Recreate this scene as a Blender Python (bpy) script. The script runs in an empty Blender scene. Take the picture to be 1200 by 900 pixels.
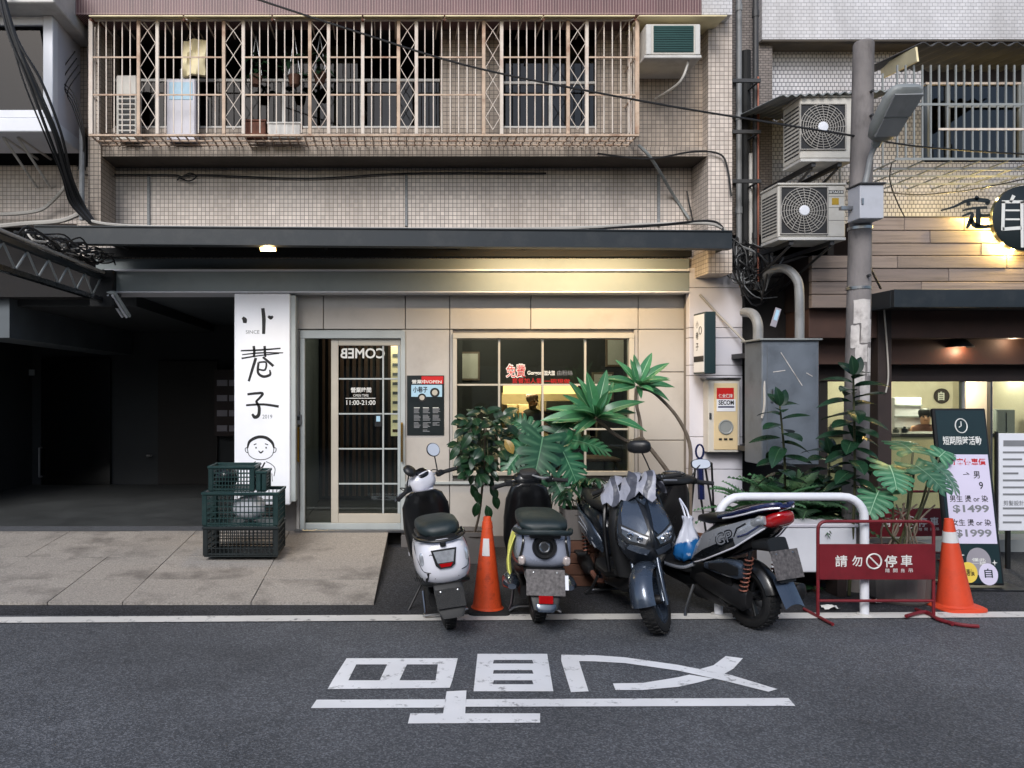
import bpy, bmesh, math, random
from mathutils import Vector, Matrix
random.seed(7)
SC = bpy.context.scene
COL = SC.collection
R = math.radians

# ------------------------------------------------------------------ camera
F, CX, CY, H = 900.0, 460.0, 458.0, 1.75       # focal length in photo pixels, vanishing point, eye height
cam_d = bpy.data.cameras.new('camera')
cam = bpy.data.objects.new('camera', cam_d)
COL.objects.link(cam)
cam.location = (0, 0, H)
cam.rotation_euler = (R(90), 0, 0)
cam_d.sensor_width = 36
cam_d.lens = 36 * F / 1200
cam_d.shift_x = (600 - CX) / 1200
cam_d.shift_y = (CY - 450) / 1200
cam_d.clip_end = 500
SC.camera = cam

# ------------------------------------------------------------------ world, sun, exposure
SUN_EL, SUN_AZ = 38, 200          # degrees; the sun stands high behind the camera's left shoulder, veiled
world = bpy.data.worlds.new('World')
SC.world = world
world.use_nodes = True
wn = world.node_tree
sky = wn.nodes.new('ShaderNodeTexSky')
sky.sky_type = 'NISHITA'
sky.sun_disc = False
sky.sun_elevation = R(SUN_EL)
sky.sun_rotation = R(SUN_AZ)
sky.air_density = 1.0
sky.dust_density = 2.0
sky.ozone_density = 1.0
wn.links.new(sky.outputs[0], wn.nodes['Background'].inputs[0])
wn.nodes['Background'].inputs[1].default_value = 0.10
sun_d = bpy.data.lights.new('sun', 'SUN')
sun_d.energy = 1.5
sun_d.angle = R(24)
sun_d.color = (0.97, 0.985, 1.0)
sun = bpy.data.objects.new('sun', sun_d)
COL.objects.link(sun)
_a = R(SUN_AZ)
_d = Vector((math.sin(_a) * math.cos(R(SUN_EL)), math.cos(_a) * math.cos(R(SUN_EL)), math.sin(R(SUN_EL))))
sun.rotation_euler = (-_d).to_track_quat('-Z', 'Y').to_euler()
SC.view_settings.view_transform = 'Standard'
SC.view_settings.look = 'None'
SC.view_settings.gamma = 1
SC.view_settings.exposure = 0.72
SC.render.engine = 'CYCLES'
SC.cycles.use_denoising = True
SC.cycles.max_bounces = 8
SC.cycles.transparent_max_bounces = 16
SC.cycles.caustics_reflective = False
SC.cycles.caustics_refractive = False
SC.cycles.sample_clamp_indirect = 4

# ------------------------------------------------------------------ measuring helpers
def W(px, py, D):
    """world point seen at photo pixel px,py at a distance D from the camera plane"""
    return Vector(((px - CX) * D / F, D, H - (py - CY) * D / F))
def G(px, py, z=0.0):
    """ground point (height z) under photo pixel px,py"""
    D = (H - z) * F / (py - CY)
    return Vector(((px - CX) * D / F, D, z))

# ------------------------------------------------------------------ mesh builder
class MB:
    def __init__(s):
        s.v = []; s.f = []
    def add(s, vs, fs):
        n = len(s.v)
        s.v += [Vector(v) for v in vs]
        s.f += [[i + n for i in f] for f in fs]
        return s
    def box(s, a, b, c=0.0, M=None):
        """box from corner a to corner b, edges chamfered by c"""
        a, b = Vector(a), Vector(b)
        m = (a + b) / 2; h = Vector((abs(b.x - a.x), abs(b.y - a.y), abs(b.z - a.z))) / 2
        c = min(c, h.x * .45, h.y * .45, h.z * .45)
        vs = []; fs = []
        if c <= 0:
            for sx in (-1, 1):
                for sy in (-1, 1):
                    for sz in (-1, 1):
                        vs.append(m + Vector((sx * h.x, sy * h.y, sz * h.z)))
            fs = [[0, 1, 3, 2], [4, 6, 7, 5], [0, 4, 5, 1], [2, 3, 7, 6], [0, 2, 6, 4], [1, 5, 7, 3]]
        else:
            idx = {}
            for sx in (-1, 1):
                for sy in (-1, 1):
                    for sz in (-1, 1):
                        for k in range(3):
                            q = [h.x - c, h.y - c, h.z - c]; q[k] += c
                            idx[sx, sy, sz, k] = len(vs)
                            vs.append(m + Vector((sx * q[0], sy * q[1], sz * q[2])))
            sg = (-1, 1)
            for k in range(3):
                i, j = [(1, 2), (2, 0), (0, 1)][k]
                for sk in sg:
                    loop = []
                    for si, sj in ((-1, -1), (1, -1), (1, 1), (-1, 1)):
                        q = [0, 0, 0]; q[k] = sk; q[i] = si; q[j] = sj
                        loop.append(idx[q[0], q[1], q[2], k])
                    fs.append(loop if sk > 0 else loop[::-1])
                for si in sg:
                    for sj in sg:
                        q0 = [0, 0, 0]; q1 = [0, 0, 0]
                        q0[i] = q1[i] = si; q0[j] = q1[j] = sj; q0[k] = -1; q1[k] = 1
                        loop = [idx[q0[0], q0[1], q0[2], i], idx[q1[0], q1[1], q1[2], i],
                                idx[q1[0], q1[1], q1[2], j], idx[q0[0], q0[1], q0[2], j]]
                        fs.append(loop)
            for sx in sg:
                for sy in sg:
                    for sz in sg:
                        fs.append([idx[sx, sy, sz, 0], idx[sx, sy, sz, 1], idx[sx, sy, sz, 2]])
        if M is not None:
            vs = [M @ v for v in vs]
        return s.add(vs, fs)
    def tube(s, pts, r, n=8, cap=True, closed=False):
        pts = [Vector(p) for p in pts]
        N = len(pts)
        rs = r if isinstance(r, (list, tuple)) else [r] * N
        vs = []; up = None
        for i, p in enumerate(pts):
            if closed:
                t = pts[(i + 1) % N] - pts[i - 1]
            else:
                t = pts[min(i + 1, N - 1)] - pts[max(i - 1, 0)]
            t.normalize()
            if up is None:
                up = t.orthogonal().normalized()
            up = (up - t * up.dot(t))
            if up.length < 1e-6:
                up = t.orthogonal()
            up.normalize()
            w = t.cross(up)
            for k in range(n):
                a = 2 * math.pi * k / n
                vs.append(p + (up * math.cos(a) + w * math.sin(a)) * rs[i])
        fs = []
        for i in range(N if closed else N - 1):
            j = (i + 1) % N
            for k in range(n):
                l = (k + 1) % n
                fs.append([i * n + k, i * n + l, j * n + l, j * n + k])
        if cap and not closed:
            fs.append(list(range(n))[::-1])
            fs.append(list(range((N - 1) * n, N * n)))
        return s.add(vs, fs)
    def lathe(s, prof, M=None, n=24, closed=False):
        """prof: (radius, height) pairs turned about local Z"""
        vs = []; fs = []
        P = len(prof)
        for k in range(n):
            a = 2 * math.pi * k / n
            for r, h in prof:
                vs.append(Vector((r * math.cos(a), r * math.sin(a), h)))
        for k in range(n):
            l = (k + 1) % n
            for i in range(P if closed else P - 1):
                j = (i + 1) % P
                fs.append([k * P + i, l * P + i, l * P + j, k * P + j])
        if not closed:
            if prof[0][0] > 1e-6: fs.append([k * P for k in range(n)][::-1])
            if prof[-1][0] > 1e-6: fs.append([k * P + P - 1 for k in range(n)])
        if M is not None:
            vs = [M @ v for v in vs]
        return s.add(vs, fs)
    def loft(s, rings, cap=True, closed=False):
        n = len(rings[0]); vs = [p for r in rings for p in r]; fs = []
        N = len(rings)
        for i in range(N if closed else N - 1):
            j = (i + 1) % N
            for k in range(n):
                l = (k + 1) % n
                fs.append([i * n + k, i * n + l, j * n + l, j * n + k])
        if cap and not closed:
            fs.append(list(range(n))[::-1]); fs.append(list(range((N - 1) * n, N * n)))
        return s.add(vs, fs)
    def grid(s, rows):
        """open sheet from rows of points"""
        n = len(rows[0]); vs = [p for r in rows for p in r]; fs = []
        for i in range(len(rows) - 1):
            for k in range(n - 1):
                fs.append([i * n + k, i * n + k + 1, (i + 1) * n + k + 1, (i + 1) * n + k])
        return s.add(vs, fs)
    def prism(s, poly, depth, M=None):
        """2D polygon in local XY pushed along local Z by depth"""
        n = len(poly)
        vs = [Vector((p[0], p[1], 0)) for p in poly] + [Vector((p[0], p[1], depth)) for p in poly]
        fs = [list(range(n))[::-1], list(range(n, 2 * n))]
        for k in range(n):
            l = (k + 1) % n
            fs.append([k, l, n + l, n + k])
        if M is not None:
            vs = [M @ v for v in vs]
        return s.add(vs, fs)
    def xf(s, M):
        s.v = [M @ v for v in s.v]
        return s

def ring(c, u, v, e=2.0, n=20):
    """superellipse ring round c with half axes u and v"""
    c, u, v = Vector(c), Vector(u), Vector(v)
    out = []
    for k in range(n):
        a = 2 * math.pi * (k + .5) / n
        ca, sa = math.cos(a), math.sin(a)
        out.append(c + u * math.copysign(abs(ca) ** (2 / e), ca) + v * math.copysign(abs(sa) ** (2 / e), sa))
    return out
def smoothpath(pts, sub=6):
    """Catmull-Rom through the points"""
    pts = [Vector(p) for p in pts]; out = []
    for i in range(len(pts) - 1):
        p0 = pts[max(i - 1, 0)]; p1 = pts[i]; p2 = pts[i + 1]; p3 = pts[min(i + 2, len(pts) - 1)]
        for k in range(sub):
            t = k / sub
            out.append(.5 * ((2 * p1) + (p2 - p0) * t + (2 * p0 - 5 * p1 + 4 * p2 - p3) * t * t + (3 * p1 - p0 - 3 * p2 + p3) * t ** 3))
    out.append(pts[-1])
    return out
def frame(o, z, up=(0, 0, 1)):
    """matrix with local Z along z, local Y near up, at o"""
    z = Vector(z).normalized(); up = Vector(up)
    x = up.cross(z)
    if x.length < 1e-5: x = Vector((1, 0, 0)).cross(z)
    if x.length < 1e-5: x = Vector((0, 1, 0)).cross(z)
    x.normalize(); y = z.cross(x)
    M = Matrix((x, y, z)).transposed().to_4x4(); M.translation = Vector(o)
    return M

# ------------------------------------------------------------------ objects
OFF = {}
def tag(o, label=None, cat=None, group=None, kind=None):
    if label: o['label'] = label
    if cat: o['category'] = cat
    if group: o['group'] = group
    if kind: o['kind'] = kind
    return o
def thing(name, label, cat, loc=(0, 0, 0), group=None, rot=None, local=False):
    """an Empty at a thing's base; local=True: its parts are given in its own axes"""
    o = bpy.data.objects.new(name, None)
    COL.objects.link(o)
    o.empty_display_size = .1
    o.location = loc
    if rot: o.rotation_euler = rot
    OFF[o] = Vector((0, 0, 0)) if local else Vector(loc)
    return tag(o, label, cat, group)
def obj(name, mb, mt, parent=None, smooth=30, kind=None, label=None, cat=None, group=None, recalc=True):
    if parent is not None:
        off = OFF[parent]
    else:
        xs = [v.x for v in mb.v]; ys = [v.y for v in mb.v]; zs = [v.z for v in mb.v]
        off = Vector(((min(xs) + max(xs)) / 2, (min(ys) + max(ys)) / 2, min(zs)))
    me = bpy.data.meshes.new(name)
    me.from_pydata([tuple(v - off) for v in mb.v], [], mb.f)
    if recalc:
        bm = bmesh.new(); bm.from_mesh(me)
        bmesh.ops.recalc_face_normals(bm, faces=bm.faces)
        bm.to_mesh(me); bm.free()
    me.materials.append(mt)
    if smooth:
        me.polygons.foreach_set('use_smooth', [True] * len(me.polygons))
        me.set_sharp_from_angle(angle=R(smooth))
    me.update()
    o = bpy.data.objects.new(name, me)
    COL.objects.link(o)
    OFF[o] = off
    if parent is not None:
        o.parent = parent
    else:
        o.location = off
    return tag(o, label, cat, group, kind)
PC = {}
def piece(name, mt, parent, a, b, c=0.0):
    """box part; alike boxes share their mesh"""
    a, b = Vector(a), Vector(b)
    m = (a + b) / 2
    h = (round(abs(b.x - a.x) / 2, 4), round(abs(b.y - a.y) / 2, 4), round(abs(b.z - a.z) / 2, 4))
    key = (h, c, mt.name)
    if key not in PC:
        mb = MB().box((-h[0], -h[1], -h[2]), h, c)
        me = bpy.data.meshes.new(name); me.from_pydata([tuple(v) for v in mb.v], [], mb.f)
        bm = bmesh.new(); bm.from_mesh(me); bmesh.ops.recalc_face_normals(bm, faces=bm.faces); bm.to_mesh(me); bm.free()
        me.materials.append(mt); PC[key] = me
    o = bpy.data.objects.new(name, PC[key]); COL.objects.link(o)
    o.parent = parent; o.location = m - OFF[parent]
    OFF[o] = m
    return o
def fbox(name, mt, parent, x0, x1, y0, y1, D0, D1, c=0.004):
    """box whose front at depth D0 covers the photo rectangle and which reaches back to depth D1"""
    p = W(x0, y1, D0); q = W(x1, y0, D0); q.y = D1
    return piece(name, mt, parent, p, q, c)
def topbox(name, label, cat, group, mt, x0, x1, y0, y1, D0, D1, c=.006):
    """a thing that is one small solid, placed like fbox"""
    p = W(x0, y1, D0); q = W(x1, y0, D0)
    return obj(name, MB().box((p.x, D0, p.z), (q.x, D1, q.z), c), mt, None, label=label, cat=cat, group=group)
def copy_tree(o, parent=None, loc=None, label=None):
    c = o.copy(); COL.objects.link(c); c.parent = parent
    OFF[c] = OFF.get(o, Vector((0, 0, 0)))
    if loc is not None: c.location = loc
    if label: c['label'] = label
    for ch in list(o.children): copy_tree(ch, c)
    return c

# ------------------------------------------------------------------ lettering
FC = {}
def text_mb(s, M, w=None, h=None, depth=.002, bold=0.0, mirror=False, tracking=1.0):
    """letters as a thin solid, fitted to width w or height h, lower-left corner at M's origin, in M's XY plane"""
    key = (s, bold, tracking)
    if key not in FC:
        cu = bpy.data.curves.new('t', 'FONT'); cu.body = s; cu.size = 1; cu.offset = bold
        cu.space_character = tracking
        cu.resolution_u = 3; cu.fill_mode = 'FRONT'
        to = bpy.data.objects.new('t', cu); COL.objects.link(to)
        dg = bpy.context.evaluated_depsgraph_get(); dg.update()
        me = bpy.data.meshes.new_from_object(to.evaluated_get(dg))
        FC[key] = ([v.co.copy() for v in me.vertices], [list(p.vertices) for p in me.polygons])
        bpy.data.objects.remove(to); bpy.data.curves.remove(cu); bpy.data.meshes.remove(me)
    vs, fs = FC[key]
    mb = MB()
    if not vs: return mb
    x0 = min(v.x for v in vs); x1 = max(v.x for v in vs); y0 = min(v.y for v in vs); y1 = max(v.y for v in vs)
    sx = w / (x1 - x0) if w else None; sy = h / (y1 - y0) if h else None
    if sx is None: sx = sy
    if sy is None: sy = sx
    out = []
    for v in vs:
        x = (v.x - x0) * sx
        if mirror: x = (x1 - x0) * sx - x
        out.append(M @ Vector((x, (v.y - y0) * sy, depth)))
    mb.add(out, fs)
    return mb
def FRONT(p):
    """matrix: local X right, local Y up, local Z towards the street, origin p"""
    M = Matrix(((1, 0, 0), (0, 0, -1), (0, 1, 0))).to_4x4(); M.translation = Vector(p)
    return M
def ptext(name, s, mt, parent, x0, x1, y0, y1, D, bold=0.0, mirror=False, tracking=1.0):
    """text filling the photo rectangle at depth D, facing the street"""
    p = W(x0, y1, D); q = W(x1, y0, D)
    return obj(name, text_mb(s, FRONT(p), q.x - p.x, q.z - p.z, .001, bold, mirror, tracking), mt, parent, smooth=0, recalc=False)
def brush(mb, pts, ws, M, z=.001):
    """a brush stroke: flat ribbon along 2D points with a width at each point"""
    P = smoothpath([(p[0], p[1], 0) for p in pts], 5)
    n = len(P); Wd = []
    for i in range(n):
        t = i / (n - 1) * (len(ws) - 1); k = min(int(t), len(ws) - 2); Wd.append(ws[k] + (ws[k + 1] - ws[k]) * (t - k))
    L = []; Q = []
    for i, p in enumerate(P):
        d = (P[min(i + 1, n - 1)] - P[max(i - 1, 0)]).normalized()
        q = Vector((-d.y, d.x, 0)) * Wd[i] / 2
        L.append(M @ (p + q + Vector((0, 0, z)))); Q.append(M @ (p - q + Vector((0, 0, z))))
    vs = L + Q
    mb.add(vs, [[i, i + 1, n + i + 1, n + i] for i in range(n - 1)])
def pbrush(mb, pts, ws, D, z=.001):
    """brush stroke through photo pixels at depth D; widths in pixels"""
    o = W(CX, CY, D)
    brush(mb, [((x - CX) * D / F, -(y - CY) * D / F) for x, y in pts], [w * D / F for w in ws], FRONT(o), z)

# ------------------------------------------------------------------ materials
def s2l(c):
    return tuple(((v / 255) / 12.92 if v / 255 <= .04045 else ((v / 255 + .055) / 1.055) ** 2.4) for v in c)
MC = {}
def nd(nt, t, **kw):
    n = nt.nodes.new(t)
    for k, v in kw.items(): setattr(n, k, v)
    return n
def mat(name, rgb, rough=.5, metal=0.0, var=.15, vs=5.0, bump=0.0, bs=80.0, coat=0.0, spec=.5, grime=0.0, gs=2.5, gcol=(40, 34, 28), rnd=0.0, trans=0.0, stretch=None):
    """painted or plain surface: colour drifts with a noise, optional grime blotches and fine relief"""
    if name in MC: return MC[name]
    m = bpy.data.materials.new(name); m.use_nodes = True; MC[name] = m
    nt = m.node_tree; L = nt.links; b = nt.nodes['Principled BSDF']
    c = s2l(rgb)
    b.inputs['Metallic'].default_value = metal
    b.inputs['Specular IOR Level'].default_value = spec
    b.inputs['Coat Weight'].default_value = coat
    b.inputs['Coat Roughness'].default_value = .08
    tc = nd(nt, 'ShaderNodeTexCoord'); oi = nd(nt, 'ShaderNodeObjectInfo')
    ad = nd(nt, 'ShaderNodeVectorMath', operation='MULTIPLY_ADD')
    L.new(oi.outputs['Random'], ad.inputs[0]); ad.inputs[1].default_value = (37, 19, 53); L.new(tc.outputs['Object'], ad.inputs[2])
    vec = ad.outputs[0]
    if stretch:
        st = nd(nt, 'ShaderNodeVectorMath', operation='MULTIPLY'); st.inputs[1].default_value = stretch
        L.new(vec, st.inputs[0]); vec = st.outputs[0]
    n1 = nd(nt, 'ShaderNodeTexNoise'); n1.inputs['Scale'].default_value = vs; n1.inputs['Detail'].default_value = 6
    L.new(vec, n1.inputs['Vector'])
    mx = nd(nt, 'ShaderNodeMix', data_type='RGBA')
    mx.inputs[6].default_value = tuple(max(0, x * (1 - var)) for x in c) + (1,)
    mx.inputs[7].default_value = tuple(min(1, x * (1 + var)) for x in c) + (1,)
    mr = nd(nt, 'ShaderNodeMapRange'); mr.inputs[1].default_value = .3; mr.inputs[2].default_value = .7
    L.new(n1.outputs[0], mr.inputs[0]); L.new(mr.outputs[0], mx.inputs[0])
    col = mx.outputs[2]
    if rnd:
        hs = nd(nt, 'ShaderNodeHueSaturation')
        m2 = nd(nt, 'ShaderNodeMapRange'); m2.inputs[3].default_value = 1 - rnd; m2.inputs[4].default_value = 1 + rnd
        L.new(oi.outputs['Random'], m2.inputs[0]); L.new(m2.outputs[0], hs.inputs['Value']); L.new(col, hs.inputs['Color']); col = hs.outputs[0]
    if grime:
        n2 = nd(nt, 'ShaderNodeTexNoise'); n2.inputs['Scale'].default_value = gs; n2.inputs['Detail'].default_value = 8; n2.inputs['Roughness'].default_value = .65
        L.new(vec, n2.inputs['Vector'])
        m3 = nd(nt, 'ShaderNodeMapRange'); m3.inputs[1].default_value = .5; m3.inputs[2].default_value = .72; m3.inputs[4].default_value = grime
        L.new(n2.outputs[0], m3.inputs[0])
        mg = nd(nt, 'ShaderNodeMix', data_type='RGBA'); mg.inputs[7].default_value = s2l(gcol) + (1,)
        L.new(m3.outputs[0], mg.inputs[0]); L.new(col, mg.inputs[6]); col = mg.outputs[2]
    L.new(col, b.inputs['Base Color'])
    m4 = nd(nt, 'ShaderNodeMapRange'); m4.inputs[3].default_value = max(.02, rough - .1); m4.inputs[4].default_value = min(1, rough + .1)
    L.new(n1.outputs[0], m4.inputs[0]); L.new(m4.outputs[0], b.inputs['Roughness'])
    if trans:
        b.inputs['Subsurface Weight'].default_value = 0
    if bump:
        n3 = nd(nt, 'ShaderNodeTexNoise'); n3.inputs['Scale'].default_value = bs; n3.inputs['Detail'].default_value = 4
        L.new(vec, n3.inputs['Vector'])
        bp = nd(nt, 'ShaderNodeBump'); bp.inputs['Strength'].default_value = bump; bp.inputs['Distance'].default_value = .01
        L.new(n3.outputs[0], bp.inputs['Height']); L.new(bp.outputs[0], b.inputs['Normal'])
    return m
def tile_mat(name, rgb, mortar, w, h, off=0.0, ms=.06, var=.12, rough=.45, grime=.25, gcol=(60, 50, 42), streak=True):
    """small wall tiles; u runs along the wall, v upwards"""
    m = bpy.data.materials.new(name); m.use_nodes = True; MC[name] = m
    nt = m.node_tree; L = nt.links; b = nt.nodes['Principled BSDF']
    g = nd(nt, 'ShaderNodeNewGeometry'); sp = nd(nt, 'ShaderNodeSeparateXYZ'); L.new(g.outputs['Position'], sp.inputs[0])
    a = nd(nt, 'ShaderNodeMath', operation='ADD'); L.new(sp.outputs[0], a.inputs[0]); L.new(sp.outputs[1], a.inputs[1])
    cb = nd(nt, 'ShaderNodeCombineXYZ'); L.new(a.outputs[0], cb.inputs[0]); L.new(sp.outputs[2], cb.inputs[1])
    br = nd(nt, 'ShaderNodeTexBrick'); br.offset = off; br.squash = 1
    br.inputs['Scale'].default_value = 1; br.inputs['Brick Width'].default_value = w; br.inputs['Row Height'].default_value = h
    br.inputs['Mortar Size'].default_value = ms * min(w, h); br.inputs['Mortar Smooth'].default_value = .2; br.inputs['Bias'].default_value = 0
    c = s2l(rgb)
    br.inputs['Color1'].default_value = tuple(x * (1 - var) for x in c) + (1,)
    br.inputs['Color2'].default_value = tuple(min(1, x * (1 + var)) for x in c) + (1,)
    br.inputs['Mortar'].default_value = s2l(mortar) + (1,)
    L.new(cb.outputs[0], br.inputs['Vector'])
    n = nd(nt, 'ShaderNodeTexNoise'); n.inputs['Scale'].default_value = 1.3; n.inputs['Detail'].default_value = 8; n.inputs['Roughness'].default_value = .6
    sv = nd(nt, 'ShaderNodeVectorMath', operation='MULTIPLY'); sv.inputs[1].default_value = (1.6, 1.6, .45 if streak else 1.6)
    L.new(g.outputs['Position'], sv.inputs[0]); L.new(sv.outputs[0], n.inputs['Vector'])
    mr = nd(nt, 'ShaderNodeMapRange'); mr.inputs[1].default_value = .42; mr.inputs[2].default_value = .75; mr.inputs[4].default_value = grime
    L.new(n.outputs[0], mr.inputs[0])
    mx = nd(nt, 'ShaderNodeMix', data_type='RGBA'); mx.inputs[7].default_value = s2l(gcol) + (1,)
    L.new(mr.outputs[0], mx.inputs[0]); L.new(br.outputs[0], mx.inputs[6]); L.new(mx.outputs[2], b.inputs['Base Color'])
    b.inputs['Roughness'].default_value = rough
    bp = nd(nt, 'ShaderNodeBump', invert=True); bp.inputs['Strength'].default_value = .6; bp.inputs['Distance'].default_value = .004
    L.new(br.outputs['Fac'], bp.inputs['Height']); L.new(bp.outputs[0], b.inputs['Normal'])
    return m
def glass_mat(name, tint=(235, 245, 240), refl=1.0, rough=.02):
    m = bpy.data.materials.new(name); m.use_nodes = True; MC[name] = m
    nt = m.node_tree; L = nt.links; nt.nodes.remove(nt.nodes['Principled BSDF'])
    t = nd(nt, 'ShaderNodeBsdfTransparent'); t.inputs[0].default_value = s2l(tint) + (1,)
    g = nd(nt, 'ShaderNodeBsdfGlossy'); g.inputs['Roughness'].default_value = rough; g.inputs[0].default_value = (refl, refl, refl, 1)
    fr = nd(nt, 'ShaderNodeFresnel'); fr.inputs[0].default_value = 1.5
    mx = nd(nt, 'ShaderNodeMixShader')
    L.new(fr.outputs[0], mx.inputs[0]); L.new(t.outputs[0], mx.inputs[1]); L.new(g.outputs[0], mx.inputs[2])
    L.new(mx.outputs[0], nt.nodes['Material Output'].inputs[0])
    return m
def emit_mat(name, rgb, st):
    m = bpy.data.materials.new(name); m.use_nodes = True; MC[name] = m
    b = m.node_tree.nodes['Principled BSDF']
    b.inputs['Base Color'].default_value = s2l(rgb) + (1,)
    b.inputs['Emission Color'].default_value = s2l(rgb) + (1,); b.inputs['Emission Strength'].default_value = st
    return m
def asphalt_mat(name, lo, hi, patch):
    m = bpy.data.materials.new(name); m.use_nodes = True; MC[name] = m
    nt = m.node_tree; L = nt.links; b = nt.nodes['Principled BSDF']
    g = nd(nt, 'ShaderNodeNewGeometry')
    n1 = nd(nt, 'ShaderNodeTexNoise'); n1.inputs['Scale'].default_value = 150; n1.inputs['Detail'].default_value = 3
    vo = nd(nt, 'ShaderNodeTexVoronoi'); vo.inputs['Scale'].default_value = 120
    n2 = nd(nt, 'ShaderNodeTexNoise'); n2.inputs['Scale'].default_value = .9; n2.inputs['Detail'].default_value = 7; n2.inputs['Roughness'].default_value = .6
    for n in (n1, vo, n2): L.new(g.outputs['Position'], n.inputs['Vector'])
    mx = nd(nt, 'ShaderNodeMix', data_type='RGBA'); mx.inputs[6].default_value = s2l(lo) + (1,); mx.inputs[7].default_value = s2l(hi) + (1,)
    sp = nd(nt, 'ShaderNodeSeparateColor'); L.new(vo.outputs['Color'], sp.inputs[0])
    pw = nd(nt, 'ShaderNodeMath', operation='POWER'); pw.inputs[1].default_value = 2.2; L.new(sp.outputs[0], pw.inputs[0])
    L.new(pw.outputs[0], mx.inputs[0])
    m2 = nd(nt, 'ShaderNodeMix', data_type='RGBA', blend_type='MULTIPLY'); m2.inputs[0].default_value = 1
    cr = nd(nt, 'ShaderNodeMapRange'); cr.inputs[1].default_value = .3; cr.inputs[2].default_value = .7; cr.inputs[3].default_value = 1 - patch; cr.inputs[4].default_value = 1 + patch
    L.new(n2.outputs[0], cr.inputs[0]); L.new(mx.outputs[2], m2.inputs[6]); L.new(cr.outputs[0], m2.inputs[7])
    # wandering cracks and oily stains
    n4 = nd(nt, 'ShaderNodeTexNoise'); n4.inputs['Scale'].default_value = 2.2; n4.inputs['Detail'].default_value = 5; L.new(g.outputs['Position'], n4.inputs['Vector'])
    dv = nd(nt, 'ShaderNodeVectorMath', operation='MULTIPLY_ADD'); dv.inputs[1].default_value = (.9, .9, 0); L.new(n4.outputs['Color'], dv.inputs[0]); L.new(g.outputs['Position'], dv.inputs[2])
    ve = nd(nt, 'ShaderNodeTexVoronoi', feature='DISTANCE_TO_EDGE'); ve.inputs['Scale'].default_value = .42; L.new(dv.outputs[0], ve.inputs['Vector'])
    ck = nd(nt, 'ShaderNodeMapRange'); ck.inputs[1].default_value = .001; ck.inputs[2].default_value = .006; ck.inputs[3].default_value = .86; ck.inputs[4].default_value = 1.0; L.new(ve.outputs['Distance'], ck.inputs[0])
    n5 = nd(nt, 'ShaderNodeTexNoise'); n5.inputs['Scale'].default_value = 3.1; n5.inputs['Detail'].default_value = 9; n5.inputs['Roughness'].default_value = .7; L.new(g.outputs['Position'], n5.inputs['Vector'])
    st = nd(nt, 'ShaderNodeMapRange'); st.inputs[1].default_value = .60; st.inputs[2].default_value = .74; st.inputs[3].default_value = 1.0; st.inputs[4].default_value = .62; L.new(n5.outputs[0], st.inputs[0])
    mm = nd(nt, 'ShaderNodeMath', operation='MULTIPLY'); L.new(ck.outputs[0], mm.inputs[0]); L.new(st.outputs[0], mm.inputs[1])
    m5 = nd(nt, 'ShaderNodeMix', data_type='RGBA', blend_type='MULTIPLY'); m5.inputs[0].default_value = 1; L.new(m2.outputs[2], m5.inputs[6]); L.new(mm.outputs[0], m5.inputs[7])
    L.new(m5.outputs[2], b.inputs['Base Color'])
    b.inputs['Roughness'].default_value = .8; b.inputs['Specular IOR Level'].default_value = .35
    bp = nd(nt, 'ShaderNodeBump'); bp.inputs['Strength'].default_value = .5; bp.inputs['Distance'].default_value = .006
    L.new(vo.outputs[0], bp.inputs['Height']); L.new(bp.outputs[0], b.inputs['Normal'])
    return m
def worn_paint(name, rgb, under):
    """road paint with small worn spots and cracks"""
    m = bpy.data.materials.new(name); m.use_nodes = True; MC[name] = m
    nt = m.node_tree; L = nt.links; b = nt.nodes['Principled BSDF']
    g = nd(nt, 'ShaderNodeNewGeometry')
    n1 = nd(nt, 'ShaderNodeTexNoise'); n1.inputs['Scale'].default_value = 9; n1.inputs['Detail'].default_value = 12; n1.inputs['Roughness'].default_value = .75
    n2 = nd(nt, 'ShaderNodeTexNoise'); n2.inputs['Scale'].default_value = 1.5; n2.inputs['Detail'].default_value = 5
    for n in (n1, n2): L.new(g.outputs['Position'], n.inputs['Vector'])
    r = nd(nt, 'ShaderNodeMapRange'); r.inputs[1].default_value = .56; r.inputs[2].default_value = .66; L.new(n1.outputs[0], r.inputs[0])
    d = nd(nt, 'ShaderNodeMapRange'); d.inputs[1].default_value = .35; d.inputs[2].default_value = .7; d.inputs[3].default_value = .82; d.inputs[4].default_value = 1.0; L.new(n2.outputs[0], d.inputs[0])
    m0 = nd(nt, 'ShaderNodeMix', data_type='RGBA', blend_type='MULTIPLY'); m0.inputs[0].default_value = 1; m0.inputs[6].default_value = s2l(rgb) + (1,); L.new(d.outputs[0], m0.inputs[7])
    mx = nd(nt, 'ShaderNodeMix', data_type='RGBA'); L.new(r.outputs[0], mx.inputs[0]); L.new(m0.outputs[2], mx.inputs[6]); mx.inputs[7].default_value = s2l(under) + (1,)
    L.new(mx.outputs[2], b.inputs['Base Color']); b.inputs['Roughness'].default_value = .6
    v = nd(nt, 'ShaderNodeTexVoronoi'); v.inputs['Scale'].default_value = 140; L.new(g.outputs['Position'], v.inputs['Vector'])
    bp = nd(nt, 'ShaderNodeBump'); bp.inputs['Strength'].default_value = .25; bp.inputs['Distance'].default_value = .004
    L.new(v.outputs[0], bp.inputs['Height']); L.new(bp.outputs[0], b.inputs['Normal'])
    return m
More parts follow.
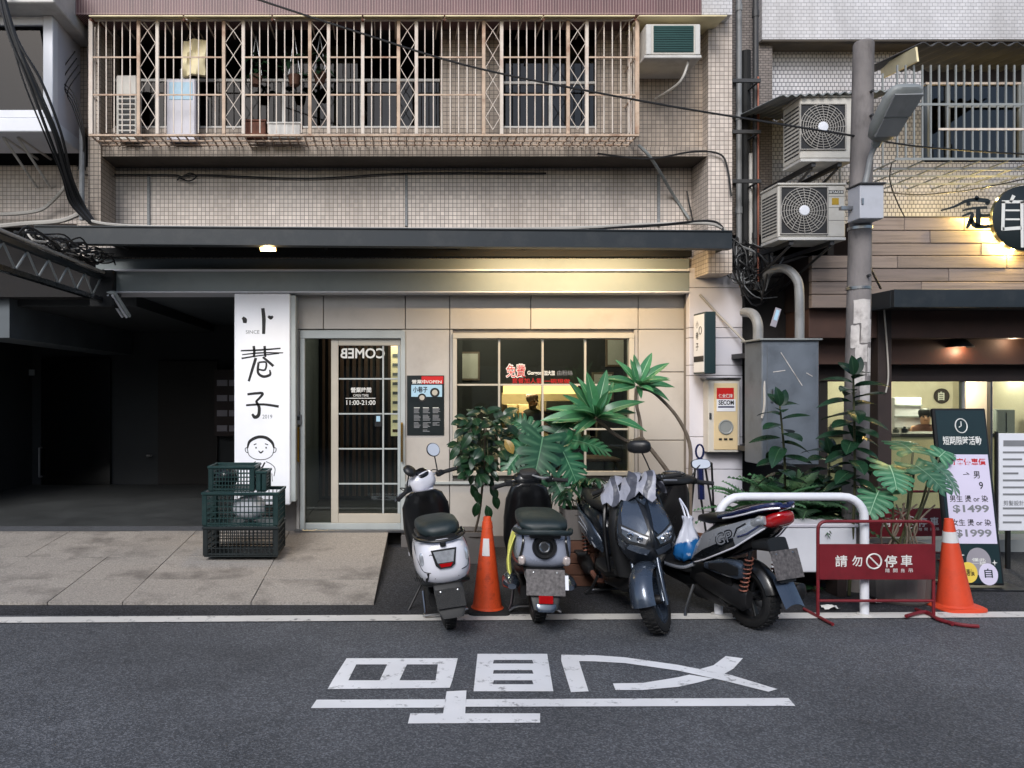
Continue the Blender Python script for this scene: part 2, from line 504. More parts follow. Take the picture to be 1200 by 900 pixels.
def leaf_mat(name, rgb, vein, rough=.35):
    m = bpy.data.materials.new(name); m.use_nodes = True; MC[name] = m
    nt = m.node_tree; L = nt.links; b = nt.nodes['Principled BSDF']
    tc = nd(nt, 'ShaderNodeTexCoord'); oi = nd(nt, 'ShaderNodeObjectInfo')
    n = nd(nt, 'ShaderNodeTexNoise'); n.inputs['Scale'].default_value = 9; L.new(tc.outputs['Object'], n.inputs['Vector'])
    mx = nd(nt, 'ShaderNodeMix', data_type='RGBA'); c = s2l(rgb)
    mx.inputs[6].default_value = tuple(x * .75 for x in c) + (1,); mx.inputs[7].default_value = tuple(x * 1.3 for x in c) + (1,)
    L.new(n.outputs[0], mx.inputs[0])
    # pale midrib: object-local y near zero
    at = nd(nt, 'ShaderNodeAttribute'); at.attribute_name = 'rib'
    m2 = nd(nt, 'ShaderNodeMix', data_type='RGBA'); m2.inputs[7].default_value = s2l(vein) + (1,)
    L.new(at.outputs['Fac'], m2.inputs[0]); L.new(mx.outputs[2], m2.inputs[6])
    hs = nd(nt, 'ShaderNodeHueSaturation'); mr = nd(nt, 'ShaderNodeMapRange'); mr.inputs[3].default_value = .7; mr.inputs[4].default_value = 1.3
    L.new(oi.outputs['Random'], mr.inputs[0]); L.new(mr.outputs[0], hs.inputs['Value']); L.new(m2.outputs[2], hs.inputs['Color'])
    L.new(hs.outputs[0], b.inputs['Base Color']); b.inputs['Roughness'].default_value = rough
    tr = nd(nt, 'ShaderNodeBsdfTranslucent'); L.new(hs.outputs[0], tr.inputs[0])
    ms = nd(nt, 'ShaderNodeMixShader'); ms.inputs[0].default_value = .18
    L.new(b.outputs[0], ms.inputs[1]); L.new(tr.outputs[0], ms.inputs[2]); L.new(ms.outputs[0], nt.nodes['Material Output'].inputs[0])
    return m

M = {}
M['road'] = asphalt_mat('road', (64, 66, 70), (108, 110, 115), .26)
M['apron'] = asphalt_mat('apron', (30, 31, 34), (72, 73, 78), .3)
M['roadpaint'] = worn_paint('roadpaint', (232, 232, 234), (110, 110, 112))
M['edgepaint'] = worn_paint('edgepaint', (214, 212, 208), (100, 100, 102))
M['slab'] = mat('slab', (150, 144, 137), .75, var=.34, vs=70, bump=.3, bs=160, grime=.7, gs=2.2, gcol=(70, 65, 62), rnd=.07)
M['kerb'] = mat('kerb', (78, 80, 84), .85, var=.25, vs=40, bump=.4, bs=90, grime=.4)
M['tile'] = tile_mat('tile', (210, 198, 188), (108, 98, 92), .0455, .0455, 0, .065, .12, .4, .55, (128, 114, 100))
M['tile_up'] = tile_mat('tile_up', (178, 163, 148), (84, 76, 70), .0455, .0455, 0, .07, .13, .45, .8, (84, 75, 65))
M['tile_purple'] = tile_mat('tile_purple', (100, 70, 74), (158, 134, 130), .028, .17, 0, .13, .14, .5, .3, (60, 48, 46))
M['tile_white'] = tile_mat('tile_white', (206, 205, 208), (156, 154, 158), .06, .038, .5, .07, .06, .4, .5, (138, 134, 130))
M['tile_dots'] = tile_mat('tile_dots', (202, 200, 203), (112, 112, 118), .046, .046, .5, .11, .05, .4, .5, (118, 114, 110))
M['tile_gap'] = tile_mat('tile_gap', (138, 128, 122), (76, 70, 66), .06, .028, .5, .12, .12, .5, .5, (60, 55, 52))
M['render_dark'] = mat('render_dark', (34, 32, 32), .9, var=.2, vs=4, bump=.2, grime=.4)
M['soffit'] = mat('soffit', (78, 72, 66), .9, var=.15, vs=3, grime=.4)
M['panel'] = mat('panel', (175, 170, 164), .5, var=.05, vs=1.5, grime=.28, gs=1.8, gcol=(118, 110, 102), rnd=.03)
M['panel_white'] = mat('panel_white', (206, 204, 212), .45, var=.05, vs=2, grime=.25, gs=2, gcol=(140, 134, 130), rnd=.02)
M['joint'] = mat('joint', (122, 117, 112), .8)
M['frame_beige'] = mat('frame_beige', (176, 170, 158), .4, var=.06)
M['frame_grey'] = mat('frame_grey', (166, 172, 172), .4, var=.06)
M['canopy'] = mat('canopy', (25, 33, 39), .5, var=.12, vs=3, grime=.3, gs=4, gcol=(70, 70, 70))
M['canopy_under'] = mat('canopy_under', (22, 22, 22), .8, var=.15)
M['beam'] = mat('beam', (132, 140, 140), .5, var=.08, vs=2, grime=.2, gcol=(86, 90, 88))
M['sign_white'] = mat('sign_white', (240, 242, 248), .4, var=.03, vs=3, grime=.05, gcol=(170, 170, 170))
M['white'] = mat('white', (218, 220, 227), .45, var=.05, vs=3, grime=.08, gcol=(150, 150, 150))
M['white_dirty'] = mat('white_dirty', (196, 194, 190), .5, var=.08, vs=4, grime=.35, gs=5, gcol=(110, 98, 86))
M['cage'] = mat('cage', (208, 196, 184), .55, var=.10, vs=7, grime=.55, gs=4, gcol=(150, 104, 76))
M['cage_rust'] = mat('cage_rust', (190, 166, 144), .6, var=.2, vs=9, grime=.85, gs=5, gcol=(124, 72, 40))
M['yellow_sheet'] = mat('yellow_sheet', (236, 222, 180), .5, var=.1, vs=3, grime=.35, gcol=(120, 104, 76))  # lightened tone stands in for daylight coming through the weather sheet
M['black'] = mat('black', (20, 21, 23), .42, var=.2)
M['black_matte'] = mat('black_matte', (24, 25, 27), .8, var=.25, vs=8)
M['cable'] = mat('cable', (22, 22, 24), .5, var=.2)
M['cable_white'] = mat('cable_white', (176, 172, 166), .5, var=.1, grime=.3)
M['pipe_grey'] = mat('pipe_grey', (128, 130, 132), .5, var=.12, grime=.35, gs=6)
M['pipe_dark'] = mat('pipe_dark', (54, 54, 56), .55, var=.2)
M['rust'] = mat('rust', (104, 66, 52), .85, var=.3, vs=14, bump=.3)
M['steel'] = mat('steel', (150, 152, 155), .3, 1.0, var=.1)
M['chrome'] = mat('chrome', (200, 202, 205), .12, 1.0, var=.03)
M['brass'] = mat('brass', (196, 150, 60), .25, 1.0, var=.08)
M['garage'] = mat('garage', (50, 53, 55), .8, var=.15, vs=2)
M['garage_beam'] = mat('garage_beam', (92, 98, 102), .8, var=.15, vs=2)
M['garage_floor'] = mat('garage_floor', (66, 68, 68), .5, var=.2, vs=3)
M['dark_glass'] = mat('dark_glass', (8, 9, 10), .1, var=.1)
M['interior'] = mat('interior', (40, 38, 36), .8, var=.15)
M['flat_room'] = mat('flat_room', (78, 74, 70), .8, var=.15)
M['interior_wood'] = mat('interior_wood', (70, 46, 34), .6, var=.25, vs=4, stretch=(8, 8, .6))
M['slat_pale'] = mat('slat_pale', (96, 78, 62), .6, var=.2, vs=4, stretch=(8, 8, .6))
M['salon_wall'] = mat('salon_wall', (208, 198, 180), .7, var=.06)
M['warm_wall'] = mat('warm_wall', (206, 186, 148), .7, var=.06)
M['plank'] = mat('plank', (138, 124, 116), .75, var=.32, vs=3, bump=.35, bs=30, rnd=.16, stretch=(.6, 4, 14), grime=.35, gs=3, gcol=(72, 58, 52))
M['brown'] = mat('brown', (78, 56, 48), .7, var=.15, rnd=.05)
M['brown_dark'] = mat('brown_dark', (46, 36, 34), .7, var=.2)
M['concrete_pole'] = mat('concrete_pole', (118, 113, 112), .85, var=.3, vs=6, bump=.5, bs=45, grime=.75, gs=5, gcol=(62, 56, 54), stretch=(1, 1, .4))
M['paper'] = mat('paper', (196, 190, 186), .8, var=.12, vs=20, grime=.7, gs=9, gcol=(104, 96, 92))
M['grey_box'] = mat('grey_box', (176, 178, 186), .5, var=.06, grime=.2, gs=5)
M['cabinet'] = mat('cabinet', (108, 115, 124), .45, .2, var=.12, vs=5, grime=.35, gs=4, gcol=(52, 54, 58))
M['ac'] = mat('ac', (196, 192, 184), .45, var=.05, grime=.3, gs=4, gcol=(140, 130, 116))
M['ac_dark'] = mat('ac_dark', (34, 34, 36), .6)
M['ac_grille'] = mat('ac_grille', (156, 152, 146), .5, var=.08)
M['lamp_grey'] = mat('lamp_grey', (134, 138, 138), .5, var=.1, grime=.3)
M['crate'] = mat('crate', (14, 44, 44), .4, var=.15, vs=8, grime=.25, gs=6, gcol=(60, 74, 72), rnd=.2)
M['crate_dark'] = mat('crate_dark', (14, 24, 26), .45, var=.2)
M['cone'] = mat('cone', (210, 76, 34), .5, var=.25, vs=9, grime=.95, gs=9, gcol=(80, 30, 22))
M['cone_new'] = mat('cone_new', (206, 70, 38), .5, var=.12, vs=6, grime=.5, gs=6, gcol=(130, 50, 34))
M['cone_old'] = M['cone']
M['reflect'] = mat('reflect', (206, 206, 206), .4, var=.06, grime=.2)
M['red_sign'] = mat('red_sign', (108, 22, 32), .5, var=.15, vs=5, grime=.45, gs=6, gcol=(70, 20, 24))
M['red'] = mat('red', (186, 30, 30), .4, var=.05)
M['sign_green'] = mat('sign_green', (22, 42, 46), .4, var=.05)
M['grille_green'] = mat('grille_green', (16, 62, 58), .4, var=.2)
M['menu_dark'] = mat('menu_dark', (20, 28, 30), .35, var=.08)
M['menu_blue'] = mat('menu_blue', (160, 194, 214), .4, var=.08, vs=20)
M['lilac'] = mat('lilac', (206, 200, 222), .5, var=.03)
M['grey_mid'] = mat('grey_mid', (146, 142, 150), .5, var=.05)
M['yellow'] = mat('yellow', (226, 196, 82), .5, var=.06)
M['ink'] = mat('ink', (16, 16, 18), .6, var=.1)
M['ink_grey'] = mat('ink_grey', (120, 122, 126), .6, var=.1)
M['letter_white'] = mat('letter_white', (214, 214, 210), .5, var=.03)
M['soil'] = mat('soil', (44, 34, 28), .95, var=.3, vs=30, bump=.6)
M['pot_grey'] = mat('pot_grey', (96, 92, 90), .7, var=.12, grime=.3, gs=5)
M['pot_brown'] = mat('pot_brown', (84, 54, 40), .75, var=.2, vs=10, grime=.2)
M['bark'] = mat('bark', (112, 100, 88), .8, var=.2, vs=20, bump=.3)
M['stem'] = mat('stem', (72, 74, 48), .7, var=.2)
M['leaf_plum'] = leaf_mat('leaf_plum', (58, 114, 74), (146, 182, 140), .3)
M['leaf_fig'] = leaf_mat('leaf_fig', (30, 58, 36), (60, 92, 66), .3)
M['leaf_mon'] = leaf_mat('leaf_mon', (34, 80, 52), (112, 160, 120), .3)
M['leaf_mon2'] = leaf_mat('leaf_mon2', (64, 112, 82), (160, 196, 164), .3)
M['leaf_fern'] = leaf_mat('leaf_fern', (62, 108, 72), (100, 140, 100), .5)
M['leaf_rub'] = leaf_mat('leaf_rub', (28, 54, 38), (58, 86, 62), .22)
M['leaf_yel'] = leaf_mat('leaf_yel', (170, 140, 70), (200, 180, 110), .4)
M['rubber'] = mat('rubber', (15, 15, 16), .7, var=.25, vs=30, bump=.5, bs=120, grime=.2, gs=8, gcol=(44, 43, 42))
M['seat'] = mat('seat', (26, 38, 40), .5, var=.15, vs=30, bump=.15, bs=220)
M['seat_black'] = mat('seat_black', (13, 14, 16), .55, var=.2, bump=.15, bs=220)
M['sc_white'] = mat('sc_white', (214, 214, 222), .22, var=.03, coat=.6, grime=.05, gcol=(150, 150, 150))
M['sc_silver'] = mat('sc_silver', (152, 158, 174), .28, .2, var=.05, coat=.6)
M['sc_blue'] = mat('sc_blue', (66, 76, 90), .26, .5, var=.06, coat=.8)
M['sc_blue_dark'] = mat('sc_blue_dark', (26, 30, 36), .28, .3, var=.08, coat=.6)
M['sc_navy'] = mat('sc_navy', (24, 32, 74), .25, .1, var=.06, coat=.7)
M['sc_decal'] = mat('sc_decal', (150, 154, 162), .28, .3, var=.06, coat=.6)
M['sc_black'] = mat('sc_black', (11, 12, 14), .3, var=.2, coat=.3)
M['sc_plastic'] = mat('sc_plastic', (17, 18, 20), .55, var=.2, vs=10, grime=.2, gs=9, gcol=(44, 43, 42))
M['engine'] = mat('engine', (38, 38, 40), .5, .5, var=.25, vs=12, grime=.4, gs=8)
M['lens_red'] = mat('lens_red', (150, 14, 18), .12, var=.1, coat=1)
M['lens_dark'] = mat('lens_dark', (62, 66, 72), .1, .3, var=.4, vs=25, coat=1)
M['lens_clear'] = mat('lens_clear', (186, 190, 196), .1, .5, var=.25, vs=25, coat=1)
M['lens_amber'] = mat('lens_amber', (190, 178, 174), .15, .2, var=.1, coat=1)
M['mirror'] = mat('mirror', (222, 222, 222), .12, .55, var=.03)  # partly matt white: a pale sky's reflection is put into the colour
M['plate'] = mat('plate', (84, 80, 80), .6, var=.55, vs=45)
M['cloth_yellow'] = mat('cloth_yellow', (222, 220, 112), .85, var=.08, bump=.2)
M['cloth_silver'] = mat('cloth_silver', (112, 116, 128), .45, .2, var=.55, vs=7, bump=.3, bs=14)
M['copper'] = mat('copper', (140, 90, 76), .5, .6)
M['skin'] = mat('skin', (196, 150, 122), .55, var=.05)
M['cloth_dark'] = mat('cloth_dark', (30, 32, 36), .85)
M['cloth_pale'] = mat('cloth_pale', (206, 176, 168), .8)
M['hair'] = mat('hair', (22, 18, 16), .6)
M['glass'] = glass_mat('glass')
M['glass_up'] = glass_mat('glass_up', (120, 124, 128))
def stripe_mat(name, a, b_, scale):
    m = bpy.data.materials.new(name); m.use_nodes = True; MC[name] = m
    nt = m.node_tree; L = nt.links; b = nt.nodes['Principled BSDF']; tc = nd(nt, 'ShaderNodeTexCoord')
    wv = nd(nt, 'ShaderNodeTexWave'); wv.inputs['Scale'].default_value = scale; wv.inputs['Distortion'].default_value = 9; wv.inputs['Detail'].default_value = 2
    L.new(tc.outputs['Object'], wv.inputs['Vector'])
    mr = nd(nt, 'ShaderNodeMapRange'); mr.inputs[1].default_value = .62; mr.inputs[2].default_value = .7; L.new(wv.outputs['Fac'], mr.inputs[0])
    mx = nd(nt, 'ShaderNodeMix', data_type='RGBA'); mx.inputs[6].default_value = s2l(a) + (1,); mx.inputs[7].default_value = s2l(b_) + (1,)
    L.new(mr.outputs[0], mx.inputs[0]); L.new(mx.outputs[2], b.inputs['Base Color']); b.inputs['Roughness'].default_value = .4
    n = nd(nt, 'ShaderNodeTexNoise'); n.inputs['Scale'].default_value = 18; L.new(tc.outputs['Object'], n.inputs['Vector'])
    bp = nd(nt, 'ShaderNodeBump'); bp.inputs['Strength'].default_value = .5; bp.inputs['Distance'].default_value = .02; L.new(n.outputs[0], bp.inputs['Height']); L.new(bp.outputs[0], b.inputs['Normal'])
    return m
M['cloth_silver'] = stripe_mat('cover_cloth', (140, 142, 154), (66, 68, 78), 2.6)
M['e_warm'] = emit_mat('e_warm', (255, 208, 140), 14)
M['e_flood'] = emit_mat('e_flood', (255, 206, 130), 9)
M['e_strip'] = emit_mat('e_strip', (255, 196, 120), 1.6)
M['e_menu'] = emit_mat('e_menu', (255, 232, 190), .22)
M['e_spot'] = emit_mat('e_spot', (255, 245, 230), 12)
M['e_tube'] = emit_mat('e_tube', (225, 235, 255), 3.0)

# ================================================================== THE GROUND
def sheet(name, pts, mt, label=None, cat=None):
    return obj(name, MB().add(pts, [list(range(len(pts)))]), mt, None, smooth=0, kind='structure', recalc=False)
sheet('road', [(-60, -40, 0), (60, -40, 0), (60, 60, 0), (-60, 60, 0)], M['road'])
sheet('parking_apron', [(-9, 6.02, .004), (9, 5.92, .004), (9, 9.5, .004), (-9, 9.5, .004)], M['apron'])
def gq(a, b, c, d, z):
    return [G(*a, z), G(*b, z), G(*c, z), G(*d, z)]
sheet('edge_line', gq((-500, 732.5), (1700, 720.5), (1700, 714), (-500, 725.5), .008), M['edgepaint'])
# the painted word on the road, read by drivers coming the other way
def cpx(p):                                   # measured on an enlarged view of the road
    return (340 + p[0] / 1.9355, 730 + p[1] / 1.9355)
word = thing('road_marking', None, None, G(650, 810, .005)); word['kind'] = 'structure'
def stroke(pts):
    ps = [G(*cpx(p), .005) for p in pts]
    obj('painted_stroke', MB().add(ps, [list(range(len(ps)))]), M['roadpaint'], word, smooth=0)
def framed(outer, holes_rows):
    for r in holes_rows: stroke(r)
# lying box with two openings
stroke([(128, 80), (380, 80), (377, 94), (119, 94)])
stroke([(96, 130), (368, 130), (362, 147), (85, 150)])
stroke([(119, 94), (150, 94), (132, 130), (96, 130)]); stroke([(220, 94), (265, 94), (248, 130), (203, 130)]); stroke([(335, 94), (377, 94), (368, 130), (330, 130)])
# box with three slits
ys = [70, 84, 92, 107, 115, 130, 139, 155]
lx = lambda y: 425 - (y - 70) * 9 / 85; rx = lambda y: 583 + (y - 70) * 14 / 85
for i in range(7):
    y0, y1 = ys[i], ys[i + 1]
    if i % 2 == 0: stroke([(lx(y0), y0), (rx(y0), y0), (rx(y1), y1), (lx(y1), y1)])
    else:
        stroke([(lx(y0), y0), (462, y0), (460, y1), (lx(y1), y1)]); stroke([(549, y0), (rx(y0), y0), (rx(y1), y1), (552, y1)])
stroke([(615, 86), (655, 86), (677, 155), (637, 157)])
top = [(615, 72), (690, 73), (760, 78), (880, 95), (1000, 118), (1105, 150)]; bot = [(1085, 156), (985, 131), (880, 108), (760, 91), (690, 87), (615, 86)]
for i in range(5): stroke([top[i], top[i + 1], bot[4 - i], bot[5 - i]])
a = [(732, 137), (800, 136), (880, 123), (905, 117.2)]; b = [(738, 152), (800, 152), (880, 145), (925, 135)]
for i in range(3): stroke([a[i], a[i + 1], b[i + 1], b[i]])
stroke([(925, 135), (880 + 25 * 1, 117.2), (906, 117.2), (960, 126), (940, 131)])
a = [(930, 104.5), (960, 96), (988, 75)]; b = [(985, 115.2), (1005, 104), (1027, 80)]
for i in range(2): stroke([a[i], a[i + 1], b[i + 1], b[i]])
stroke([(60, 174), (354, 173), (348, 192), (47, 193)]); stroke([(399.6, 173), (1130, 170), (1146, 188), (397.6, 190)])
stroke([(355, 155), (400, 153), (397, 205), (347, 205)]); stroke([(273, 205), (567, 205), (567, 226), (267, 228)])
for o in word.children:            # crossing strokes lie one coat above the other
    pass

# raised pavement in front of the gate and the door
def pz(D): return .03 + .145 * (D - 6.25) / 2.35
pav = thing('pavement', None, None, (-3, 7.3, 0)); pav['kind'] = 'structure'
xr = lambda D: -.153 + (D - 6.25) * .105 / 2.35           # its right edge
base = MB()
ds = [6.27, 8.9]
base.add([(-8, 6.27, pz(6.27) - .012), (xr(6.27) - .01, 6.27, pz(6.27) - .012), (xr(8.9) - .01, 8.9, pz(8.9) - .012), (-8, 8.9, pz(8.9) - .012),
          (-8, 6.27, .0045), (xr(6.27) - .01, 6.27, .0045), (xr(8.9) - .01, 8.9, .0045), (-8, 8.9, .0045)],
         [[0, 1, 2, 3], [4, 5, 1, 0], [5, 6, 2, 1], [6, 7, 3, 2], [7, 4, 0, 3]])
obj('bed', base, M['kerb'], pav, smooth=0)
XS = [-8, -6.9, -5.85, -4.8, -3.62, -2.81, -2.2, -1.153, None]
DS = [6.25, 6.86, 7.58, 8.62]
for i in range(len(XS) - 1):
    for j in range(3):
        if XS[i] == -2.81 and j > 0 and False: continue
        d0, d1 = DS[j] + .004, DS[j + 1] - .004
        if i == 7 and j == 1: d1 = DS[3] - .004
        if i == 7 and j == 2: continue
        x0 = XS[i] + .004
        x1a = (XS[i + 1] - .004) if XS[i + 1] is not None else xr(d0); x1b = (XS[i + 1] - .004) if XS[i + 1] is not None else xr(d1)
        t = random.uniform(-.003, .003)
        bot = .006
        q = [(x0, d0), (x1a, d0), (x1b, d1), (x0, d1)]
        mb = MB().add([(x, d, pz(d) + t) for x, d in q] + [(x, d, max(pz(d) - .03, .006)) for x, d in q],
                      [[0, 1, 2, 3], [7, 6, 5, 4], [4, 5, 1, 0], [5, 6, 2, 1], [6, 7, 3, 2], [7, 4, 0, 3]])
        obj('paving_slab', mb, M['slab'], pav, smooth=0)

# ================================================================== THE ROW ACROSS THE STREET (behind the viewer, seen in glass and mirrors)
OB = thing('opposite_building', 'low grey rendered row building across the street with shuttered shops', 'building', (2, -7, 0))
piece('wall', M['render_dark'], OB, (-22, -12, 0), (26, -6, 4.6))
for k in range(12):
    x = -21 + k * 3.9
    sh = piece('shop_shutter', M['pipe_grey'], OB, (x, -5.99, .1), (x + 2.9, -5.93, 2.5), .01)
    piece('shutter_box', M['pipe_dark'], OB, (x - .1, -5.99, 2.51), (x + 3.0, -5.8, 2.9), .01)
    piece('upper_window', M['dark_glass'], OB, (x + .4, -5.99, 3.3), (x + 2.5, -5.95, 4.3), .01)

# ================================================================== THE TILED BUILDING WITH THE CORNER SHOP
FD = 8.6
B = thing('apartment_building', 'cream mosaic tiled apartment building with a grey panelled eatery on its ground floor', 'building', (0, 8.6, 0))
fbox('column', M['tile'], B, 830, 858, -60, 320, 8.04, 12.9, 0)
fbox('column', M['tile_up'], B, 103, 118, -60, 262, 8.04, 8.6, 0)
fbox('tile_band', M['tile'], B, 90, 812, 195.6, 303, 8.48, 8.8, 0)
fbox('floor_slab', M['tile_up'], B, 118.2, 829.8, 172, 183, 8.07, 8.475, 0)
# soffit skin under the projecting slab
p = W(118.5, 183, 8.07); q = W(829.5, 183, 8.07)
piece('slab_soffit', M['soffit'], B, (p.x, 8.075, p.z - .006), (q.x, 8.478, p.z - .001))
# upper wall round its two wide openings (depth 8.2)
UP = 8.2
def uw(x0, x1, y0, y1): return fbox('wall', M['tile_up'], B, x0, x1, y0, y1, UP, UP + .16, 0)
uw(118, 131, -60, 172); uw(516, 590, -60, 172); uw(700, 823, -60, 172)
uw(131, 516, -60, 26); uw(590, 700, -60, 26); uw(131, 516, 150, 172); uw(590, 700, 150, 172)
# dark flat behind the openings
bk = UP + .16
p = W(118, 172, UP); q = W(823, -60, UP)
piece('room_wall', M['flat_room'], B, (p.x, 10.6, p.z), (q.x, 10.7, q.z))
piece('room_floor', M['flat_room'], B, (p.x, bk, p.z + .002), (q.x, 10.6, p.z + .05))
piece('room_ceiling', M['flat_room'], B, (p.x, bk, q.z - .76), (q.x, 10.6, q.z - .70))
for xx in (118, 553, 821):
    c_ = W(xx, 100, UP).x
    piece('room_wall', M['flat_room'], B, (c_ - .05, bk, p.z + .05), (c_ + .05, 10.6, q.z - .761))
# upper purple-brown tiled balcony front
fbox('balcony_front', M['tile_purple'], B, 64, 822, -60, 17, 7.85, 8.19, 0)
fbox('balcony_end', M['tile_white'], B, 822.5, 858, -60, 17, 7.86, 8.03, 0)
# windows behind the bars
def upper_window(x0, x1, y0, y1, mull, rail, lights):
    w = fbox('window', M['white_dirty'], B, x0, x1, rail, rail + 3.4, UP + .06, UP + .1)
    for x in mull: fbox('mullion', M['white_dirty'], w, x - 1.8, x + 1.8, rail + 3.5, y1, UP + .062, UP + .098)
    for x in mull[:0]: pass
    fbox('sill', M['white_dirty'], w, x0, x1, y1 - 2.5, y1, UP + .05, UP + .105)
    xs = [x0] + mull + [x1]
    for a_, b_ in zip(xs[:-1], xs[1:]):
        fbox('pane', M['glass_up'], w, a_ + 1.9, b_ - 1.9, rail + 3.5, y1 - 2.6, UP + .078, UP + .084, 0)
    for a_, b_ in lights:
        fbox('pane', M['glass_up'], w, a_, b_, y0, rail - .2, UP + .078, UP + .084, 0)
    return w
upper_window(131, 516, 26, 150, [232, 332, 424], 92, [(332, 420)])
w2 = upper_window(590, 700, 26, 150, [645], 95, [(592, 643), (647, 698)])
fbox('mullion', M['white_dirty'], w2, 643, 647, 26, 94.8, UP + .062, UP + .098)

# ---------------- ground floor under the canopy
fbox('lintel', M['beam'], B, 112, 808, 303, 316, 8.46, 8.8)
fbox('beam_trim', M['white'], B, 122, 808, 315.2, 317.6, 8.36, 8.459)
fbox('beam', M['beam'], B, 120, 808, 317.7, 341, 8.40, 8.8)
fbox('beam_trim', M['white'], B, 120, 808, 341.1, 343, 8.385, 8.79)
fbox('beam_end', M['white_dirty'], B, 113, 119.6, 316, 343, 8.40, 8.7)
top_z = W(0, 343, 8.4).z
# backing wall with the holes of door and window
BD0, BD1 = 8.635, 8.76
def bw(x0, x1, y0, y1): return fbox('wall', M['joint'], B, x0, x1, y0, y1, BD0, BD1, 0)
bw(277, 351, 340, 640); bw(351, 470, 340, 389); bw(470, 531, 340, 640); bw(531, 743, 340, 394); bw(531, 743, 556, 640); bw(743, 812, 340, 640)
def panel(x0, x1, y0, y1, m='panel', d=0.0):
    g_ = .45
    return fbox('wall_panel', M[m], B, x0 + g_, x1 - g_, y0 + g_, y1 - g_, FD - d, BD0 - .001, .004)
U = [347, 379, 475, 527, 622, 748, 806]
for a_, b_ in zip(U[:-1], U[1:]): panel(a_, b_, 344, 386)
panel(470, 527, 386, 565)
for y0, y1 in ((386, 436), (436, 516), (516, 565)): panel(748, 806, y0, y1)
panel(347, 351.5, 386, 641)
for a_, b_ in ((470, 527), (527, 620), (620, 714), (714, 806)): panel(a_, b_, 568, 642)
fbox('ledge', M['frame_grey'], B, 470, 808, 564.5, 567.8, FD - .03, FD + .03)
panel(527, 531, 386, 565); panel(743, 748, 386, 565)
fbox('skirting', M['pot_grey'], B, 470, 808, 628, 642.5, FD - .02, FD - .001)
# white pillar at the right end of the shop front
PD = 8.4
fbox('pillar_core', M['joint'], B, 808.5, 869.5, 320, 662, PD + .02, 8.8, 0)
PY = [337, 384, 396, 428, 440, 512, 550, 600, 660]
for y0, y1 in zip(PY[:-1], PY[1:]):
    fbox('pillar_panel', M['panel_white'], B, 808, 870, y0 + .35, y1 - .35, PD, PD + .1, .003)
mb = MB(); p0 = W(808, 337, PD); zt = W(0, 314, PD).z
x0, x1 = p0.x, W(870, 0, PD).x
mb.prism([(x0, p0.z + .003), (x1, p0.z + .003), (x1, p0.z + .05), (x1 - .12, zt), (x0, zt)], .1, Matrix(((1, 0, 0, 0), (0, 0, 1, PD), (0, 1, 0, 0), (0, 0, 0, 1))))
obj('pillar_panel', mb, M['panel_white'], B, smooth=0)
# garage behind the gate opening
def gbox(name, m, a_, b_): return piece(name, M[m], B, a_, b_)
fz = .172
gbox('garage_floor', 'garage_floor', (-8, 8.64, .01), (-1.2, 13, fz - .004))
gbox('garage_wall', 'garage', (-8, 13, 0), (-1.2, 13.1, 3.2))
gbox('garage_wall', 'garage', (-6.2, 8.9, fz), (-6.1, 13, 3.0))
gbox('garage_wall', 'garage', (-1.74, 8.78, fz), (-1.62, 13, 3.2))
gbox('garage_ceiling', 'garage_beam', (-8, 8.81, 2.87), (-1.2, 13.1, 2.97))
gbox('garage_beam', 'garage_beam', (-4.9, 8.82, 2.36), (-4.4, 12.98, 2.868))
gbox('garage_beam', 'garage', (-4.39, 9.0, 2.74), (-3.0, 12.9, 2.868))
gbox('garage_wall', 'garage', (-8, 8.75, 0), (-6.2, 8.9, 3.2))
# gate at the back with two steel pull bars, a door in the back wall, a letter rack
dr = gbox('back_door', 'dark_glass', (-5.9, 12.9, fz), (-4.75, 12.99, 2.3))
for x in (14, 22.5, 46):
    p = W(x, 525, 12.8); q = W(x, 559, 12.8)
    obj('handle', MB().tube([p + Vector((0, .09, 0)), p, q, q + Vector((0, .09, 0))], .016, 8), M['steel'], dr)
p = W(5, 440, 12.88)
piece('transom_light', M['frame_grey'], dr, p, p + Vector((.5, .03, .1)))
dd = gbox('side_door', 'interior', (-3.95, 12.93, fz), (-2.95, 12.995, 2.25))
obj('handle', MB().tube([W(172, 534, 12.88), W(178, 534, 12.88)], .02, 8), M['steel'], dd)
lr = gbox('letter_rack', 'brown_dark', (-2.95, 12.7, 1.0), (-2.3, 12.98, 2.1))
for j in range(4):
    for i in range(3):
        a_ = Vector((-2.9 + i * .2, 12.68, 1.08 + j * .25)); piece('letter_box', M['grey_mid'], lr, a_, a_ + Vector((.17, .019, .1)))
# shop room
SX0, SX1 = -1.05, 3.36
gbox('shop_floor', 'interior', (SX0, 8.77, .01), (SX1, 13, .18))
gbox('shop_wall', 'interior', (-1.61, 13.01, 0), (SX1 + .1, 13.1, 3.2))
gbox('shop_wall', 'interior', (SX1, 8.81, .0), (SX1 + .1, 13, 3.2))
gbox('shop_ceiling', 'interior', (-1.61, 8.77, 2.90), (SX1, 13.0, 3.0))
gbox('garage_wall', 'garage', (-1.61, 8.77, 0), (-1.06, 13, 3.0))
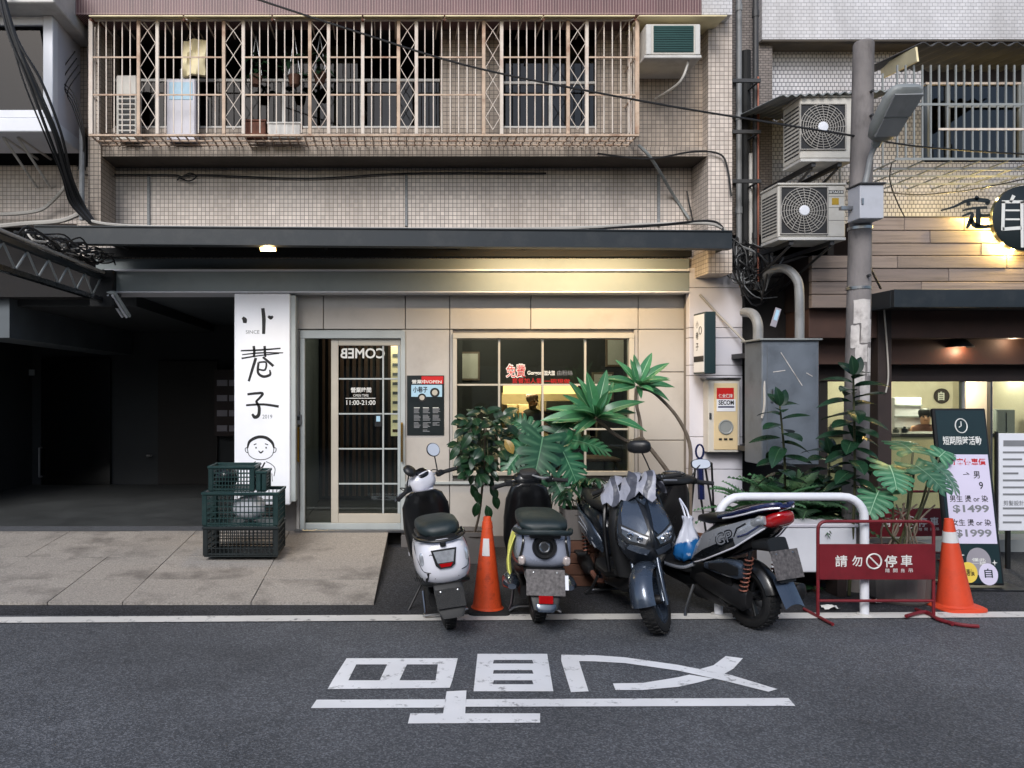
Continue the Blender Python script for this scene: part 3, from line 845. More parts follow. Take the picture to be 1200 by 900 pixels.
# kitchen hatch wall at 11.2 with an opening, lit kitchen behind
KD = 11.2
kx0, kx1 = W(588, 0, KD).x, W(700, 0, KD).x
kz0, kz1 = W(0, 512, KD).z, W(0, 460, KD).z
gbox('hatch_wall', 'interior', (SX0, KD, .18), (kx0, KD + .1, 2.9)); gbox('hatch_wall', 'interior', (kx1, KD, .18), (SX1, KD + .1, 2.9))
gbox('hatch_wall', 'interior', (kx0, KD, .18), (kx1, KD + .1, kz0)); gbox('hatch_wall', 'interior', (kx0, KD, kz1), (kx1, KD + .1, 2.9))
gbox('kitchen_wall', 'warm_wall', (kx0 - .3, 12.8, .18), (kx1 + .3, 12.9, 2.9))
gbox('hatch_light_box', 'e_strip', (kx0 + .02, KD - .06, kz1 - .02), (kx1 - .3, KD - .002, kz1 + .1))
for x in (594, 608): fbox('kitchen_cupboard', M['warm_wall'], B, x, x + 12, 474, 504, 12.0, 12.6)
fbox('extractor_hood', M['steel'], B, 640, 672, 470, 482, 12.2, 12.7)
fbox('kitchen_shelf', M['brown'], B, 592, 688, 484.5, 486, 12.45, 12.75); fbox('kitchen_worktop', M['steel'], B, 589, 690, 503, 506, 11.45, 11.62)
for k in range(11):
    p = W(596.7 + k * 8.3, 484.45, 12.56); hh = .055 + .028 * (k % 2)
    obj('kitchen_bowl', MB().lathe([(0, 0), (.022, 0), (.036, hh * .6), (.04, hh), (.034, hh), (.02, .012)], Matrix.Translation(p), 12), M[('white', 'brown', 'lamp_grey')[k % 3]], None, label='small bowl on the shelf of the lit kitchen behind the hatch', cat='bowl', group='bowls on the kitchen shelf')
for k in range(6):
    p = W(595 + k * 15, 502.95, 11.53); hh = .08 + .025 * (k % 3)
    obj('counter_jar', MB().lathe([(0, 0), (.036, 0), (.038, hh * .7), (.026, hh * .85), (.028, hh), (0, hh)], Matrix.Translation(p), 12), M[('pot_brown', 'ink', 'white')[k % 3]], None, label='small jar on the kitchen hatch worktop', cat='jar', group='jars on the kitchen worktop')
kl = bpy.data.lights.new('kitchen_lamp', 'POINT'); kl.energy = 46; kl.color = (1, .72, .42); kl.shadow_soft_size = .15
ko = bpy.data.objects.new('kitchen_lamp', kl); COL.objects.link(ko); ko.parent = B; ko.location = Vector(((kx0 + kx1) / 2 - .2, 11.8, kz1 + .25)) - OFF[B]
for x_, y_, e_ in ((.1, 9.9, 20), (1.3, 10.2, 24), (2.6, 10.0, 20)):
    l = bpy.data.lights.new('ceiling_light', 'POINT'); l.energy = e_; l.color = (1, .86, .68); l.shadow_soft_size = .08
    lo = bpy.data.objects.new('ceiling_light', l); COL.objects.link(lo); lo.parent = B; lo.location = Vector((x_, y_, 2.7)) - OFF[B]
# wooden slats on the inner wall seen through the door
for i in range(26):
    x = SX0 + .05 + i * .085
    if x > .95: break
    piece('wall_slat', M['interior_wood'], B, (x, 10.95, .25), (x + (.05 if i % 2 else .035), 11.0, 2.75))
gbox('slat_backing', 'interior', (SX0, 11.005, .2), (1.0, 11.06, 2.8))
# ceiling spots
for px, py, D in ((625, 409, 11.0), (566, 420, 10.0), (597, 414, 10.4), (692, 425, 11.0)):
    p = W(px, py, D); zc = 2.9; D2 = (zc - H) * F / (CY - py); p = W(px, py, D2) if D2 < 12.5 else W(px, py, 10.8)
    zz = min(p.z, 2.9)
    mb = MB().lathe([(.0, 0), (.05, 0), (.055, .02), (.055, .06)], Matrix.Translation((p.x, p.y, 2.84)), 12)
    obj('ceiling_spot', mb, M['e_spot'], B)
gbox('lit_menu_panel', 'e_menu', (W(458, 0, 10.2).x, 10.2, 1.15), (W(472, 0, 10.2).x, 10.24, 2.35))
for k in range(9): piece('menu_row', M['rust'] if k == 0 else M['ink_grey'], B, (W(460, 0, 10.2).x, 10.19, 1.2 + k * .125), (W(468, 0, 10.2).x, 10.199, 1.24 + k * .125))
for x_, z_, w_ in ((.95, 1.9, 'towards the sliding door'), (2.9, 1.6, 'beside the kitchen hatch'), (3.1, 2.1, 'close to the inner corner')):
    t = thing('wall_picture', 'framed picture on the dark eatery wall ' + w_, 'picture', (x_, KD - .03, z_), 'pictures inside the eatery')
    piece('frame', M['slat_pale'], t, (x_, KD - .03, z_), (x_ + .32, KD - .002, z_ + .42), .004); piece('print', M['frame_beige'], t, (x_ + .03, KD - .034, z_ + .03), (x_ + .29, KD - .0305, z_ + .39))
# tables inside near the window
def stool_table(x, y, where):
    t = thing('dining_table', 'dark dining table behind the shop window, the one ' + where, 'table', (x, y, .18), 'tables inside the eatery')
    piece('tabletop', M['interior_wood'], t, (x - .35, y - .3, .88), (x + .35, y + .3, .92), .01)
    for sx in (-1, 1):
        for sy in (-1, 1): piece('leg', M['black'], t, (x + sx * .3 - .02, y + sy * .25 - .02, .18), (x + sx * .3 + .02, y + sy * .25 + .02, .88))
stool_table(1.35, 9.6, 'towards the sliding door'); stool_table(2.45, 9.7, 'towards the white pillar')

# ---------------- front window with twelve panes
wx = [534, 585, 636, 686, 739]; wy = [397, 451, 503, 552]
win = fbox('window', M['frame_beige'], B, 530.6, 743.4, 390.5, 396.5, FD - .035, FD + .05)
fbox('frame', M['frame_beige'], win, 530.6, 743.4, 552.5, 557.5, FD - .04, FD + .05)
fbox('frame', M['frame_beige'], win, 530.6, 535.5, 396.6, 552.4, FD - .035, FD + .05)
fbox('frame', M['frame_beige'], win, 737.5, 743.4, 396.6, 552.4, FD - .035, FD + .05)
for x in wx[1:-1]: fbox('muntin', M['frame_beige'], win, x - 1.2, x + 1.2, 396.6, 552.4, FD + .005, FD + .04, .002)
for y in wy[1:-1]:
    for a_, b_ in zip(wx[:-1], wx[1:]):
        fbox('muntin', M['frame_beige'], win, a_ + 1.25, b_ - 1.25, y - 1.1, y + 1.1, FD + .007, FD + .038, .002)
for j in range(3):
    for i in range(4):
        fbox('pane', M['glass'], win, wx[i] + 1.3, wx[i + 1] - 1.3, wy[j] + 1.2, wy[j + 1] - 1.2, FD + .02, FD + .025, 0)
# lettering on the glass
ptext('window_lettering', '免費', M['letter_white'], win, 592.5, 616.5, 426, 443, FD + .0175, .05)
ptext('window_lettering', '免費', M['red'], win, 593.5, 615.5, 427.5, 442, FD + .0165, .0)
ptext('window_lettering', 'Gorgon', M['letter_white'], win, 618, 635, 434.5, 440.5, FD + .0175, .02)
ptext('window_lettering', '加大加', M['letter_white'], win, 637.5, 650, 434, 440, FD + .0175, .02)
ptext('window_lettering', '由粉絲', M['ink_grey'], win, 653, 671, 434, 440, FD + .0175, .0)
ptext('window_lettering', '套餐加人氣', M['red'], win, 600, 635, 443, 449.3, FD + .0165, .0)
ptext('window_lettering', '一碗現做', M['red'], win, 637.5, 668, 444, 449.3, FD + .0165, .0)
# ---------------- sliding door
door = fbox('door', M['frame_beige'], B, 388, 396.5, 397, 613, FD + .012, FD + .055)
fbox('door_rail', M['frame_beige'], door, 396.6, 469.4, 397, 405, FD + .012, FD + .055)
fbox('door_rail', M['frame_beige'], door, 396.6, 469.4, 602, 613, FD + .012, FD + .055)
fbox('door_stile', M['frame_grey'], door, 466, 469.4, 405.1, 601.9, FD + .012, FD + .055)
dy = [405.2, 444, 485, 526, 567, 601.8]
fbox('muntin', M['frame_grey'], door, 448, 450, 405.2, 601.8, FD + .02, FD + .05, .002)
for y in dy[1:-1]:
    fbox('muntin', M['frame_grey'], door, 396.7, 447.8, y - .9, y + .9, FD + .022, FD + .048, .002); fbox('muntin', M['frame_grey'], door, 450.2, 465.9, y - .9, y + .9, FD + .022, FD + .048, .002)
for y0, y1 in zip(dy[:-1], dy[1:]):
    fbox('pane', M['glass'], door, 396.7, 447.8, y0 + 1, y1 - 1, FD + .033, FD + .037, 0); fbox('pane', M['glass'], door, 450.2, 465.9, y0 + 1, y1 - 1, FD + .033, FD + .037, 0)
ptext('door_lettering', 'COMEB', M['letter_white'], door, 399, 451, 408, 420, FD + .03, .02, mirror=True)
ptext('door_lettering', '營業時間', M['letter_white'], door, 411, 435, 454, 460, FD + .03, .02)
ptext('door_lettering', 'OPEN TIME', M['letter_white'], door, 414, 432, 462, 465, FD + .03)
fbox('door_lettering', M['letter_white'], door, 405, 440, 466.3, 467.1, FD + .029, FD + .031, 0)
ptext('door_lettering', '11:00-21:00', M['letter_white'], door, 406, 440, 469, 474.5, FD + .03, .01)
fbox('door_sensor', M['black'], door, 439, 447.5, 485.5, 500, FD + .0, FD + .0325, .003)
fbox('sensor_screen', M['menu_blue'], door, 441, 445.5, 487.5, 494, FD - .002, FD - .0002, 0)
df = fbox('door_frame', M['frame_grey'], B, 351.6, 470.6, 387, 396.5, FD - .03, FD + .06)
fbox('jamb', M['frame_grey'], df, 351.6, 357, 396.6, 621, FD - .03, FD + .06); fbox('jamb', M['frame_grey'], df, 469.6, 475, 387, 621, FD - .032, FD + .06)
fbox('threshold', M['steel'], df, 345, 480, 621.2, 624.5, FD - .06, FD + .1)
fbox('track', M['frame_grey'], df, 357.1, 469.5, 613.3, 621, FD + .0, FD + .06)
fbox('side_pane', M['glass'], df, 357.2, 387.8, 396.7, 613, FD + .05, FD + .055, 0)
for x, y0, y1 in ((349.5, 501, 541), (471, 496, 541)):
    p = W(x, y0, FD - .085); q = W(x, y1, FD - .085); e = Vector((0, .055, 0))
    obj('door_pull', MB().tube(smoothpath([p + e, p + Vector((0, .01, -.01)), p + Vector((0, 0, -.04)), q + Vector((0, 0, .04)), q + Vector((0, .01, .01)), q + e], 3), .012, 8), M['brass'], df)
kp = fbox('keypad', M['steel'], df, 345.5, 353.3, 486, 498, FD - .06, FD - .031, .004)
fbox('keypad_screen', M['ink'], df, 347.3, 351.5, 488, 492.5, FD - .063, FD - .0605, 0)

# ---------------- the canopy
can = thing('street_canopy', 'dark slate metal canopy projecting over the eatery front', 'canopy', (0, 8.0, 3.2))
def slant(x0, x1, yl0, yr0, yl1, yr1, D0, D1):
    a_, b_, c_, d_ = W(x0, yl1, D0), W(x1, yr1, D0), W(x1, yr0, D0), W(x0, yl0, D0)
    v = [a_, b_, c_, d_]; v2 = [Vector((p.x, D1, p.z)) for p in v]
    return MB().add(v + v2, [[0, 1, 2, 3], [7, 6, 5, 4], [4, 5, 1, 0], [5, 6, 2, 1], [6, 7, 3, 2], [7, 4, 0, 3]])
obj('fascia', slant(40, 858, 265, 271, 284, 290, 7.6, 7.65), M['canopy'], can, smooth=0)
obj('fascia_lip', slant(39.5, 858.5, 283.9, 289.9, 285.2, 291.2, 7.585, 7.7), M['canopy'], can, smooth=0)
obj('fascia_lip', slant(39.5, 858.5, 263.8, 269.8, 265.1, 271.1, 7.585, 7.7), M['canopy'], can, smooth=0)
obj('roof_sheet', slant(40, 858, 270, 276, 273, 279, 7.651, 8.02), M['canopy'], can, smooth=0)
obj('roof_sheet', slant(106, 829, 270, 275, 273, 278, 8.021, 8.475), M['canopy'], can, smooth=0) if False else None
p = W(40, 283, 7.651); q = W(858, 288, 7.651)
CZ = p.z + .085
obj('ceiling_sheet', MB().box((p.x, 7.652, CZ - .01), (W(850, 0, 7.65).x, 8.03, CZ)), M['canopy_under'], can, smooth=0)
obj('ceiling_sheet', MB().box((W(120, 0, 8.0).x, 8.031, CZ - .01), (W(826, 0, 8.03).x, 8.455, CZ)), M['canopy_under'], can, smooth=0)
obj('wall_batten', MB().box((W(112, 0, 8.4).x, 8.38, 3.218), (W(826, 0, 8.03).x, 8.459, CZ - .011)), M['canopy_under'], can, smooth=0)
for x, s in ((40.3, 1), (857.7, -1)):
    a_ = W(x, 284 if s > 0 else 289, 7.66); b_ = W(x, 267 if s > 0 else 273, 7.66)
    obj('end_plate', MB().box((a_.x, 7.655, a_.z), (a_.x + s * .012, 8.02, b_.z)), M['canopy'], can, smooth=0)
for i in range(9):
    x = -2.9 + i * .72
    obj('rib', MB().box((x, 7.80, CZ - .04), (x + .035, 8.37, CZ - .0105)), M['canopy_under'], can, smooth=0)
# flood lamps under the canopy
def flood(px, py, D, label, aim, power, angle):
    p = W(px, py, D)
    t = thing('flood_lamp', label, 'lamp', (p.x, p.y, p.z))
    d = Vector(aim).normalized(); Mx = frame(p, d)
    obj('housing', MB().box((-.095, -.05, -.05), (.095, .05, .0), .01, Mx), M['black'], t)
    obj('lens', MB().box((-.08, -.035, .001), (.08, .035, .008), .002, Mx), M['e_flood'], t)
    top = Vector((p.x, p.y, CZ - .01))
    obj('bracket', MB().tube([top, p - d * .03], .012, 6), M['black'], t)
    l = bpy.data.lights.new('flood_light', 'SPOT'); l.energy = power; l.color = (1, .70, .30); l.spot_size = R(angle); l.spot_blend = .55; l.shadow_soft_size = .06
    lo = bpy.data.objects.new('flood_light', l); COL.objects.link(lo); lo.parent = t; lo.location = d * .03; lo.rotation_euler = d.to_track_quat('-Z', 'Y').to_euler()
    return t
flood(314, 291, 7.95, 'lit square floodlight under the dark canopy above the tall white sign', (.02, -.6, -.8), 26, 150)
sl0 = thing('strip_lamp', 'warm strip lamp tucked behind the canopy fascia washing the wall above the window', 'lamp', (2.0, 7.76, 3.25))
sx0, sx1 = W(575, 0, 7.75).x, W(795, 0, 7.75).x
obj('channel', MB().box((sx0, 7.70, 3.228), (sx1, 7.74, 3.285), .004), M['black'], sl0)
obj('diffuser', MB().box((sx0 + .01, 7.7405, 3.232), (sx1 - .01, 7.752, 3.28), .003), M['e_strip'], sl0)
l = bpy.data.lights.new('strip_light', 'AREA'); l.shape = 'RECTANGLE'; l.size = sx1 - sx0 - .02; l.size_y = .045; l.energy = 44; l.color = (1, .74, .42); l.spread = R(165)
lo = bpy.data.objects.new('strip_light', l); COL.objects.link(lo); lo.parent = sl0; lo.location = Vector(((sx0 + sx1) / 2, 7.756, 3.255)) - OFF[sl0]; lo.rotation_euler = Vector((0, .5, -.86)).to_track_quat('-Z', 'Z').to_euler()

# ================================================================== SIGNS AND FITTINGS ON THE SHOP FRONT
# tall white name board
sg = thing('name_sign', 'tall white name board with black brush characters beside the eatery door', 'sign', W(311, 592, 8.4))
SD = 8.38
fbox('board', M['sign_white'], sg, 274.5, 340, 344, 592, SD, SD + .2, .01)
fbox('side_frame', M['frame_grey'], sg, 340.3, 346.5, 346, 588, SD + .03, SD + .2, .006)
fbox('mount_rail', M['steel'], sg, 290, 308, 341.6, 343.8, SD + .02, SD + .2, .002)
ink = MB(); Z = SD - .0005
K = lambda pts: [(265 + x / 3.211, 340 + y / 3.211) for x, y in pts]
def B_(pts, ws):
    ink = MB(); pbrush(ink, K(pts), ws, Z); obj('brush_stroke', ink, M['ink'], sg, smooth=0, recalc=False)
B_([(138, 68), (142, 110), (141, 165)], [4, 4.5, 3.6]); B_([(62, 103), (70, 112), (70, 124)], [3, 5.5, 4]); B_([(158, 98), (168, 104), (176, 98)], [2.5, 4.5, 2])
B_([(55, 228), (130, 225), (205, 219)], [1.6, 2.2, 1.6]); B_([(60, 243), (130, 236), (215, 236)], [1.2, 1.8, 1.2]); B_([(58, 257), (120, 247), (200, 238)], [2, 1.6, 1.2])
B_([(104, 210), (106, 235), (104, 252)], [3, 3, 2.4]); B_([(145, 210), (146, 235), (148, 252)], [3, 3, 2.4])
B_([(112, 255), (98, 300), (85, 343)], [3.4, 3.2, 2.6]); B_([(138, 252), (160, 270), (178, 286)], [2.4, 3, 3.2])
B_([(122, 272), (150, 272), (146, 300), (122, 298)], [2, 2.2, 2.2, 2]); B_([(122, 272), (120, 310), (140, 325), (165, 318), (164, 300)], [2.6, 3, 3.2, 3, 1.6])
B_([(80, 392), (115, 388), (138, 390), (112, 420)], [2.6, 3, 3, 2.4]); B_([(75, 433), (140, 430), (198, 438)], [2.2, 2.6, 3]); B_([(112, 418), (124, 440), (122, 470), (108, 478), (98, 466)], [2.6, 3.4, 4, 4, 2.4])
ptext('small_lettering', 'SINCE', M['ink_grey'], sg, 288, 304, 387, 391, Z)
ptext('small_lettering', '2019', M['ink_grey'], sg, 307.5, 319, 486, 490.5, Z)
em = MB()
def E_(pts, ws): pbrush(em, K(pts), ws, Z)
E_([(80, 595), (88, 570), (110, 556), (132, 552), (155, 558), (174, 575), (180, 595)], [1.5, 3.2, 3.6, 3.4, 3.6, 3.2, 1.5])
E_([(80, 595), (86, 620), (105, 634), (130, 638), (155, 634), (174, 620), (180, 595)], [.8, .8, .8, .8, .8, .8, .8])
E_([(80, 592), (72, 596), (74, 608), (82, 612)], [.8, .8, .8, .8]); E_([(180, 592), (188, 596), (186, 608), (178, 612)], [.8, .8, .8, .8])
E_([(104, 582), (114, 578)], [1.1, 1.1]); E_([(146, 578), (158, 582)], [1.1, 1.1])
E_([(112, 590), (113, 596)], [1.6, 1.6]); E_([(150, 590), (151, 596)], [1.6, 1.6]); E_([(122, 604), (130, 612), (140, 604)], [1, 1.8, 1])
E_([(112, 650), (124, 668), (134, 668), (146, 648)], [1.6, 2, 2, 1.6]); E_([(112, 645), (98, 655), (92, 690)], [.8, .8, .8]); E_([(150, 645), (170, 655), (184, 672), (180, 700)], [.8, .8, .8, .8])
E_([(172, 690), (174, 720)], [.7, .7])
obj('line_emblem', em, M['ink'], sg, smooth=0, recalc=False)

# menu poster
mp = thing('menu_poster', 'dark menu poster with red open banner on the grey wall panel beside the door', 'poster', W(499, 510, FD))
D = FD - .012
fbox('board', M['menu_dark'], mp, 477, 520.5, 440, 510, D, FD - .001, .002)
fbox('red_banner', M['red'], mp, 494, 519.5, 441, 449.8, D - .002, D - .0003, 0)
ptext('lettering', '營業中/OPEN', M['letter_white'], mp, 482.5, 517.5, 445, 449.6, D - .003, .02)
fbox('photo_strip', M['menu_blue'], mp, 482, 518, 451, 465, D - .002, D - .0003, 0)
ptext('lettering', '小巷子', M['ink'], mp, 484, 501, 453, 460, D - .003, .02)
for cx_, cy_, r_ in ((509.5, 460, 5.6), (494.5, 466, 5)):
    Mx = FRONT(W(cx_, cy_, D - .0025)); s_ = D / F
    obj('bowl', MB().lathe([(0, .003), (r_ * s_ * .6, .003), (r_ * s_, .004), (r_ * s_, 0)], Mx, 16), M['ink'], mp)
    obj('bowl_food', MB().lathe([(0, .005), (r_ * s_ * .6, .0045)], Mx, 12), M['frame_beige'], mp)
for c_, rows in ((485, 17), (495.5, 20), (507, 15)):
    for k in range(rows):
        y = 477.5 + k * 1.45
        wd = random.uniform(5, 9.5) if k else 7
        if k % 6 == 5: continue
        fbox('menu_line', M['letter_white'] if k == 0 else M['ink_grey'], mp, c_, c_ + wd, y, y + .75, D - .0012, D - .0003, 0)

# small box sign standing out from the pillar
bs = thing('projecting_sign', 'small slanted white box sign with dark edge jutting from the white pillar', 'sign', W(833, 440, 8.1))
x0, x1 = W(826, 0, 8.0).x, W(839, 0, 8.0).x
zt, zb = W(0, 365, 8.0).z, W(0, 438, 8.0).z
obj('case', MB().box((x0, 8.0, zb), (x1, 8.3, zt), .006), M['sign_green'], bs)
obj('face', MB().box((x0 - .004, 8.015, zb + .02), (x0 - .0005, 8.285, zt - .02)), M['white'], bs, smooth=0)
LFT = Matrix(((0, 0, -1, x0 - .004), (-1, 0, 0, 8.285), (0, 1, 0, zb), (0, 0, 0, 1)))
obj('lettering', text_mb('小', LFT @ Matrix.Translation((.06, .49, 0)), .07, .08, .001, .02), M['ink'], bs, smooth=0, recalc=False)
obj('lettering', text_mb('巷', LFT @ Matrix.Translation((.06, .37, 0)), .07, .08, .001, .02), M['ink'], bs, smooth=0, recalc=False)
obj('lettering', text_mb('子', LFT @ Matrix.Translation((.06, .25, 0)), .07, .08, .001, .02), M['ink'], bs, smooth=0, recalc=False)
obj('emblem', MB().tube([LFT @ Vector((.18 + .035 * math.cos(t), .46 + .04 * math.sin(t), .001)) for t in [k * math.pi / 8 for k in range(17)]], .004, 5), M['ink'], bs)
obj('label_strip', MB().box((x0 - .006, 8.02, zb + .13), (x0 - .0045, 8.28, zb + .19)), M['ink'], bs, smooth=0)
for zz in (zb + .08, zt - .15): obj('bracket', MB().tube([(x0 + .05, 8.29, zz), (x0 + .05, 8.4, zz)], .012, 6), M['black'], bs)

# cream meter box with red sticker
mbx = thing('meter_box', 'cream metal box with red and white stickers and round dial on the white pillar', 'box', W(848, 530, 8.3))
fbox('case', M['ac'], mbx, 830, 867, 445, 530, 8.26, 8.399, .006)
fbox('hood', M['steel'], mbx, 827.5, 868.5, 442.5, 444.8, 8.24, 8.399, .002)
dl = fbox('front_door', M['warm_wall'], mbx, 837, 864.5, 449, 527, 8.25, 8.2595, .002)
fbox('hinge', M['steel'], mbx, 831.5, 834, 484, 491, 8.25, 8.2598, 0)
fbox('red_sticker', M['red'], dl, 840, 860, 454.5, 467.5, 8.246, 8.2495, 0)
ptext('lettering', '保全連線', M['letter_white'], dl, 842, 858.5, 461.5, 466, 8.245, .02)
fbox('white_sticker', M['white'], dl, 840, 862, 467.8, 482, 8.246, 8.2495, 0)
ptext('lettering', 'SECOM', M['ink'], dl, 842, 860, 469, 474.5, 8.245, .03)
fbox('blue_line', M['sc_navy'], dl, 841.5, 860.5, 476, 477.8, 8.2455, 8.2459, 0)
Mx = FRONT(W(850.5, 500.5, 8.25)); s_ = 8.25 / F
obj('dial', MB().lathe([(0, .006), (6.5 * s_, .006), (7.5 * s_, .012), (8.6 * s_, .01), (8.8 * s_, 0)], Mx, 24), M['lamp_grey'], mbx)
for k in range(3): fbox('print_line', M['ink'], dl, 842.5 + k * 6, 846 + k * 6.4, 513.5, 516, 8.2465, 8.2495, 0)

# ================================================================== WINDOW CAGE
CD = 7.8
cage = thing('window_cage', 'wide rusty cream burglar cage with diamond ornaments in front of the upper windows', 'window cage', W(425, 157, CD))
pairs = [(162, 184), (262, 285), (363, 385), (467, 488), (567, 588), (666, 688)]
posts = [106, 747, 425] + [x for pr in pairs for x in pr]
ct, cb_ = 24, 157
for i, x in enumerate(posts):
    w_ = 2.0 if x not in (106, 747) else 2.4
    fbox('post', M['cage_rust'] if i % 2 else M['cage'], cage, x - w_, x + w_, ct, cb_, CD, CD + .03, .003)
xs = sorted(posts)
def barrun(x0, x1, n):
    for k in range(1, n):
        x = x0 + (x1 - x0) * k / n
        p = W(x, ct + 1, CD + .015); q = W(x, cb_ - 1, CD + .015)
        key = ('bar',)
        o = piece('bar', M['cage'], cage, (p.x - .005, CD + .009, q.z), (p.x + .005, CD + .019, p.z))
        o.rotation_euler = (random.uniform(-.004, .004), random.uniform(-.0025, .0025), 0)
for a_, b_ in zip(xs[:-1], xs[1:]):
    if (a_, b_) in pairs:
        lz = MB(); n = 4; ya, yb = 36, 152
        xm, hw = (a_ + b_) / 2, (b_ - a_) / 2 - 2
        for k in range(n):
            y0 = ya + (yb - ya) * k / n; y1 = ya + (yb - ya) * (k + 1) / n; ym = (y0 + y1) / 2
            for s in (-1, 1):
                lz.tube([W(xm, y0, CD + .014), W(xm + s * hw, ym, CD + .014), W(xm, y1, CD + .014)], .0045, 5)
        lz.tube([W(xm - hw, ct + 2, CD + .014), W(xm, ya, CD + .014), W(xm + hw, ct + 2, CD + .014)], .0055, 5)
        obj('diamond_ornament', lz, M['cage'], cage)
    else:
        barrun(a_, b_, max(2, round((b_ - a_) / 9.8)))
        for y in (67, 111): fbox('rail', M['cage_rust'], cage, a_ + 2.1, b_ - 2.1, y - .9, y + .9, CD + .004, CD + .0085, 0)
fbox('top_rail', M['cage'], cage, 103.5, 749.5, ct - 2, ct - .1, CD, CD + .03)
fbox('bottom_rail', M['cage_rust'], cage, 103.5, 749.5, cb_ + .1, cb_ + 2.6, CD, CD + .03)
zb = W(0, cb_ + 1.5, CD).z; zt = W(0, ct, CD).z
xl, xr_ = W(106, 0, CD).x, W(747, 0, CD).x
n = 64
for k in range(n + 1):
    x = xl + (xr_ - xl) * k / n
    piece('floor_bar', M['cage_rust'], cage, (x - .006, CD + .031, zb - .006), (x + .006, UP - .002, zb + .006))
for d in (CD + .14, CD + .27): piece('floor_rail', M['cage_rust'], cage, (xl, d - .01, zb - .02), (xr_, d + .01, zb - .0065))
for x in (xl, xr_):
    for k in range(1, 4):
        d = CD + .03 + (UP - CD - .03) * k / 4
        piece('side_bar', M['cage'], cage, (x - .007, d - .007, zb + .007), (x + .007, d + .007, zt - .01))
    for z in (zb + .42, zb + .8): piece('side_rail', M['cage_rust'], cage, (x - .012, CD + .031, z), (x - .0075, UP - .002, z + .018))
for k in range(26):
    x = xl + (xr_ - xl) * (k + .5) / 26
    piece('roof_bar', M['cage'], cage, (x - .006, CD + .031, zt - .012), (x + .006, UP - .002, zt))
# plastic weather sheet over the cage
ws = thing('weather_sheet', 'yellowed plastic weather sheet above the burglar cage', 'awning', W(425, 25, 7.9))
for x0_, x1_ in ((104, 214), (216, 318), (320, 424), (426, 520), (522, 636), (638, 744), (749, 852)):
    a_, b_ = W(x0_, 19, 7.72), W(x1_, 19, 7.72); zz = 5.66 if x0_ < 745 else 5.55
    d1 = UP - .003
    mbq = MB().add([a_, b_, (b_.x, d1, zz), (a_.x, d1, zz)] + [a_ + Vector((0, 0, .01)), b_ + Vector((0, 0, .01)), Vector((b_.x, d1, zz + .01)), Vector((a_.x, d1, zz + .01))],
                   [[3, 2, 1, 0], [4, 5, 6, 7], [0, 1, 5, 4], [1, 2, 6, 5], [2, 3, 7, 6], [3, 0, 4, 7]])
    obj('sheet_panel', mbq, M['yellow_sheet'], ws, smooth=0)
for x in (106, 215, 319, 425, 521, 637, 745):
    a_ = W(x, 20.5, 7.73); obj('bracket', MB().tube([a_ - Vector((0, 0, .02)), (a_.x, UP - .01, 5.615)], .014, 5), M['rust'], ws)

# things kept behind the bars (standing on the cage floor or the sill)
def cage_item(name, label, cat, x0, x1, y0, y1, D0, D1, m, c=.01):
    mb = MB(); p = W(x0, y1, D0); q = W(x1, y0, D0); mb.box((p.x, D0, p.z), (q.x, D1, q.z), c)
    return obj(name, mb, M[m], None, label=label, cat=cat)
cf = W(0, 155.3, CD).y
def on_floor(px0, px1, ytop, D0, D1):
    z0 = zb + .0065; D0 = D0
    return Vector((W(px0, 0, D0).x, D0, z0)), Vector((W(px1, 0, D0).x, D1, W(0, ytop, D0).z))
t = thing('water_heater', 'white gas water heater box behind the burglar bars', 'water heater', W(212, 150, 8.0))
a_, b_ = on_floor(195, 229, 92, 7.98, 8.14)
obj('case', MB().box(a_, b_, .012), M['panel_white'], t)
obj('cap', MB().box((a_.x + .03, 7.975, b_.z - .22), (b_.x - .03, 7.9795, b_.z - .04), 0), M['menu_blue'], t, smooth=0)
obj('flue', MB().tube([((a_.x + b_.x) / 2, 8.06, b_.z), ((a_.x + b_.x) / 2, 8.06, b_.z + .12)], .04, 12), M['steel'], t)
t = thing('old_condenser', 'weathered grey air conditioner with louvres in the corner of the burglar cage', 'air conditioner', W(150, 150, 8.0))
a_, b_ = on_floor(136, 160, 88, 7.97, 8.15)
obj('case', MB().box(a_, b_, .01), M['ac'], t)
for k in range(8):
    z = a_.z + .06 + k * .055
    obj('louvre', MB().box((a_.x + .03, 7.96, z), (b_.x - .02, 7.9695, z + .03)), M['ac_dark'], t, smooth=0)
# hanging bag
bgm = MB(); rows = []
for i in range(7):
    y = 45 + (86 - 45) * i / 6; row = []
    for j in range(6):
        x = 215 + 27 * j / 5 - i * .5 + (1.5 if i > 4 else 0)
        row.append(W(x, y + (4 if j < 2 else -2 + j) * .8, 7.98 + .03 * math.sin(j * 1.9 + i)))
    rows.append(row)
bgm.grid(rows); back = [[v + Vector((0, .05, 0)) for v in r] for r in rows]; bgm.grid(back)
bgm.grid([rows[0], back[0]]); bgm.grid([rows[-1], back[-1]]); bgm.grid([[r[0] for r in rows], [r[0] for r in back]]); bgm.grid([[r[-1] for r in rows], [r[-1] for r in back]])
t = thing('hanging_bag', 'beige cloth bag hung from the top bars of the burglar cage', 'bag', W(228, 86, 8.0))
obj('sack', bgm, M['yellow_sheet'], t, smooth=60)
obj('strap', MB().tube(smoothpath([W(219, 47, 8.0), W(224, 36, 8.0), W(229, 26, 7.98), W(233, 36, 8.0), W(238, 45, 8.0)], 4), .006, 5), M['bark'], t)
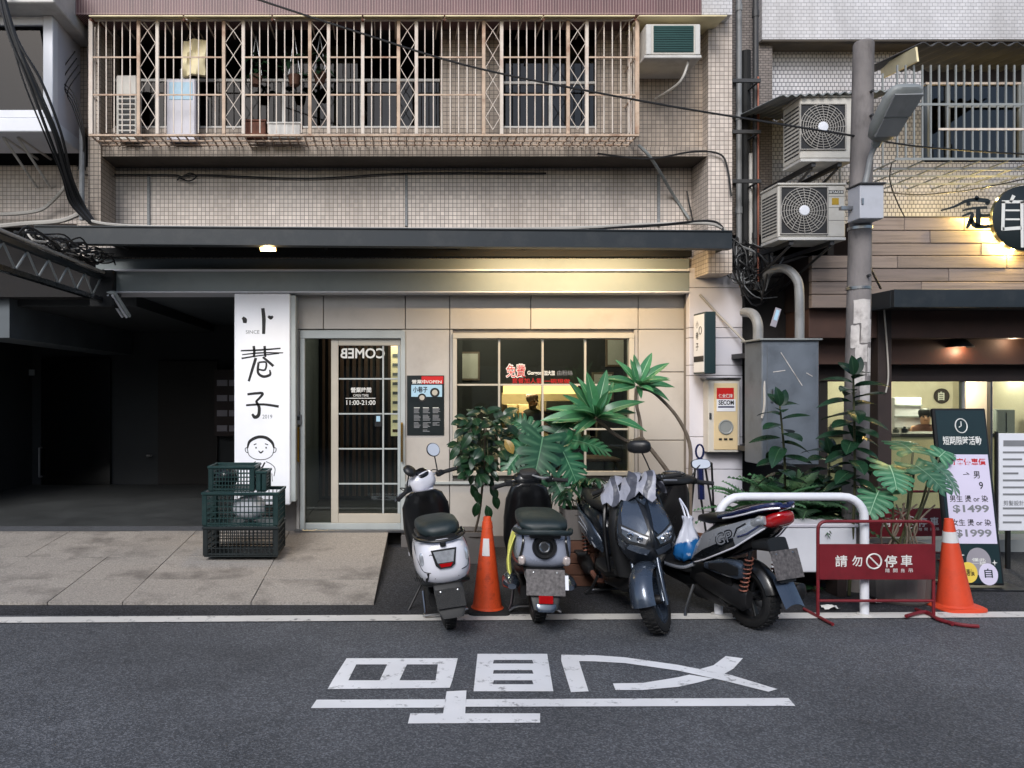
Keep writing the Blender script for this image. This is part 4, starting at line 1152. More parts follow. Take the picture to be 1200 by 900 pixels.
# planter boxes on the cage floor
def trough(x0, x1, y0, m, label, D0=7.9):
    a_, b_ = on_floor(x0, x1, y0, D0, D0 + .16)
    mb = MB().box(a_, (b_.x, b_.y, b_.z - .015), .008).box((a_.x - .01, a_.y - .01, b_.z - .02), (b_.x + .01, b_.y + .01, b_.z), .004)
    return obj('planter_trough', mb, M[m], None, label=label, cat='planter'), a_, b_
trough(314, 352, 143, 'white_dirty', 'cream plastic planter trough on the floor of the burglar cage')
trough(287, 311, 140, 'rust', 'red brown planter trough on the floor of the burglar cage')

# window air conditioner right of the cage
wa = thing('window_conditioner', 'window air conditioner with dark green rear grille jutting out beside the burglar cage', 'air conditioner', W(787, 80, 7.9))
AD = 7.7
fbox('case', M['ac'], wa, 757, 821, 28, 64, AD, UP - .001, .008)
fbox('base_tray', M['white_dirty'], wa, 755, 822.5, 64.2, 68, AD - .02, UP - .001, .006)
fbox('grille', M['grille_green'], wa, 766, 813, 30, 61, AD - .006, AD - .0005, .002)
for k in range(11): fbox('fin', M['grille_green'], wa, 766.5, 812.5, 31.5 + k * 2.7, 32.4 + k * 2.7, AD - .012, AD - .0065, 0)
for x in (760.5, 818): fbox('side_rail', M['white_dirty'], wa, x - 3, x + 2.5, 28.5, 63.5, AD - .014, AD - .0005, .003)

# ================================================================== LEFT NEIGHBOUR
LB = thing('bay_building', 'neighbouring building with a white enclosed bay window above mosaic tiles', 'building', (-4.5, 8.5, 2.6))
fbox('tile_band', M['tile'], LB, -200, 89.6, 194, 262, 8.5, 8.9, 0)
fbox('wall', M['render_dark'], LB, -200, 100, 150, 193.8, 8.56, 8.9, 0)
fbox('wall', M['tile_up'], LB, -200, 102, -80, 150, 8.3, 8.9, 0)
BYD = 7.6
zb_, zt_ = W(0, 152, BYD).z, W(0, 18, BYD).z
xb1, xb0 = W(62, 0, BYD).x, -8.0
bay = obj('bay_floor', MB().box((xb0, BYD, zb_ - .02), (xb1, 8.3, zb_ + .12), .01), M['white'], LB)
obj('bay_roof', MB().box((xb0, BYD - .25, zt_), (xb1 + .12, 8.3, zt_ + .5), .01), M['white_dirty'], LB)
obj('bay_post', MB().box((xb1 - .1, BYD + .002, zb_ + .121), (xb1 - .002, BYD + .12, zt_ - .001), .006), M['white'], LB)
obj('bay_side', MB().box((xb1 - .05, BYD + .121, zb_ + .121), (xb1 - .012, 8.299, zt_ - .001)), M['panel_white'], LB, smooth=0)
obj('window_frame', MB().box((xb0, BYD + .01, zt_ - .09), (xb1 - .101, BYD + .09, zt_ - .002), .004), M['white'], LB)
obj('window_frame', MB().box((xb0, BYD + .01, zb_ + .122), (xb1 - .101, BYD + .09, zb_ + .2), .004), M['white'], LB)
obj('pane', MB().box((xb0, BYD + .04, zb_ + .2), (xb1 - .101, BYD + .046, zt_ - .09)), M['glass_up'], LB, smooth=0)
obj('bay_back', MB().box((xb0, 8.24, zb_ + .121), (xb1 - .06, 8.29, zt_)), M['interior'], LB, smooth=0)
# soft bags and boxes stored in the bay
def sack(c, r, m, label):
    mb = MB()
    rings = []
    for i in range(9):
        t_ = math.pi * (i + .3) / 8.6
        rings.append([Vector(c) + Vector((math.cos(a_) * r[0] * math.sin(t_) * (1 + .12 * math.sin(3 * a_ + i)), math.sin(a_) * r[1] * math.sin(t_), -math.cos(t_) * r[2])) for a_ in [2 * math.pi * k / 14 for k in range(14)]])
    mb.loft(rings)
    return obj('stored_bag', mb, M[m], None, smooth=60, label=label, cat='bag')
sack(W(18, 125, 7.95) + Vector((0, 0, .02)), (.26, .18, .17), 'ink_grey', 'grey bag stored low behind the bay window pane')
sack(W(40, 100, 8.0), (.2, .14, .45), 'grey_mid', 'tall pale bag stored beside the post of the bay window')
for x in (4, 21):
    a_ = W(x, 158, 7.75); b_ = W(x, 204, 7.75); c_ = Vector((a_.x, 8.55, b_.z))
    br_ = obj('bay_bracket', MB().tube([(a_.x, 8.5, a_.z - .02), a_ + Vector((0, 0, -.02))], .014, 6).tube([a_ + Vector((0, 0, -.03)), (a_.x, 8.48, b_.z + .06)], .014, 6), M['white_dirty'], LB)
# dark recess below the tile band, above the lattice beam
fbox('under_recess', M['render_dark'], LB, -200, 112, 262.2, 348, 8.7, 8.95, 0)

# lattice beam running out to the street with a heap of cables on it
lb = thing('lattice_beam', 'dark blue lattice beam running out from the gate corner under tangled cables', 'lattice beam', (-3.15, 7.2, 2.75))
X_, y0_, y1_ = -3.16, 5.4, 8.3
for z in (2.74, 2.98):
    obj('chord', MB().box((X_ - .03, y0_, z - .025), (X_ + .03, y1_, z + .025), .004), M['canopy'] if z > 2.8 else M['sc_blue_dark'], lb)
for k in range(14):
    ya = y0_ + (y1_ - y0_) * k / 14; yb = y0_ + (y1_ - y0_) * (k + 1) / 14
    obj('web_bar', MB().tube([(X_, ya, 2.765 if k % 2 else 2.955), (X_, yb, 2.955 if k % 2 else 2.765)], .011, 6), M['lamp_grey'], lb)
obj('edge_pipe', MB().tube([(X_ + .04, 5.4, 3.03), (X_ + .04, 8.3, 3.03)], .016, 8), M['cable_white'], lb)
obj('end_block', MB().box((X_ - .12, 8.31, 2.66), (X_ + .14, 8.5, 3.06), .01), M['black_matte'], lb)
hp = thing('cable_heap', 'heap of tangled black cables lying on the lattice beam', 'cables', (X_, 7.5, 3.04))
for k in range(26):
    c = Vector((X_ + random.uniform(-.1, .16), random.uniform(6.8, 8.2), 3.06)); pts = []
    a0 = random.uniform(0, 6.28); rr = random.uniform(.08, .22)
    for j in range(9):
        a_ = a0 + j * .75
        pts.append(c + Vector((rr * .7 * math.cos(a_), rr * 1.6 * math.sin(a_), .02 + random.uniform(0, .1))))
    obj('loop', MB().tube(smoothpath(pts, 3), random.choice((.006, .008, .011)), 5), M['cable'] if k % 5 else M['cable_white'], hp)
# tube lamp by the gate
tl = thing('gate_lamp', 'unlit tube lamp fixture hanging at the top corner of the dark gate', 'lamp', W(138, 362, 8.5))
Mx = frame(W(138, 358, 8.45), (-.25, -.55, -.8), (0, .6, .8)) 
obj('tray', MB().box((-.2, -.06, -.04), (.2, .06, -.002), .008, Mx), M['frame_grey'], tl)
for s in (-1, 1): obj('tube', MB().tube([Mx @ Vector((-.18, s * .028, .012)), Mx @ Vector((.18, s * .028, .012))], .012, 8), M['white'], tl)
obj('hanger', MB().tube([Mx @ Vector((0, 0, -.04)), (Mx.translation.x, 8.55, 2.84)], .012, 6), M['steel'], tl)

# ================================================================== GAP BETWEEN THE BUILDINGS
GAP = thing('gap_wall', 'grey brown tiled side wall in the narrow gap behind the drain pipes', 'wall', W(876, 300, 8.5))
fbox('tile_face', M['tile_gap'], GAP, 858.5, 905, -60, 275, 8.5, 8.8, 0)
fbox('lower_face', M['render_dark'], GAP, 858.5, 970, 275.2, 660, 8.62, 8.69, 0)
fbox('lower_face', M['render_dark'], GAP, 906, 1016, 262.2, 300, 8.62, 8.69, 0)
def vpipe(name, px, y0, y1, D, r, m, label, group=None, bends=None):
    mb = MB(); a_, b_ = W(px, y0, D), W(px, y1, D)
    mb.tube([a_, b_] if not bends else smoothpath([a_] + [W(*q) for q in bends] + [b_], 4), r, 10)
    if name == 'drain_pipe':
        for f_ in (.2, .55, .85):
            c_ = a_.lerp(b_, f_); mb.tube([c_, c_ + Vector((0, 0, .07))], r * 1.25, 10)
    return obj(name, mb, M[m], None, label=label, cat='pipe', group=group)
vpipe('drain_pipe', 866, -60, 305, 8.35, .028, 'pipe_grey', 'pale grey drain pipe running up the gap next to the cream tiled column')
vpipe('drain_pipe', 885.5, -60, 340, 8.3, .03, 'pipe_dark', 'black drain pipe running up the gap beside the white tiled building')
vpipe('conduit', 874, 60, 330, 8.42, .05, 'black_matte', 'thick black cable duct standing in the gap between the drain pipes')
vpipe('conduit', 880, 180, 300, 8.36, .022, 'white_dirty', 'short off white conduit in the gap beside the black drain pipe')
vpipe('conduit', 888.5, 90, 330, 8.24, .012, 'copper', 'thin reddish conduit running beside the black drain pipe')
rk = thing('cable_rack', 'dark angle iron cable rack fixed between the drain pipes', 'rack', W(874, 230, 8.3))
for y in (92, 152, 210):
    for D in (8.1, 8.44): fbox('rung', M['pipe_dark'], rk, 858.8, 892, y, y + 4, D, D + .03, 0)
    for x in (859.5, 891): a_ = W(x, y + 2, 8.1); obj('side_arm', MB().tube([a_ + Vector((0, .031, 0)), (a_.x, 8.439, a_.z)], .012, 5), M['pipe_dark'], rk)
# tangled cables under the gap
ht = thing('cable_tangle', 'dense tangle of black cables bursting from the gap above the white pillar', 'cables', W(880, 320, 8.2))
for k in range(30):
    x0_ = random.uniform(855, 882); y0_ = random.uniform(276, 305)
    mid = (x0_ + random.uniform(-14, 26), y0_ + random.uniform(6, 40)); end = (random.uniform(868, 920), random.uniform(290, 350))
    pts = [W(x0_, y0_, 8.3), W(mid[0], mid[1], random.uniform(8.05, 8.3)), W((mid[0] + end[0]) / 2 + random.uniform(-8, 8), max(mid[1], end[1]) + random.uniform(-4, 14), 8.2), W(end[0], end[1], 8.4)]
    obj('loop', MB().tube(smoothpath(pts, 5), random.choice((.006, .009, .013)), 5), M['cable'] if k % 4 else M['pipe_grey'], ht)

# ================================================================== RIGHT BUILDING
RB = thing('white_building', 'white tiled building with barred upper window and wood fronted salon below', 'building', (6, 8.6, 0))
RD = 8.7
fbox('roof_beam', M['tile_white'], RB, 893, 1500, -60, 46, 8.42, 8.7, 0)
p = W(893, 46, 8.42); piece('beam_soffit', M['soffit'], RB, (p.x + .002, 8.425, p.z - .02), (11, 8.69, p.z - .0015))
fbox('upper_wall', M['tile_dots'], RB, 893, 1080, 20, 262, RD, RD + .2, 0)
fbox('upper_wall', M['tile_dots'], RB, 1080, 1500, 190, 262, RD, RD + .2, 0)
fbox('window_wall', M['brown_dark'], RB, 1080, 1500, 20, 190, RD + .3, RD + .4, 0)
# barred window with sash, curtain
sw = fbox('window', M['cage'], RB, 1085, 1300, 96, 99, RD + .1, RD + .16)
for x in (1089, 1112, 1196): fbox('mullion', M['lamp_grey'], sw, x - 2, x + 2, 99.1, 186, RD + .1, RD + .16)
fbox('mullion', M['lamp_grey'], sw, 1110, 1196, 122, 126, RD + .09, RD + .099)
for a_, b_ in ((1091, 1110), (1114, 1194)): fbox('pane', M['glass_up'], sw, a_, b_, 100, 185, RD + .13, RD + .135, 0)
fbox('curtain', M['sc_blue_dark'], sw, 1116, 1145, 102, 184, RD + .2, RD + .22); fbox('curtain', M['cloth_pale'], sw, 1152, 1172, 126, 184, RD + .2, RD + .22)
# planks of the fascia
for i, (y0, y1) in enumerate(((255, 270), (270, 285), (285, 299.5), (299.5, 314.5), (314.5, 330), (330, 345))):
    cuts = {0: [1015, 1060, 1130, 1320], 1: [1015, 1090, 1230, 1320], 2: [1012, 1150, 1320], 3: [951, 1052, 1180, 1320], 4: [951, 1018, 1112, 1320], 5: [951, 1080, 1320]}[i]
    for a_, b_ in zip(cuts[:-1], cuts[1:]):
        fbox('plank', M['plank'], RB, a_ + .3, b_ - .3, y0 + .4, y1 - .4, 8.0 + random.uniform(-.006, .006), 8.06, .004)
for y0, y1 in ((345, 361),): fbox('plank', M['plank'], RB, 951.3, 1016, y0 + .4, y1 - .4, 8.0, 8.06, .004)
fbox('plank_backing', M['brown_dark'], RB, 951, 1320, 299, 361, 8.062, 8.7, 0); fbox('plank_backing', M['brown_dark'], RB, 1013, 1320, 254, 298.9, 8.062, 8.699, 0)
# salon front: soffit, lintel, posts, glazing
fbox('lintel', M['brown'], RB, 948, 1320, 361.3, 396, 8.14, 8.7)
fbox('lintel_board', M['brown'], RB, 953, 1320, 396.3, 427, 8.4, 8.7)
pst = fbox('post', M['brown_dark'], RB, 1029, 1045, 361, 628, 8.12, 8.3)
fbox('transom', M['brown_dark'], RB, 950, 1320, 427.3, 447, 8.6, 8.75)
SF = .14
piece('salon_floor', M['lamp_grey'], RB, (4.55, 8.3, .008), (9, 12.4, SF))
piece('salon_wall', M['salon_wall'], RB, (4.3, 12.2, 0), (9, 12.3, 3.2)); piece('salon_ceiling', M['brown_dark'], RB, (4.5, 8.76, 2.75), (9, 12.3, 2.85))
piece('salon_wall', M['salon_wall'], RB, (4.45, 8.76, SF), (4.55, 12.3, 2.75)); piece('salon_wall', M['salon_wall'], RB, (8.9, 8.76, SF), (9, 12.3, 2.75))
piece('salon_wall', M['salon_wall'], RB, (W(1132, 0, 9.6).x, 9.6, SF), (W(1158, 0, 9.6).x, 9.7, 2.75))
gz = fbox('glazing_frame', M['lamp_grey'], RB, 1128, 1131, 445, 640, 8.62, 8.68)
fbox('glazing_bar', M['steel'], gz, 1161, 1163.5, 447, 640, 8.62, 8.68)
fbox('pane', M['glass'], gz, 1045.5, 1127.8, 447, 640, 8.64, 8.646, 0); fbox('pane', M['glass'], gz, 965, 1028, 447, 640, 8.64, 8.646, 0)
fbox('pane', M['glass'], gz, 1164, 1300, 447, 640, 8.64, 8.646, 0)
fbox('glazing_rail', M['brown_dark'], gz, 948, 1127.8, 596, 600, 8.62, 8.68)
# tubes and salon lights
for a_, b_, y, D in ((1046, 1084, 429, 9.2), (952, 986, 434, 9.4), (1168, 1210, 443, 10)):
    p_, q_ = W(a_, y, D), W(b_, y, D)
    obj('tube_light', MB().tube([p_, q_], .018, 8), M['e_tube'], RB)
for x, y, D, e in ((1085, 448, 10.8, 55), (1145, 450, 9.3, 16), (1190, 440, 11, 50), (985, 440, 10.5, 18)):
    l = bpy.data.lights.new('salon_light', 'POINT'); l.energy = e; l.color = (1, .87, .66); l.shadow_soft_size = .12
    lo = bpy.data.objects.new('salon_light', l); COL.objects.link(lo); lo.parent = RB; lo.location = W(x, y, D) - OFF[RB]
# pendants
for x, y, D, n_ in ((1125, 407, 8.35, 'beside the dark post'), (1187, 395, 8.3, 'over the price list')):
    p_ = W(x, y, D)
    t = thing('pendant_lamp', 'black shaded pendant lamp under the salon canopy, hanging ' + n_, 'lamp', p_)
    obj('lamp_shade', MB().lathe([(.025, .1), (.05, .095), (.125, .015), (.13, 0), (.12, 0), (.045, .08)], Matrix.Translation(p_), 20), M['black'], t)
    obj('diffuser', MB().lathe([(0, .012), (.115, .012)], Matrix.Translation(p_), 20), M['e_strip'], t)
    obj('cord', MB().tube([p_ + Vector((0, 0, .1)), (p_.x, p_.y, W(0, 361, 8.14).z + .01)], .006, 6), M['black'], t)
    l = bpy.data.lights.new('pendant_light', 'POINT'); l.energy = 2; l.color = (1, .8, .55); l.shadow_soft_size = .05
    lo = bpy.data.objects.new('pendant_light', l); COL.objects.link(lo); lo.parent = t; lo.location = (0, 0, -.04)
# counter and cabinet inside the salon
ctr = thing('salon_counter', 'white reception counter with dark top behind the salon glass', 'counter', (6.8, 9.8, SF))
p_, q_ = W(960, 508, 9.8), W(1170, 508, 9.8)
obj('front', MB().box((p_.x, 9.8, SF), (q_.x, 10.3, p_.z - .04), .01), M['warm_wall'], ctr)
obj('top', MB().box((p_.x - .02, 9.77, p_.z - .04), (q_.x + .02, 10.34, p_.z), .005), M['brown_dark'], ctr)
cbn = thing('glass_cabinet', 'pale cabinet with bottles standing against the salon back wall', 'cabinet', (7.1, 10.9, SF))
p_, q_ = W(1048, 505, 10.9), W(1080, 466, 10.9)
obj('case', MB().box((p_.x, 10.9, SF), (q_.x, 11.3, q_.z), .01), M['panel_white'], cbn)
for k in range(3): obj('shelf_edge', MB().box((p_.x, 10.88, q_.z - .12 - k * .16), (q_.x, 10.899, q_.z - .1 - k * .16)), M['lamp_grey'], cbn, smooth=0)
cab2 = thing('salon_trolley', 'grey metal cabinet inside the salon doorway', 'cabinet', (8, 10.5, SF))
p_, q_ = W(1168, 500, 10.5), W(1190, 480, 10.5)
obj('case', MB().box((p_.x, 10.5, SF), (q_.x, 10.9, q_.z), .01), M['lamp_grey'], cab2)
obj('door_line', MB().box(((p_.x + q_.x) / 2 - .004, 10.49, SF + .05), ((p_.x + q_.x) / 2 + .004, 10.499, q_.z - .04)), M['ink'], cab2, smooth=0)
for k, (x, h_) in enumerate(((974, 10), (1010, 22), (1016, 26), (1022, 20), (1050, 6), (1060, 7), (1110, 8))):
    p_ = W(x, 507.8, 10.0); hh = h_ * 10 / F
    obj('salon_bottle', MB().lathe([(.0, 0), (.035, 0), (.035, hh * .65), (.015, hh * .78), (.015, hh), (0, hh)], Matrix.Translation((p_.x, 10.0, W(0, 508, 9.8).z + .001)), 12), M['ink'] if k % 3 else M['lamp_grey'], None, label='small dark bottle on the salon counter', cat='bottle', group='bottles on the salon counter')
# round wall emblem inside
em2 = thing('wall_emblem', 'small round dark emblem plate lit on the salon inner wall', 'sign', W(1103, 470, 12.1))
Mx = FRONT(W(1103, 464, 12.19)); obj('disc', MB().lathe([(0, .03), (.11, .03), (.12, .02), (.12, 0)], Mx, 24), M['brown_dark'], em2)
obj('lettering', text_mb('自', FRONT(W(1103, 464, 12.158) + Vector((-.05, 0, -.07))), .1, .14, .001, .03), M['letter_white'], em2, smooth=0, recalc=False)

# salon canopy
sc_ = thing('salon_canopy', 'black metal canopy above the salon entrance under the wood planks', 'canopy', W(1120, 360, 7.8))
p_, q_ = W(1048, 360, 7.6), W(1330, 339, 7.6)
obj('fascia', MB().box((p_.x, 7.6, p_.z), (q_.x, 7.66, q_.z), .004), M['canopy'], sc_)
obj('side_fascia', MB().box((p_.x, 7.661, p_.z), (p_.x + .05, 7.99, q_.z), .004), M['canopy'], sc_)
obj('ceiling_sheet', MB().box((p_.x + .051, 7.661, p_.z + .02), (q_.x, 8.13, p_.z + .05)), M['brown_dark'], sc_, smooth=0)
obj('roof_sheet', MB().box((p_.x + .051, 7.661, q_.z - .02), (q_.x, 7.99, q_.z - .002)), M['canopy'], sc_, smooth=0)
# backlit round salon sign with a character standing beside it
ss = thing('round_sign', 'round dark sign with white character and warm backlight on the wood planks', 'sign', W(1197, 300, 7.9))
s_ = 7.92 / F; Mx = FRONT(W(1197, 257, 7.92))
obj('disc', MB().lathe([(0, .05), (36 * s_, .05), (38 * s_, .045), (38 * s_, 0), (36 * s_, -.005)], Mx, 48), M['menu_dark'], ss)
b_ = W(1172.5, 290, 7.868)
Zs = 7.865; wch = MB()
for pts, ws_ in (([(1176, 236), (1175, 270)], [4, 4]), ([(1174, 236.5), (1200, 236.5)], [3.4, 3.4]), ([(1188, 229), (1184, 237)], [4.5, 3]), ([(1197.5, 236), (1198, 290)], [4, 3.5]), ([(1178, 246.5), (1195, 246.5)], [2, 2]), ([(1178, 257), (1195, 257)], [2, 2]), ([(1175, 268.5), (1197, 267)], [4, 4]), ([(1199, 237), (1218, 236), (1218, 280)], [4, 4, 4])):
    pbrush(wch, pts, ws_, Zs)
obj('lettering', wch, M['letter_white'], ss, smooth=0, recalc=False)
Zs = 7.92; dch = MB()
KK = lambda pts: [(1090 + x / 8.573, 205 + y / 8.573) for x, y in pts]
for pts, ws_ in (([(105, 358), (240, 320), (390, 255), (575, 262), (560, 300)], [1.4, 1.8, 3, 4, 2.6]), ([(480, 215), (455, 250)], [4, 3.4]), ([(380, 268), (385, 310)], [3, 4]), ([(325, 358), (430, 335), (575, 328)], [1.5, 2.2, 2.6]),
                 ([(482, 340), (482, 430), (480, 520)], [4, 4.6, 4.6]), ([(320, 415), (420, 385), (400, 470), (365, 540)], [1.4, 2.6, 4.2, 2]), ([(415, 440), (440, 500), (500, 520), (600, 517)], [3.4, 4.4, 4, 2.6]), ([(500, 405), (560, 408), (635, 390)], [3, 2.6, 1.4])):
    pbrush(dch, KK(pts), [w * 1.35 for w in ws_], Zs)
chv = obj('standing_character', dch, M['menu_dark'], ss, smooth=0, recalc=False)
for x, y in ((1146, 245),): obj('standoff', MB().tube([W(x, y, 7.922), W(x, y, 7.993)], .008, 6), M['black'], ss)
for x, y, e in ((1156, 262, 5), (1161, 276, 5), (1171, 290, 5), (1185, 297, 5), (1160, 246, 5), (1166, 232, 5), (1146, 246, 4), (1140, 258, 3), (1128, 250, 2)):
    l = bpy.data.lights.new('halo_light', 'POINT'); l.energy = e; l.color = (1, .70, .22); l.shadow_soft_size = .02
    lo = bpy.data.objects.new('halo_light', l); COL.objects.link(lo); lo.parent = ss; lo.location = W(x, y, 7.955) - OFF[ss]

# ================================================================== AIR CONDITIONERS ON BRACKETS
def fan_grille(t, cx_, cy_, r_, D, square=None):
    """rings and spokes over a dark fan well"""
    s_ = D / F; c = W(cx_, cy_, D); Mx = FRONT(c)
    hw = (square if square else r_) * s_
    obj('fan_well', MB().box((c.x - hw, D - .003, c.z - hw), (c.x + hw, D - .0003, c.z + hw)), M['ac_dark'], t, smooth=0)
    g_ = MB()
    for k in range(1, 9):
        rr = r_ * s_ * (k + 1) / 9
        g_.tube([Mx @ Vector((rr * math.cos(a_), rr * math.sin(a_), .01)) for a_ in [2 * math.pi * j / 28 for j in range(28)]], .0042, 4, closed=True)
    for j in range(20):
        a_ = 2 * math.pi * j / 20
        g_.tube([Mx @ Vector((r_ * s_ * .2 * math.cos(a_), r_ * s_ * .2 * math.sin(a_), .012)), Mx @ Vector((r_ * s_ * 1.02 * math.cos(a_ + .35), r_ * s_ * 1.02 * math.sin(a_ + .35), .008))], .0036, 4)
    o = obj('fan_grille', g_, M['ac_grille'], t)
    obj('hub', MB().lathe([(0, .022), (r_ * s_ * .2, .02), (r_ * s_ * .24, .01)], Mx, 20), M['white'], t)
    fr = MB()
    for a_, b_ in (((-1, -1), (1, -1)), ((-1, 1), (1, 1)), ((-1, -1), (-1, 1)), ((1, -1), (1, 1))):
        fr.tube([Mx @ Vector((a_[0] * hw, a_[1] * hw, .008)), Mx @ Vector((b_[0] * hw, b_[1] * hw, .008))], .007, 5)
    obj('grille_frame', fr, M['ac_grille'], t)
def condenser(label, x0, x1, y0, y1, D0, dep, fan, sq):
    a_, b_ = W(x0, y1, D0), W(x1, y0, D0)
    t = thing('air_conditioner', label, 'air conditioner', a_, 'condenser units on the white building')
    obj('case', MB().box((a_.x, D0, a_.z), (b_.x, D0 + dep, b_.z), .012), M['ac'], t)
    obj('top_lid', MB().box((a_.x - .006, D0 - .008, b_.z + .0005), (b_.x + .006, D0 + dep, b_.z + .022), .006), M['ac'], t)
    obj('base_rail', MB().box((a_.x, D0 - .006, a_.z - .03), (b_.x, D0 + dep, a_.z - .0005), .004), M['white_dirty'], t)
    fan_grille(t, *fan, D0 - .0005, sq)
    n_ = 13
    for k in range(n_):
        z = a_.z + .05 + (b_.z - a_.z - .1) * k / n_
        for j in range(4):
            yy = D0 + .03 + (dep - .06) * j / 4
            obj('side_slot', MB().box((a_.x - .002, yy, z), (a_.x - .0003, yy + dep * .19, z + .016)), M['ac_dark'], t, smooth=0)
    for xx in (a_.x + .12, b_.x - .14):
        obj('bracket', MB().box((xx, D0 + .02, a_.z - .07), (xx + .04, RD - .002, a_.z - .031)).tube([(xx + .02, D0 + .06, a_.z - .08), (xx + .02, RD - .02, a_.z - .42)], .014, 5), M['pipe_dark'], t)
    return t
c1 = condenser('condenser unit under a small corrugated roof, the upper of two', 938, 1000, 114, 186, 7.5, .34, (964, 149, 26.5), 26.5)
c2 = condenser('condenser unit with a black maker plate, the lower of two', 912, 991, 217, 278, 7.55, .36, (942, 247, 27), 27.5)
D = 7.548
fbox('maker_plate', M['ink'], c2, 970, 988.5, 223, 227, D, 7.5495, 0); ptext('lettering', 'HITACHI', M['letter_white'], c2, 971, 987.5, 223.6, 226.4, D - .0006, .03)
fbox('sticker', M['brass'], c2, 975, 983, 232, 240, D, 7.5495, 0)
for y in (230, 243, 258): fbox('panel_line', M['ac_dark'], c2, 969, 991, y, y + .35, D + .0005, 7.5495, 0)
fbox('panel_line', M['ac_dark'], c2, 968.6, 969, 217.5, 277.5, D + .0005, 7.5495, 0)
# corrugated roof over the upper unit
def corrugated(name, label, P0, P1, depth_vec, pitch, amp, m, cat='awning'):
    mb = MB(); P0, P1 = Vector(P0), Vector(P1); L_ = (P1 - P0).length; n_ = int(L_ / pitch * 6); rows = [[], [], [], []]
    for i in range(n_ + 1):
        p_ = P0.lerp(P1, i / n_) + Vector((0, 0, amp * math.sin(i / 6 * 2 * math.pi)))
        d_ = Vector(depth_vec)
        rows[0].append(p_); rows[1].append(p_ + d_); rows[2].append(p_ + d_ + Vector((0, 0, .008))); rows[3].append(p_ + Vector((0, 0, .008)))
    mb.grid(rows); mb.grid([rows[3], rows[0]])
    return obj(name, mb, M[m], None, smooth=50, label=label, cat=cat)
corrugated('corrugated_roof', 'small weathered corrugated roof over the upper condenser unit', W(915, 113, 7.45), W(1050, 106, 7.45), (.0, 1.24, .18), .085, .012, 'lamp_grey')
corrugated('corrugated_roof', 'dark corrugated awning over the barred window of the white building', W(1078, 52, 7.5), W(1320, 52, 7.5), (0, .9, .12), .15, .02, 'pipe_dark')
mbq = MB(); a_, b_, c_, d_ = W(1075, 55, 7.52), W(1077, 72, 7.52), W(1036, 92, 8.3), W(1033, 78, 8.3)
mbq.add([a_, b_, c_, d_] + [v + Vector((-.02, 0, 0)) for v in (a_, b_, c_, d_)], [[0, 1, 2, 3], [7, 6, 5, 4], [0, 4, 5, 1], [1, 5, 6, 2], [2, 6, 7, 3], [3, 7, 4, 0]])
obj('awning_side', mbq, M['yellow_sheet'], None, smooth=0, label='yellowed side sheet closing the end of the dark corrugated awning', cat='awning')
# burglar cage of the right building
rc = thing('window_cage', 'grey burglar cage of thin upright bars on the white building', 'window cage', W(1120, 188, 7.6))
RCD = 7.6
for k in range(29):
    x = 1052 + k * 9.8
    fbox('bar', M['lamp_grey'], rc, x - .8, x + .8, 76, 186, RCD, RCD + .014, 0)
for y in (122, 186): fbox('rail', M['lamp_grey'], rc, 1049, 1330, y - 1.2, y + 1.6, RCD - .004, RCD - .0005, 0)
fbox('sash_rail', M['cage'], rc, 1100, 1200, 150, 152.5, RCD - .006, RCD - .0005, 0)
zz = W(0, 187, RCD).z
for k in range(10): x = W(1050, 0, RCD).x + k * .28; piece('floor_bar', M['lamp_grey'], rc, (x, RCD + .015, zz - .012), (x + .014, RD - .002, zz))
for d in (7.85, 8.1, 8.4): piece('floor_rail', M['lamp_grey'], rc, (W(1050, 0, RCD).x, d, zz - .03), (8.4, d + .02, zz - .0125))
for k in range(4):
    d = RCD + .2 + k * .25; x = W(1050, 0, RCD).x
    piece('side_bar', M['lamp_grey'], rc, (x - .007, d, zz), (x + .007, d + .014, W(0, 76, RCD).z))

# ================================================================== UTILITY POLE
def pole_pt(y): return W(1000 + (1012 - 1000) * (640 - y) / (640 - 55), y, 6.75)
up_ = thing('utility_pole', 'weathered concrete utility pole with torn poster scraps', 'utility pole', (pole_pt(640).x, 6.75, 0))
bt = pole_pt(640); bt.z = 0.0; tp = pole_pt(52); tp2 = pole_pt(-40)
axis = (tp - bt).normalized()
n_ = 12; pts = [bt.lerp(tp, k / n_) for k in range(n_ + 1)]
pm = MB().tube(pts, [.107 - .024 * k / n_ for k in range(n_ + 1)], 20)
obj('shaft', pm, M['concrete_pole'], up_)
obj('cap', MB().lathe([(.083, 0), (.072, .02), (0, .03)], Matrix.Translation(tp), 20), M['concrete_pole'], up_)
def rad(z): return .107 - .024 * (z / tp.z)
for y in (112, 140, 232, 325):
    z = pole_pt(y).z; c = pole_pt(y); r_ = rad(z)
    obj('step_bolt', MB().tube([c + Vector((.02, -r_ + .01, 0)), c + Vector((.02, -r_ - .035, .0))], .012, 6), M['pipe_dark'], up_)
def scrap(y0, y1, a0, a1, m='paper'):
    rows = []
    for i in range(6):
        y = y0 + (y1 - y0) * i / 5; c = pole_pt(y); r_ = rad(c.z) + .0035; row = []
        for j in range(7):
            a_ = a0 + (a1 - a0) * j / 6
            jit = random.uniform(-.006, .006) if i in (0, 5) or j in (0, 6) else 0
            row.append(c + Vector((math.sin(a_ + jit * 5) * r_, -math.cos(a_ + jit * 5) * r_, jit)))
        rows.append(row)
    obj('poster_scrap', MB().grid(rows), M[m], up_, smooth=60, recalc=False)
for q_ in ((352, 380, -.9, .6), (375, 402, -.3, .9), (382, 408, -1.1, -.4), (404, 425, -.7, .3), (408, 440, .35, 1.0), (428, 452, -.9, .1), (446, 470, -.3, .8)): scrap(*q_)
